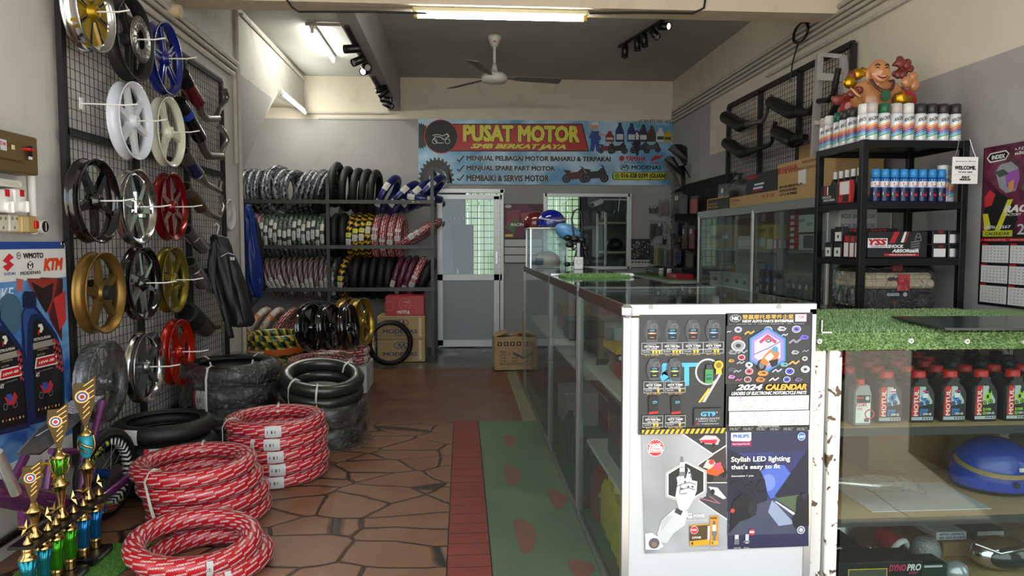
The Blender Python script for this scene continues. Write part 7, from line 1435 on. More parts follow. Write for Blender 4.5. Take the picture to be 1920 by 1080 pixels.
# YSS box row on the third shelf
x0, x1 = AY(1626, 480, 3.775).x, AY(1738, 480, 3.775).x; zb = ZS[1]; hh = AY(1680, 434, 3.775).z-zb
t = bx('large black shock absorber carton with red and white stripes', x0, x1, 3.775, 3.91, zb, hh, SHK); s = Sheet(Vector((-(x1-x0)/2, -.0679, hh)), Vector((x1-x0, 0, 0)), Vector((0, 0, -hh)), t); W_, H_ = x1-x0, hh
s.new(); s.rect(0, .26*H_, .33*W_, .62*H_, PAPER, False); s.text('YSS', .01*W_, .29*H_, .32*W_, .52*H_, YR, .07, .2, False); s.text('SUSPENSION', .06*W_, .54*H_, .3*W_, .6*H_, INK, .02, 0, False); s.done('brand_panel', 'white brand panel')
s.new(); s.poly([(.36*W_, .44*H_), (.44*W_, .02*H_), (.53*W_, .02*H_), (.45*W_, .44*H_)], YR, False); s.poly([(.55*W_, .42*H_), (.61*W_, .02*H_), (.65*W_, .02*H_), (.60*W_, .42*H_)], PAPER, False); s.poly([(.61*W_, .42*H_), (.67*W_, .02*H_), (.69*W_, .02*H_), (.63*W_, .42*H_)], YR, False); s.done('stripes')
s.new(); s.text('SHOCK', .33*W_, .5*H_, .6*W_, .63*H_, PAPER, .06, .2, False); s.text('ABSORBER', .41*W_, .67*H_, .86*W_, .8*H_, PAPER, .06, .2, False); s.rect(.28*W_, .84*H_, .86*W_, .93*H_, YR, False); s.text('WORLD CLASS SUSPENSION', .36*W_, .86*H_, .8*W_, .91*H_, PAPER, .03, 0, False); s.done('lettering')
s.new()
for i in range(4): s.line([(.72*W_, (.42+.09*i)*H_), (.87*W_, (.36+.09*i)*H_)], .007, GR, False)
s.disc(.84*W_, .16*H_, .014, GR, False, None, 20, .6); s.line([(.80*W_, .2*H_), (.79*W_, .38*H_)], .006, GR, False); s.line([(.88*W_, .2*H_), (.89*W_, .38*H_)], .006, GR, False); s.done('spring_drawing')
lb = [(.08, .3, .9, .95, PAPER)]
for i, (px, py) in enumerate(((1748, 455), (1778, 455), (1748, 481), (1778, 481))):
    p = AY(px, py, 3.79); top = py < 470; h_ = (AY(px, 430 if top else 457, 3.79).z-AY(px, 456 if top else 482, 3.79).z)
    bx('%s small black carton with white label right of the large one' % ['upper left', 'upper right', 'lower left', 'lower right'][i], p.x, p.x+.083, 3.79, 3.93, zb+(h_ if top else 0)+.001, h_-.003, SHK, 0, [('YSS', .4, .06, .75, .2, YR)], group='small white labelled cartons', sticker_=lb, tb=.05)
for i, (px, px2, py) in enumerate(((1546, 1559, 455), (1562, 1577, 455), (1563, 1578, 430), (1581, 1591, 440), (1592, 1601, 441), (1602, 1611, 441))):
    y, y2 = AX(px2, 480, 2.145).y, AX(px, 480, 2.145).y; h_ = AX(px, py, 2.145).z-zb if i not in (0, 1, 2) else .085

    bx(['first small black carton with white label at the left of the third shelf', 'second small black carton with white label at the left of the third shelf', 'small black carton stacked on the white labelled pair', 'tall narrow red and black carton, left of three', 'tall narrow red and black carton, middle of three', 'tall narrow red and black carton, right of three'][i], 2.145, 2.185, y, y2, zb if i != 2 else zb+.088, h_, SHK, 0, None, side='l', group='small cartons at the left of the third shelf', sticker_=[(.12, .35, .9, .96, PAPER)]+([(.0, .3, .12, 1, YR), (.2, .05, .9, .3, YR)] if i > 2 else [(.4, .55, .6, .75, INK)]))
bx('flat black carton with red lettering behind the large shock absorber carton', 2.175, 2.505, 3.99, 4.13, zb, hh+.02, SHK, 0, [('YSS', .1, .03, .3, .12, YR), ('SHOCK', .5, .03, .8, .12, YR)]); bx('grey patterned carton at the back of the third rack shelf', 2.205, 2.435, 4.09, 4.22, zb, .28, mat('8c8a86', .6), 0, [('BOX BOX BOX', .05, .1, .95, .2, SGRY), ('BOX BOX BOX', .05, .3, .95, .4, SGRY)])
# top box in its bag
t = thing('top_box', 'black and beige motorcycle top box in a clear bag on the rack', 'top box', (AY(1655, 588, 3.99).x, 3.99, ZS[0]+.001)); BG = mat('c9b89a', .4)
b = MB(); o = [(-.19, 0), (.19, 0), (.215, .06), (.215, .135), (-.215, .135), (-.215, .06)]; b.prism(o, -.15, .15, mat('15161b', .35), RX(PI/2)); b.build('lower_shell', t)
b = MB(); b.box((0, 0, .165), (.42, .31, .05), BG, None, .014); b.box((0, 0, .205), (.40, .29, .05), BG, None, .018); b.build('beige_band', t); b = MB(); b.box((0, 0, .25), (.40, .29, .05), mat('1a1b20', .3), None, .02); b.build('lid', t)
b = MB(); b.box((.02, -.158, .175), (.07, .004, .09), RED); b.box((-.02, -.15, .26), (.06, .02, .05), mat('7a1c22', .35)); b.build('latch', t)
s = Sheet(Vector((-.2, -.1565, .215)), Vector((.4, 0, 0)), Vector((0, 0, -.2)), t).new(); s.text('GIVI', .13, .01, .19, .03, INK, .06, .2, False); s.done('lettering'); s = Sheet(Vector((-.2, -.1512, .215)), Vector((.4, 0, 0)), Vector((0, 0, -.2)), t).new(); s.rect(.13, .10, .2, .115, LG, False); s.text('WEAR HELMET', .135, .104, .195, .111, INK, .03, 0, False); s.disc(.235, .107, .012, LG, False); s.disc(.175, .15, .012, RED, False, .006); s.done('stickers')
b = MB(); b.box((0, 0, .135), (.47, .36, .29), FILM, None, .05); b.build('clear_bag', t)
b = MB(); b.box((AY(1660, 588, 3.79).x, 3.81, ZS[0]+.004), (.13, .06, .004), PAPER); solo(b, 'paper_sheet', 'white paper lying before the bagged top box', 'paper')
# welcome sign
a, c = AY(1786, 294, 3.72), AY(1832, 345, 3.72); t = thing('welcome_sign', 'white WELCOME sign hanging on a chain from the rack corner', 'sign', ((a.x+c.x)/2, 3.72, c.z)); W_, H_ = c.x-a.x, a.z-c.z
b = MB(); b.box((0, 0, H_/2), (W_, .006, H_), WHITE, None, .001); b.build('board', t); s = Sheet(Vector((-W_/2, -.0035, H_)), Vector((W_, 0, 0)), Vector((0, 0, -H_)), t)
s.new(); s.text('WELCOME.', .08*W_, .33*H_, .92*W_, .48*H_, INK, .07, 0, False); s.text('we are open', .22*W_, .54*H_, .78*W_, .61*H_, INK, .04, 0, False); s.text('@anypusatshop  @motors', .12*W_, .14*H_, .9*W_, .2*H_, INK, .02, 0, False); s.rect(.08*W_, .26*H_, .9*W_, .265*H_, INK, False); s.rect(.08*W_, .65*H_, .9*W_, .655*H_, INK, False); s.text('PAY', .36*W_, .71*H_, .7*W_, .8*H_, INK, .08, .2, False); s.text('NGULAR', .28*W_, .8*H_, .72*W_, .88*H_, INK, .08, .2, False); s.done('lettering')
b = MB(); k_ = Vector((0, .02, ZS[3]-c.z+.01)); 
for sx in (-1, 1): b.tube([(sx*W_*.42, 0, H_-.004), (sx*W_*.3, .004, H_+.04), (sx*.03, .012, ZS[3]-c.z+.004)], .0022, CHROME, 5)
b.build('chain', t)
# calendar on the right wall
t = thing('wall_calendar', 'large dark red 2024 racing calendar on the right wall', 'calendar', (0, 0, 0)); Xc = XR-.006; a, e = AX(1845, 278, Xc), AX(1834, 570, Xc); L = .62
s = Sheet(Vector((Xc, a.y, a.z)), Vector((0, -L, 0)), Vector((0, 0, e.z-a.z)), t); H_ = s.h; q = lambda L_: [(x_*L, y_*H_) for x_, y_ in L_]
s.new(); s.rect(0, 0, L, H_, mat('131114', .4), False); s.done('sheet')
MAR, n, l, bb = nodes_mat('maroon_print'); tc = n.new('ShaderNodeTexCoord').outputs['Object']; l.new(mixc(n, l, ramp(n, l, noise(n, l, tc, 9, 5, 1.5), .38, .66), '3a1424', '742a48'), bb.inputs['Base Color']); bb.inputs['Roughness'].default_value = .4
s.new(); s.poly(q([(0.01, .0), (.99, 0), (.99, .55), (.01, .55)]), MAR, False); s.poly(q([(.44, .28), (.56, .1), (.99, .02), (.99, .38), (.6, .36)]), mat('4a5a34'), False); s.done('background_print')
s.new(); s.poly(q([(.02, .42), (.06, .33), (.14, .28), (.24, .30), (.36, .36), (.42, .46), (.36, .54), (.12, .54), (.05, .5)]), mat('1a1a1c'), False); s.poly(q([(.03, .32), (.09, .27), (.16, .3), (.12, .37), (.04, .38)]), mat('c03038'), False); s.poly(q([(.02, .42), (.08, .42), (.12, .5), (.05, .54)]), mat('c9c82a'), False); s.poly(q([(.3, .34), (.36, .34), (.22, .54), (.16, .54)]), mat('c9c82a'), False)
s.poly(q([(.15, .16), (.2, .12), (.32, .11), (.4, .15), (.42, .22), (.38, .29), (.28, .3), (.2, .26)]), mat('8a8c90'), False); s.poly(q([(.26, .18), (.4, .16), (.42, .23), (.36, .29), (.28, .26)]), mat('8a4a9a'), False); s.poly(q([(.3, .24), (.36, .22), (.36, .28), (.31, .29)]), mat('c98a3a'), False); s.poly(q([(.14, .16), (.24, .15), (.3, .18), (.2, .2)]), mat('3a3c40'), False)
s.poly(q([(.5, .3), (.6, .22), (.8, .2), (.98, .3), (.98, .5), (.6, .5)]), mat('b03a48'), False); s.poly(q([(.55, .34), (.7, .3), (.9, .36), (.8, .46)]), mat('d8d0d0'), False); s.done('rider_print', 'race rider print')
s.new(); s.poly(q([(.04, .07), (.08, .04), (.26, .035), (.3, .06), (.26, .095), (.08, .1)]), PAPER, False); s.poly(q([(.055, .07), (.09, .047), (.255, .043), (.285, .06), (.255, .088), (.09, .092)]), INK, False); s.text('INDEX', .1*L, .056*H_, .25*L, .082*H_, PAPER, .05, 0, False); s.text('ปฏิทินกีฬา', .36*L, .03*H_, .8*L, .05*H_, LG, .02, 0, False); s.text('ผลิตภัณฑ์คุณภาพ ECE', .36*L, .055*H_, .95*L, .082*H_, PAPER, .03, 0, False)
s.text('RACING', .26*L, .375*H_, .75*L, .42*H_, PAPER, .06, .3, False); s.text('FACTORY', .27*L, .425*H_, .46*L, .44*H_, PAPER, .03, .3, False); s.text('ECE 22', .5*L, .445*H_, .85*L, .475*H_, PAPER, .05, 0, False); s.text('ปฏิทิน 2567', .04*L, .495*H_, .35*L, .52*H_, PAPER, .03, .1, False); s.text('2024', .42*L, .49*H_, .75*L, .555*H_, LG, .02, 0, False); s.rect(.03*L, .527*H_, .37*L, .565*H_, mat('a9b82a'), False); s.text('CALENDAR', .06*L, .537*H_, .34*L, .557*H_, INK, .02, 0, False); s.done('lettering')
s.new(); s.rect(.0, .575*H_, L, .595*H_, YR, False); s.text('indexhelmet   www.indexhelmet.com', .06*L, .581*H_, .8*L, .589*H_, PAPER, .01, 0, False); s.done('red_strip', 'red strip')
for r in range(3):
    for c_ in range(3):
        x_ = (.03+.325*c_)*L; y_ = (.62+.127*r)*H_; s.new(); s.rect(x_, y_, x_+.31*L, y_+.108*H_, PAPER, False); s.rect(x_, y_-.012*H_, x_+.07*L, y_, YR, False)
        for k in range(5): s.text('1  2  3  4  5  6  7', x_+.03*L, y_+(.012+.019*k)*H_, x_+.28*L, y_+(.020+.019*k)*H_, SGRY, .01, 0, False)
        s.done('month_block')
# ================================================================== right wall: glass cabinet, cartons on it, grid with exhausts
FX = 2.38; CY0, CY1 = 4.55, 7.17; CZ0, CZ1 = .955, 1.70
CGR = mat('8f9390', .4, .5, .06)
t = thing('glass_cabinet', 'long grey framed cabinet with sliding glass doors along the right wall', 'cabinet', (0, 0, 0)); yM = 5.80
for y in (CY1-.02, yM, CY0+.02): b = MB(); b.box((FX+.02, y, (CZ0+CZ1)/2), (.04, .045, CZ1-CZ0), CGR, None, .003); b.box((FX-.002, y-.03, (CZ0+CZ1)/2), (.012, .02, CZ1-CZ0-.08), DWD); b.build('post', t)
b = MB(); b.box((FX+.02, (CY0+CY1)/2, CZ1-.03), (.045, CY1-CY0, .065), CGR, None, .004); b.build('top_rail', t); b = MB(); b.box((FX+.02, (CY0+CY1)/2, CZ0), (.045, CY1-CY0, .05), CGR, None, .004); b.build('bottom_rail', t)
b = MB(); b.box(((FX+2.81)/2, (CY0+CY1)/2, CZ1+.002), (2.81-FX, CY1-CY0, .012), CGR); b.build('top_board', t)
b = MB(); b.box(((FX+2.81)/2, (CY0+CY1)/2, CZ0+.015), (2.80-FX-.05, CY1-CY0-.02, .015), CGR); b.box(((FX+2.81)/2+.02, (CY0+CY1)/2, 1.335), (2.80-FX-.06, CY1-CY0-.06, .02), CGR); b.build('shelf', t)
b = MB(); b.box((2.805, (CY0+CY1)/2, .85), (.01, CY1-CY0, 1.69), mat('c4c0b6', .6)); b.build('back_panel', t); b = MB(); b.box(((FX+2.8)/2, CY1-.006, .85), (2.8-FX, .01, 1.69), GLASSD); b.build('end_glass', t)
b = MB(); b.box((FX+.04, (CY0+CY1)/2, .47), (.02, CY1-CY0, .93), CGR); b.build('lower_panel', t)
for y0, y1, dx in ((6.45, CY1-.04, .012), (yM+.02, 6.55, .022), (5.15, yM-.03, .012), (CY0, 5.35, .022)):
    b = MB(); b.box((FX+dx, (y0+y1)/2, (CZ0+CZ1)/2), (.004, y1-y0, CZ1-CZ0-.1), GLASSD); b.build('sliding_glass', t)
def wb(label, px0, py0, px1, py1, X, dep, m, zb=None, group=None, name='carton', txt=None, sticker_=None, tb=.04, flap=None):
    a, e = AX(px0, py0, X), AX(px1, py1, X); z0 = e.z if zb is None else zb; a.y, e.y = min(a.y, CY1-.04), min(e.y, CY1-.05)
    if abs(a.y-e.y) < .05: e.y = a.y-.12
    return bx(label, X, X+dep, min(a.y, e.y), max(a.y, e.y), z0, max(.02, a.z-z0), m, 0, txt, INK, name, 'box', side='l', group=group, sticker_=sticker_, tb=tb, flap=flap)
UZ, LZ = 1.3455, CZ0+.0232
CA, CB_, CC_ = mat('a58252', .8), mat('876640', .8), mat('ac8d5e', .8)
wb('tan carton lowest at the left end of the cabinet upper shelf', 1318, 441, 1349, 462, 2.47, .2, CC_, UZ, txt=[('HONDA', .2, .3, .8, .5, CB_)])
wb('tan carton second from below at the left end of the upper shelf', 1333, 423, 1363, 440, 2.47, .2, CC_, 1.43)
b = wb('brown carton with a red bordered label on the cabinet upper shelf', 1351, 425, 1376, 462, 2.46, .2, CA, UZ, sticker_=[(.1, .35, .6, .6, RED), (.15, .38, .55, .57, PAPER)])
wb('white bin on the right of the left section of the cabinet upper shelf', 1384, 443, 1405, 462, 2.45, .2, WHB, UZ, name='bin'); wb('brown carton behind the bins at the back of the cabinet', 1372, 412, 1410, 462, 2.68, .1, CB_, UZ)
wb('yellow carton with black print on the cabinet upper shelf', 1419, 423, 1452, 461, 2.46, .2, mat('b89a18', .5), UZ, txt=[('2 PACK', .1, .15, .5, .3, INK)], sticker_=[(.68, .1, .95, .9, mat('8a7214')), (.15, .5, .5, .9, LG)])
wb('small white carton before the yellow one in the cabinet', 1438, 448, 1449, 462, 2.42, .05, WHB, UZ)
for i in range(3):
    for k in range(2): wb('%s small red carton, %s layer, in front of the brown ones' % (['left', 'middle', 'right'][i], ['lower', 'upper'][k]), 1449+9*i, 455-7*k, 1457.5+9*i, 462-7*k, 2.42, .1, YR, UZ+.0335*k, 'small red cartons in the cabinet', sticker_=[(.25, .2, .75, .8, PAPER)])
for i in range(6): wb('%s red carton of the tall stack in the cabinet' % ['lowest', 'second', 'third', 'fourth', 'fifth', 'topmost'][i], 1476, 0, 1497, 462, 2.44, .18, YR, UZ+.051*i, 'stack of red cartons in the cabinet', sticker_=[(.25, .2, .6, .8, PAPER)]) if 0 else bx('%s red carton of the tall stack in the cabinet' % ['lowest', 'second', 'third', 'fourth', 'fifth', 'topmost'][i], 2.44, 2.62, AX(1497, 455, 2.44).y, AX(1476, 455, 2.44).y, UZ+.044*i, .042, YR, side='l', group='stack of red cartons in the cabinet', sticker_=[(.25, .2, .6, .8, PAPER)])
wb('large brown carton standing at the back of the right section', 1424, 394, 1462, 462, 2.64, .15, CB_, UZ, sticker_=[(.1, .1, .3, .3, PAPER)]); wb('large brown carton behind the red stack in the cabinet', 1463, 390, 1490, 462, 2.64, .15, CA, UZ)
wb('grey white carton low at the right end of the cabinet upper shelf', 1498, 435, 1528, 462, 2.44, .2, BOXG, UZ, sticker_=[(.3, .2, .9, .9, SGRY)]); wb('grey white printed carton stacked at the right end of the shelf', 1496, 404, 1528, 434, 2.44, .2, WHB, 1.455, txt=[('MOTO', .1, .2, .4, .35, SGRY), ('MOTO', .55, .4, .85, .55, SGRY)])
for i, (a, e) in enumerate(((1331, 1352), (1355, 1372), (1374, 1389), (1390, 1402), (1413, 1427))):
    y0, y1 = AX(e, 530, 2.46).y, AX(a, 530, 2.46).y; t2 = thing('storage_bin', nth(i, 'white storage bin', 'on the cabinet lower shelf', 5), 'bin', (2.46, (y0+y1)/2, LZ+.0008), 0, 'white storage bins'); w_ = (y1-y0)
    b = MB(); hh_ = .135
    for sy in (-1, 1): b.box((.1, sy*(w_/2-.004), hh_/2), (.2, .006, hh_), WHB)
    for x_ in (.003, .197): b.box((x_, 0, hh_/2), (.006, w_-.016, hh_), WHB)
    b.box((.1, 0, .003), (.186, w_-.02, .005), WHB); b.build('bin_walls', t2); b = MB(); b.box((-.004, 0, hh_-.008), (.014, w_-.002, .014), WHB, None, .003); b.build('rim', t2); b = MB(); b.box((-.002, 0, .07), (.003, w_*.3, .03), SGRY); b.build('label_slot', t2)
wb('yellow carton behind the white bins on the cabinet lower shelf', 1357, 493, 1376, 506, 2.68, .1, mat('b0901a', .5), LZ); wb('white tray standing behind the white bins', 1377, 490, 1420, 520, 2.70, .08, WHB, LZ, name='tray'); wb('brown carton at the left end of the cabinet lower shelf', 1318, 490, 1330, 525, 2.6, .15, CB_, LZ)
BB = mat('15171c', .4); BC = mat('1f4a9a', .35)
for i, (px, w_) in enumerate(((1433, .075), (1446, .075), (1460, .085))):
    p = AX(px, 540, 2.45); h_ = AX(px, 496, 2.45).z-LZ; t2 = thing('oil_bottle', nth(i, 'black oil bottle with blue cap', 'on the cabinet lower shelf', 3), 'bottle', (2.45, p.y, LZ+.0008), 0, 'blue capped oil bottles in the cabinet'); b = MB(); b.prism([(-w_/2, 0), (w_/2, 0), (w_/2, h_*.62), (w_*.2, h_*.84), (-w_*.3, h_*.84), (-w_/2, h_*.7)], -.03, .03, BB, frame((0, 0, 0), (0, -1, 0), (-1, 0, 0))); b.build('bottle_body', t2)
    b = MB(); b.cyl((0, w_*.05, h_*.84), (0, w_*.05, h_), .02, BC, 16); b.build('bottle_cap', t2); b = MB(); b.box((-.031, 0, h_*.5), (.002, w_*.6, .03), mat('3a8ad0', .4)); b.box((-.031, 0, h_*.25), (.002, w_*.5, .06), mat('2a4a7a', .4)); b.box((-.0315, 0, h_*.25), (.002, w_*.25, .035), PAPER); b.build('bottle_label', t2)
rd = random.Random(12)
for i in range(7):
    y = 5.28-.1*i; b = MB(); b.sphere((2.52+rd.uniform(-.04, .04), y, LZ+.09), (.06, .055, .09), FILM, 12, 8); b.box((2.52, y, LZ+.06), (.06, .05, .1), [BLACK, SGRY, mat('8a7a2a'), CHROME, BLACK, SGRY, BLACK][i], None, .01); b.box((2.455, y, LZ+.1), (.003, .03, .03), PAPER); solo(b, 'parts_bag', '%s clear bag of parts right of the blue capped bottles' % ORD[i].replace('leftmost', 'first'), 'bag', group='clear bags of parts in the cabinet')
# on top of the cabinet
TZ = CZ1+.0085; BX_ = 2.43
wb('long brown HONDA carton on top of the wall cabinet', 1366, 367, 1457, 378, BX_, .3, CC_, TZ, txt=[('HONDA', .04, .25, .2, .5, mat('8a2a22')), ('Genuine parts', .06, .62, .2, .72, CB_), ('H Y !', .72, .2, .92, .55, mat('8a2a22'))]) if 0 else None
def topbox(label, px0, px1, z0, h, X, dep, m, **k):
    y1, y0 = AX(px0, 380, X).y, AX(px1, 380, X).y; return bx(label, X, X+dep, y0, y1, z0, h, m, side='l', **k)
hz = lambda px, py, X=BX_: AX(px, py, X).z-TZ
topbox('long brown HONDA carton on top of the wall cabinet', 1368, 1456, TZ, hz(1400, 366), BX_, .3, CC_, txt=[('HONDA', .04, .22, .24, .45, mat('8a2a22')), ('Genuine', .06, .6, .18, .7, CB_), ('Y T U', .72, .2, .95, .5, mat('8a2a22'))])
topbox('black and gold carton at the left end of the cabinet top', 1326, 1367, TZ, hz(1345, 371), BX_, .25, mat('1d1a14', .5), txt=[('RACING JET', .1, .4, .5, .56, mat('b0883a')), ('MODIFIED', .1, .64, .5, .78, mat('b0883a'))], sticker_=[(0, 0, 1, .08, mat('b0883a')), (.0, 0, .04, 1, mat('b0883a'))])
t2 = topbox('big brown YAMAHA parts carton on top of the wall cabinet', 1457, 1536, TZ, hz(1462, 308), BX_, .19, CC_, txt=[('YAMAHA', .1, .1, .5, .28, mat('9a2a26')), ('Parts & Accessories', .5, .18, .95, .28, CB_), ('KING LONG SWING MOTOR CPN', .05, .58, .62, .65, INK), ('CONTOH UNTUK SEMUA', .05, .68, .5, .75, INK), ('LOT 2 NUMBER', .05, .78, .5, .85, INK)], sticker_=[(.52, .28, .7, .62, PAPER), (.6, .06, .95, .13, CB_), (.02, .11, .085, .27, mat('9a2a26'))], tb=.05)
topbox('tall brown carton standing behind the big YAMAHA carton', 1495, 1560, TZ, hz(1500, 268, 2.68), 2.77, .025, CA)
hb_ = hz(1400, 366); topbox('dark carton with a small red white and blue flag on the HONDA carton', 1398, 1455, TZ+hb_+.002, .17, BX_+.03, .1, mat('232326', .5), sticker_=[(.02, .05, .38, .22, mat('8a1c22')), (.3, .5, .62, .58, PAPER), (.28, .58, .6, .68, BLU), (.26, .68, .58, .76, PAPER), (.24, .76, .56, .86, mat('8a1c22'))])
t2 = thing('plastic_tub', 'clear plastic tub of small parts on the black and gold carton', 'tub', (BX_+.02, AX(1352, 370, BX_).y, TZ+hz(1345, 371)+.002)); b = MB()
for (x_, y_, sx, sy) in ((0, 0, .004, .26), (.2, 0, .004, .26), (.1, -.13, .2, .004), (.1, .13, .2, .004)): b.box((x_, y_, .06), (sx, sy, .12), FILM2)
b.box((.1, 0, .002), (.2, .26, .004), FILM2); b.build('tub_walls', t2); b = MB(); b.box((.1, .03, .04), (.12, .08, .06), SGRY, None, .01); b.box((.08, -.06, .03), (.08, .06, .05), BLACK, None, .01); b.build('contents', t2); b = MB(); b.box((-.004, .02, .06), (.002, .05, .04), PAPER); b.build('tub_label', t2)
b = MB(); c_ = AX(1372, 325, 2.62); b.lathe([(0, 0), (.11, .0), (.115, .05), (.1, .15), (.06, .27), (.035, .32), (.05, .36), (0, .36)], mat('1b1718', .25, 0, .2, 20, .6, .6), 18, T(2.68, c_.y, TZ+.003)); b.lathe([(.12, .0), (.122, .1), (.09, .22), (.045, .32), (.06, .38)], FILM, 18, T(2.69, c_.y, TZ+.003)); b.box((2.58, c_.y, TZ+.14), (.004, .06, .03), STK, RZ(0)); solo(b, 'wrapped_part', 'black part in a shiny bag standing by the flag carton', 'bag')
bx('brown YAMAHA carton seen behind the rack shelves', 2.42, 2.75, 4.56, 4.72, TZ+.0, .42, CC_, 0, [('YAMAHA', .15, .02, .5, .14, mat('9a2a26')), ('Parts & Accessories', .2, .2, .6, .26, CB_)], side='f')
# grid on the wall
GX = XR-.03; t = thing('wire_grid_panel', 'black wire grid on the right wall holding exhaust mufflers', 'wire grid', (GX, 0, 0)); y0, y1, z0, z1 = 5.05, 7.46, 2.0, 2.82
for y in (y0, 5.86, 6.65, y1): b = MB(); b.bar((0, y, z0), (0, y, z1), .045, MBLACK, .03, (1, 0, 0)); b.build('upright', t)
b = MB()
for z in (z0, z1): b.bar((0, y0, z), (0, y1, z), .03, MBLACK, .04)
b.build('rail', t); b = MB()
for i in range(55): y = y0+(y1-y0)*i/54; b.bar((.012, y, z0), (.012, y, z1), .0028, MBLACK)
for i in range(19): z = z0+(z1-z0)*i/18; b.bar((.016, y0, z), (.016, y1, z), .0028, MBLACK)
b.build('wire_mesh', t)
ex = mat('25221e', .38, .5, .2, 10); X = XR-.16; GR_ = 'exhaust mufflers on the right wall grid'; pq = lambda L: [(1180+x_/3.6, y_/3.6, r_) for x_, y_, r_ in L]
exhaust('black expansion muffler with silver header, upper left of the right grid', [('canister', pq([(648, 790, .06), (690, 812, .065), (750, 850, .06), (800, 838, .04)]), ex), ('link_pipe', pq([(798, 838, .036), (830, 832, .022), (905, 815, .02)]), STN), ('header_pipe', pq([(905, 815, .02), (925, 770, .018), (945, 690, .018), (962, 648, .022)]), STN)], X, GR_)
exhaust('long black expansion muffler at the top centre of the right grid', [('canister', pq([(955, 690, .05), (1000, 710, .058), (1085, 755, .058), (1140, 755, .04)]), ex), ('link_pipe', pq([(1138, 755, .038), (1180, 760, .03), (1225, 755, .028)]), ex), ('header_pipe', pq([(1215, 757, .022), (1240, 720, .02), (1250, 690, .02)]), ex)], X, GR_)
exhaust('black expansion muffler with a kinked pipe, lower left of the right grid', [('canister', pq([(655, 965, .055), (700, 990, .062), (755, 1030, .055), (800, 1028, .04)]), ex), ('link_pipe', pq([(798, 1028, .036), (860, 1008, .022), (945, 980, .018)]), ex), ('header_pipe', pq([(945, 980, .016), (962, 960, .016), (970, 880, .016), (985, 825, .02)]), ex)], X, GR_)
exhaust('black round muffler right of the grid upright, above the cartons', [('canister', pq([(990, 890, .055), (1030, 908, .06), (1095, 945, .058), (1110, 960, .05)]), ex), ('link_pipe', pq([(1105, 948, .045), (1140, 935, .028), (1190, 925, .025)]), ex)], X, GR_)
exhaust('thin black header pipes hanging behind the ladder', [('link_pipe', pq([(1278, 682, .02), (1345, 676, .022)]), ex), ('header_pipe', pq([(1345, 676, .022), (1378, 640, .022), (1392, 560, .022), (1412, 460, .02)]), ex)], X, GR_); exhaust('short black pipe hanging right of the ladder', [('header_pipe', pq([(1360, 790, .024), (1385, 730, .024), (1425, 655, .022)]), ex)], X, GR_)
# ladder
LAD = mat('bdbab2', .4, .4)
t = thing('step_ladder', 'aluminium step ladder standing on the cabinet against the right wall grid', 'ladder', (0, 0, 0)); LY = 5.22
r0, r1 = AX(1537, 102, 2.68), AX(1581, 106, 2.755); f0, f1 = AX(1528, 262, 2.655), AX(1590, 262, 2.74)
for a, e in ((r0, f0), (r1, f1)): b = MB(); e = e+(e-a)*.62; e.z = max(e.z, TZ+.003); b.bar(a, e, .04, LAD, .045, (1, 0, 0)); b.build('rail', t)
b = MB(); b.bar(r0, r1, .03, LAD, .03); b.build('top_brace', t)
for f_, h_ in ((.26, .05), (.8, .03)): b = MB(); b.bar(r0+(f0-r0)*f_, r1+(f1-r1)*f_, .05, LAD, h_); b.build('step', t)
# conduits on the right wall
for k in range(4): conduit([(XR-.02, 2.6, 3.16-.045*k), (XR-.02, 5.2, 3.15-.045*k), (XR-.02, 9.55, 3.14-.045*k)], .017, ['uppermost', 'second', 'third', 'lowest'][k]+' of four grey conduits along the upper right wall', PIPE)
conduit([(XR-.02, 2.6, 2.93), (XR-.02, 6.55, 2.93)], .014, 'thin grey conduit below the four on the right wall')
b = MB(); c_ = AX(1500, 62, XR-.06); 
for k in range(4): b.tube([c_+Vector((.01*k, .13*math.cos(a*PI/8)+.012*k, .075*math.sin(a*PI/8)+.006*k)) for a in range(16)], .007, BLACK, 6, True)
b.tube([c_+Vector((0, .02, -.06)), c_+Vector((0, .12, -.2)), c_+Vector((0, .16, -.36))], .007, BLACK, 6); solo(b, 'cable_coil', 'coil of dark cable hung on the right wall conduits', 'cable')
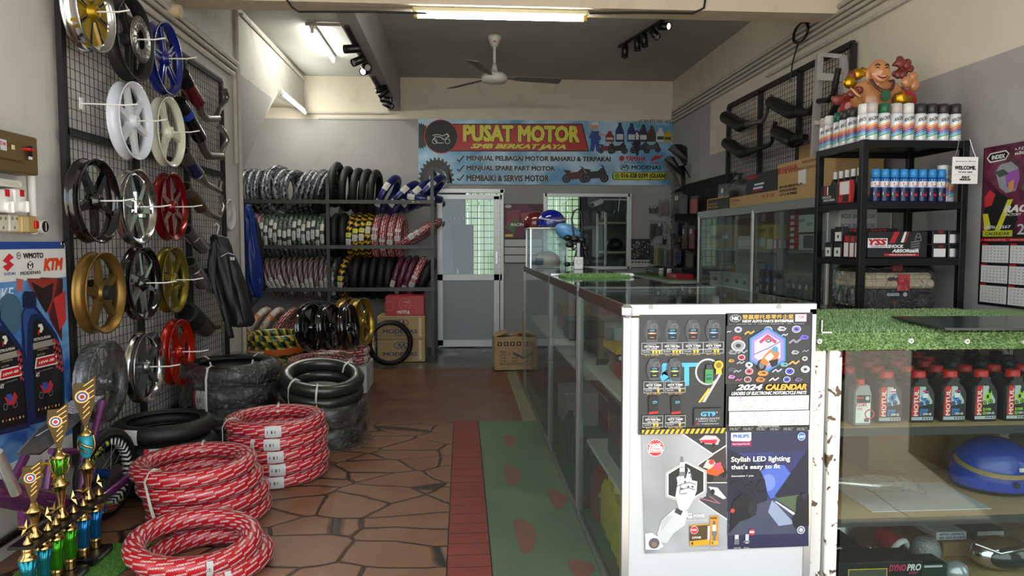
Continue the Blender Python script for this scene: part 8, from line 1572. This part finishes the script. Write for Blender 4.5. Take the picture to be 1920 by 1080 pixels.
# pegboard corner
t = thing('pegboard', 'dark wire pegboard in the rear right corner full of hanging packs', 'pegboard', (XR-.02, 0, 0)); b = MB(); 
for i in range(34): b.bar((0, 7.32+.066*i, 1.05), (0, 7.32+.066*i, 2.13), .006, MBLACK)
for i in range(18): b.bar((0, 7.3, 1.05+.063*i), (0, 9.56, 1.05+.063*i), .006, MBLACK)
b.build('wire_mesh', t); b = MB(); b.box((.012, 8.35, 1.58), (.006, 2.14, 1.1), mat('24231f', .7)); b.build('backing', t)
packs = [(257, 250, 292, 325, '2a1c18', 'dark', 1), (300, 245, 325, 325, '3a2a22', 'dark', 1), (328, 250, 350, 320, '2a2422', 'dark', 0), (354, 185, 385, 360, '8a7d78', 'pinkish clear', 0), (388, 190, 416, 340, '8a7470', 'pinkish clear', 0), (420, 175, 450, 350, '8a8480', 'clear', 0), (455, 170, 478, 335, '7a7672', 'clear', 0), (485, 120, 565, 330, '3a3c42', 'charcoal', 1), (570, 135, 632, 330, '5a5c60', 'grey', 0), (636, 150, 668, 330, 'b0442c', 'orange and grey', 0), (672, 150, 722, 330, 'a8402a', 'orange and grey', 0),
 (265, 395, 300, 590, '2c3036', 'long charcoal', 0), (303, 400, 322, 560, '3a1c1c', 'dark maroon', 0), (325, 400, 388, 550, '34383a', 'charcoal', 1), (404, 410, 440, 525, '9a948e', 'white and red', 0), (442, 440, 470, 540, '8a1c20', 'red', 1), (474, 405, 512, 540, '4a5450', 'grey green', 0), (515, 420, 545, 545, '1c2444', 'blue', 0), (560, 450, 605, 690, '7a1418', 'long red', 1), (645, 445, 695, 690, '741216', 'long red', 1), (612, 420, 640, 680, '141414', 'black', 0), (440, 545, 540, 620, '18191a', 'black', 0), (390, 555, 430, 640, '1c1d20', 'black', 1),
 (330, 628, 345, 870, 'a89468', 'thin tan strip', 0), (356, 628, 378, 865, '7a5c22', 'thin bronze strip', 0), (384, 640, 398, 850, '2f8a4a', 'thin green strip', 0), (432, 660, 470, 860, '5a5a6a', 'lavender', 0), (472, 680, 488, 860, '8a8a86', 'white', 0), (490, 640, 520, 860, '5c5e60', 'grey', 0), (526, 680, 575, 840, '1a2a6a', 'royal blue', 0), (596, 740, 625, 870, '7a6c58', 'beige', 0), (610, 700, 640, 860, '5a1a1c', 'maroon', 0), (645, 720, 700, 890, '3a2420', 'dark brown', 0), (270, 600, 300, 880, '24272c', 'long black', 0)]
for i, (x0, y0_, x1, y1_, cl, nm, st) in enumerate(packs):
    a, e = AX(1170+x0/5.4, 340+y0_/5.4, 2.70), AX(1170+x1/5.4, 340+y1_/5.4, 2.70); ya, yb_ = min(a.y, e.y), max(a.y, e.y); zt_, zb_ = max(a.z, e.z), min(a.z, e.z); yb_ = min(yb_, ya+.34); hgt = max(.05, zt_-zb_); r_ = 1 if y0_ < 380 else (2 if y0_ < 600 else 3)
    col_ = sorted([p_ for p_ in packs if (1 if p_[1] < 380 else (2 if p_[1] < 600 else 3)) == r_]).index(packs[i])
    bk = ya > 9.3
    if bk: a, e = AY(1170+x0/5.4, 340+y0_/5.4, 9.5), AY(1170+x1/5.4, 340+y1_/5.4, 9.5); zt_, zb_ = a.z, e.z; hgt = a.z-e.z; ya, yb_ = 9.5, 9.5+abs(e.x-a.x)
    t2 = thing('hanging_pack', '%s pack, %s from the left in the %s pegboard row' % (nm, ORD[col_] if col_ else 'first', ['', 'upper', 'middle', 'lowest'][r_]), 'parts pack', ((a.x+e.x)/2 if bk else XR-.075-.02*(i % 3), 9.51 if bk else (ya+yb_)/2, zb_), PI/2 if bk else 0, 'packs hanging on the pegboard'); w_ = yb_-ya
    b = MB(); b.box((0, 0, hgt*.42), (.022, w_*.9, hgt*.8), mat(cl, .45), None, .009); b.build('contents', t2); b = MB(); b.box((0, 0, hgt*.5), (.032, w_*1.05, hgt), FILM2, None, .012); b.build('bag', t2)
    if st: b = MB(); b.box((-.019, 0, hgt*.74), (.002, w_*.4, hgt*.2), STK); b.build('label', t2)
    b = MB(); b.tube([(0, 0, hgt*.97), (.088 if bk else .06+.02*(i % 3), 0, hgt*.97+.01)], .003, STN, 5); b.build('hang_wire', t2)
# bench below the pegboard
t = thing('work_bench', 'low glass bench below the pegboard in the rear right corner', 'bench', (0, 0, 0)); b = MB(); b.box((2.45, 8.3, .985), (.62, 1.9, .03), mat('9aa09a', .3)); b.build('bench_top', t); b = MB(); b.box((2.47, 8.3, .48), (.56, 1.84, .955), mat('6a6e6c', .5)); b.build('bench_body', t); b = MB(); b.box((2.45, 8.3, 1.004), (.5, 1.7, .008), TURF); b.build('turf_strip', t)
bx('long black carton on the bench below the pegboard', 2.3, 2.55, 8.3, 8.9, 1.009, .09, DKP, side='l', txt=[('SPORT', .2, .4, .6, .6, LG)]); bx('black carton beside the long one on the bench', 2.45, 2.65, 7.9, 8.25, 1.009, .10, DKP, side='l'); bx('flat red carton on the bench below the pegboard', 2.26, 2.44, 7.45, 7.85, 1.009, .055, mat('9a1a20', .4), side='l', txt=[('MOTO', .5, .3, .85, .6, PAPER)])
for i, (x_, y_) in enumerate(((2.28, 8.12), (2.34, 8.0))): b = MB(); b.lathe([(0, 0), (.03, 0), (.03, .07), (.026, .08), (0, .08)], mat('a8a59a', .4), 16, T(x_, y_, 1.009)); b.cyl((x_, y_, 1.09), (x_, y_, 1.105), .028, WHITE, 16); solo(b, 'jar', ['small pale jar on the bench, farther from the red carton', 'small pale jar on the bench, nearer the red carton'][i], 'jar')
b = MB(); b.box((2.36, 8.75, 1.13), (.1, .3, .05), FILM2, None, .02); b.box((2.36, 8.75, 1.115), (.08, .26, .026), CHROME, None, .01); solo(b, 'parts_bag', 'bag with chrome bits lying on the long black carton', 'bag')
# fairings in the corner
t = thing('fairing_set', 'black motorcycle fairing panels with a grey backing high in the rear corner', 'fairing', (0, 0, 0)); FB = mat('0f1011', .5); FY_ = 9.0
def slab(pts, y, th, m, name):
    p = [AY(a_, b__, y) for a_, b__ in pts]; b = MB(); n = len(p); ce = sum(p, Vector())/n; k_ = [Vector((0, -th-.02*(i % 2), 0)) for i in range(n)]
    b.add(p+[q_+o_ for q_, o_ in zip(p, k_)]+[ce+Vector((0, -th-.05, 0))], [list(range(n))]+[[i, (i+1) % n, n+(i+1) % n, n+i] for i in range(n)]+[[n+i, n+(i+1) % n, 2*n] for i in range(n)], m); b.build(name, t)
slab([(1246, 305), (1262, 316), (1276, 352), (1262, 359), (1252, 330)], FY_+.2, .02, mat('6a6862', .4), 'backing_panel'); slab([(1252, 280), (1260, 272), (1275, 271), (1292, 280), (1300, 296), (1312, 330), (1322, 347), (1306, 335), (1288, 318), (1272, 296)], FY_, .04, FB, 'upper_fairing'); slab([(1245, 299), (1252, 293), (1262, 296), (1270, 312), (1282, 310), (1282, 345), (1278, 351), (1276, 330), (1262, 318)], FY_-.1, .05, FB, 'front_fairing'); slab([(1281, 312), (1290, 308), (1306, 318), (1322, 345), (1306, 352), (1292, 334)], FY_-.15, .05, mat('1b1c1e', .35), 'side_fairing')
b = MB(); p0, p1 = AY(1293, 277, FY_+.06), AY(1320, 346, FY_+.06); b.bar(p0, p1, .02, mat('a8a496', .5), .03); b.build('edge_trim', t); b = MB(); b.bar(AY(1256, 357, FY_+.05), Vector((XR-.04, FY_+.05, AY(1256, 357, FY_).z+.05)), .012, GALV); b.bar(AY(1250, 300, FY_+.22), AY(1250, 300, FY_+.22)+Vector((0, .28, 0)), .012, GALV); b.build('hanger_bar', t)
# ------------------------------------------------------------------ laughing monk statue (one body surface, robe, beads)
def HM(q):
    x, y, z = q
    if z > .282 and abs(x) < .1 and y < .01: return (x*.78, (y+.02)*.78-.02, .378+(z-.355)*.78)
    if abs(x) >= .1 and z > .2 or z > .285: return (x, y, z+.026)
    return (x, y, z*1.14+.012 if z > .05 else z)
def hm(p): return (HM(p[0]), tuple(r*.8 for r in p[1]) if p[0][2] > .282 and abs(p[0][0]) < .1 and p[0][1] < .01 else p[1]) if len(p) == 2 else (HM(p[0]), p[1], HM(p[2]), p[3])
def blob(parts, m, res, smooth=6):
    parts = [hm(p) for p in parts]
    """spheres and tapered limbs fused into one skin surface"""
    b = MB()
    for p in parts:
        if len(p) == 2: b.sphere(p[0], p[1], m, 18, 12)
        else:
            a, e = Vector(p[0]), Vector(p[2])
            for k in range(9): f = k/8; b.sphere(a+(e-a)*f, p[1]+(p[3]-p[1])*f, m, 12, 8)
    o = b.build('tmp'); r = o.modifiers.new('r', 'REMESH'); r.mode = 'VOXEL'; r.voxel_size = res; sm = o.modifiers.new('s', 'SMOOTH'); sm.iterations = smooth; sm.factor = .5
    bpy.context.view_layer.update(); me = bpy.data.meshes.new_from_object(o.evaluated_get(bpy.context.evaluated_depsgraph_get())); bpy.data.objects.remove(o)
    for q_ in me.polygons: q_.use_smooth = True
    return me
SK = mat('b5794a', .32, 0, .08, 20, 0, .5); p = AY(1655, 195, 4.02); ROB = mat('9a1a1c', .3, 0, .12, 18, .2, .4); DRG = mat('6e2a1e', .4, 0, .25, 40, .5); GLDS = mat('b98a1c', .25, .85, .15, 30)
t = thing('laughing_monk_statue', 'bald laughing monk statue in a red robe on top of the rack', 'statue', (p.x, 4.08, ZS[3]+.022)); k = AY(1655, 119, 4.02).z-ZS[3]
me = blob([((0, 0, .10), (.125, .10, .10)), ((0, .0, .19), (.105, .08, .085)), ((-.07, .0, .245), (.05, .05, .04)), ((.07, 0, .245), (.05, .05, .04)), ((0, -.01, .29), (.055, .05, .05)), ((0, -.02, .355), (.074, .068, .078)), ((0, -.035, .325), (.066, .055, .045)), ((-.045, -.06, .335), (.026, .02, .024)), ((.045, -.06, .335), (.026, .02, .024)), ((0, -.09, .35), (.016, .014, .014)), ((0, -.078, .292), (.03, .02, .018)), ((-.078, -.0, .345), (.012, .016, .034)), ((.078, -.0, .345), (.012, .016, .034)), ((-.078, -.0, .318), (.012, .012, .018)), ((.078, 0, .318), (.012, .012, .018)),
 ((-.09, .0, .24), .04, (-.13, -.05, .18), .035), ((-.13, -.05, .18), .034, (-.15, -.08, .215), .028), ((-.155, -.085, .23), (.03, .026, .026)), ((.09, .0, .24), .04, (.15, -.02, .16), .036), ((.15, -.02, .16), .034, (.11, -.10, .14), .026), ((.10, -.11, .138), (.035, .026, .016)), ((-.09, -.02, .03), .05, (.0, -.09, .03), .045), ((.09, -.02, .03), .05, (.0, -.09, .03), .045)], SK, .0075)
o = bpy.data.objects.new('body', me); sc.collection.objects.link(o); o.parent = t; S_ = k/.43
for i in range(4): b = MB(); b.tube([(-.178+.012*i, -.10, .25-.012*i), (-.17+.012*i, -.118, .238-.012*i), (-.155+.01*i, -.116, .222-.008*i)], .0075, SK, 8); b.v = [HM(q0) for q0 in b.v]; b.build('finger', t)
b = MB(); b.tube([(-.13, -.09, .25), (-.142, -.114, .244)], .008, SK, 8); b.v = [HM(q0) for q0 in b.v]; b.build('thumb', t)
for i in range(4): b = MB(); b.tube([(.075+.016*i, -.12, .137), (.072+.017*i, -.145, .142), (.074+.017*i, -.15, .154)], .0075, SK, 8); b.v = [HM(q0) for q0 in b.v]; b.build('finger', t)
b = MB(); b.tube([(.128, -.12, .14), (.138, -.134, .158)], .008, SK, 8); b.v = [HM(q0) for q0 in b.v]; b.build('thumb', t)
for sx in (-1, 1):
    b = MB(); b.tube([(sx*.016, -.088, .388), (sx*.034, -.086, .396), (sx*.052, -.074, .386)], [.003, .006, .003], mat('241a14', .5), 8); b.v = [HM(q0) for q0 in b.v]; b.build('eyebrow', t); b = MB(); b.tube([(sx*.02, -.088, .370), (sx*.034, -.088, .375), (sx*.046, -.080, .370)], [.002, .0035, .002], mat('2a1c14', .4), 8); b.v = [HM(q0) for q0 in b.v]; b.build('eye', t)
b = MB(); b.tube([(-.034, -.088, .318), (-.018, -.098, .309), (0, -.101, .305), (.018, -.098, .309), (.034, -.088, .318)], [.003, .006, .008, .006, .003], mat('7a2a22', .35), 8); b.tube([(-.02, -.099, .314), (0, -.104, .311), (.02, -.099, .314)], .003, PAPER, 8); b.v = [HM(q0) for q0 in b.v]; b.build('mouth', t)
me = blob([((-.10, .04, .2), .05, (-.155, .0, .12), .06), ((-.155, .0, .12), .055, (-.17, -.02, .02), .05), ((.10, .04, .23), .06, (.165, .02, .15), .06), ((.165, .03, .15), .06, (.17, .0, .03), .06), ((0, .07, .15), (.15, .05, .15)), ((.13, .05, .24), (.06, .05, .05)), ((-.15, -.01, .17), (.05, .05, .05)), ((.16, -.02, .19), (.05, .06, .06)), ((0, .02, .01), (.19, .11, .03))], ROB, .009, 4); o = bpy.data.objects.new('robe', me); sc.collection.objects.link(o); o.parent = t
b = MB(); q_ = []
for i in range(22): a = PI*(i/21); q_.append((.052*math.cos(a)*1.15, -.055-.075*math.sin(a)**.8, .285-.065*math.sin(a)))
for c_ in q_: b.sphere(c_, .009, mat('4a1c14', .3), 10, 6)
b.v = [HM(q0) for q0 in b.v]; b.build('bead_necklace', t); b = MB(); b.cyl((0, -.128, .2), (0, -.138, .2), .026, mat('2a5a3a', .25), 20); b.v = [HM(q0) for q0 in b.v]; b.build('jade_pendant', t)
b = MB(); b.lathe([(0, 0), (.03, 0), (.046, .02), (.052, .05), (.045, .058), (.04, .05), (0, .052)], GLDS, 24, T(.10, -.115, .152)); b.sphere((.10, -.115, .208), (.03, .03, .018), GLDS, 14, 8); b.v = [HM(q0) for q0 in b.v]; b.build('gold_bowl', t)
rd = random.Random(3); b = MB()
for i in range(16): f = i/15; b.sphere((-.24+.11*f, -.10+.0*f, .185+.065*f+.006*math.sin(i*2)), .018+.005*math.sin(i*1.7), DRG, 10, 7)
b.sphere((-.25, -.1, .185), (.034, .028, .03), DRG, 12, 8); b.v = [HM(q0) for q0 in b.v]; b.build('dragon_staff', t); b = MB()
for i in range(18): b.sphere((.13+rd.uniform(-.03, .06), .02+rd.uniform(-.02, .02), .30+rd.uniform(0, .12)), rd.uniform(.016, .028), DRG, 10, 7)
b.v = [HM(q0) for q0 in b.v]; b.build('dragon_carving', t); b = MB()
for c_, r_ in (((.155, -.02, .30), .032), ((.195, .0, .33), .026), ((.20, -.01, .285), .03)): b.sphere(c_, r_, SK, 14, 9)
b.v = [HM(q0) for q0 in b.v]; b.build('peaches', t); b = MB()
for c_, r_ in (((-.145, .02, .30), .034), ((-.10, .03, .345), .03), ((-.075, .02, .36), .02)): b.sphere(c_, r_, GLDS, 14, 9)
b.sphere((-.13, .03, .335), .028, DRG, 12, 8); b.v = [HM(q0) for q0 in b.v]; b.build('gold_ingots', t); t.scale = (S_, S_*.62, S_)
# ================================================================== seen through the rear glass
K = mat('16171a', .4)
t = thing('locker', 'dark grey locker with a striped awning top for the street reflected in the door glass', 'locker', (.02, 12.2, 0)); b = MB(); b.box((0, 0, .85), (.34, .4, 1.7), mat('26292c', .5), None, .004); b.build('locker_body', t); b = MB()  # made-up block in place of the street mirrored in the door glass
for i in range(7): b.box((-.21+.07*i, -.22, 1.80), (.035, .3, .012), mat('a8a49c'), RX(-.0), .002); b.box((-.175+.07*i, -.22, 1.80), (.035, .3, .012), mat('6a665e'), None, .002)
b.build('awning', t); b = MB(); b.box((-.1, -.203, .9), (.02, .01, .12), ALU); b.build('handle', t)
t = thing('side_shelf', 'pale shelf unit with dark goods behind the right of the rear window', 'shelf', (2.42, 11.2, 0)); b = MB()
for z in (.75, 1.25, 1.7): b.box((0, 0, z), (.5, .7, .03), mat('a8a294', .6))
b.box((-.0, .34, .95), (.5, .02, 1.9), mat('6e6a60', .7)); b.build('boards', t); b = MB()
for x in (-.24, .24):
    for y in (-.33, .33): b.box((x, y, .93), (.03, .03, 1.86), ALU)
b.build('uprights', t)
for i, (x, y, z, w, h, lb, nm, ct) in enumerate(((2.35, 11.0, 1.27, .26, .2, 'black bag on the upper board of the back room shelf', 'bag', 'bag'), (2.36, 11.0, .77, .3, .16, 'dark carton on the lower board of the back room shelf', 'carton', 'box'))):
    b = MB(); b.sphere((0, 0, h/2), (w/2, .14, h/2), K, 16, 10) if i == 0 else b.box((0, 0, h/2), (w, .3, h), CB_, None, .004); solo(b, nm, lb, ct, (x, y, z))
t = thing('security_camera', 'white security camera high behind the rear window glass', 'camera', (2.02, 10.4, 2.0)); b = MB(); b.cyl((0, 0, 0), (-.16, -.16, -.06), .04, WHITE, 18); b.build('camera_body', t); b = MB(); b.cyl((-.16, -.16, -.06), (-.163, -.163, -.061), .03, BLACK, 18); b.build('lens', t); b = MB(); b.tube([(0, 0, 0), (.05, .1, .03), (.95, .1, .03)], .012, WHITE, 8); b.build('bracket', t)
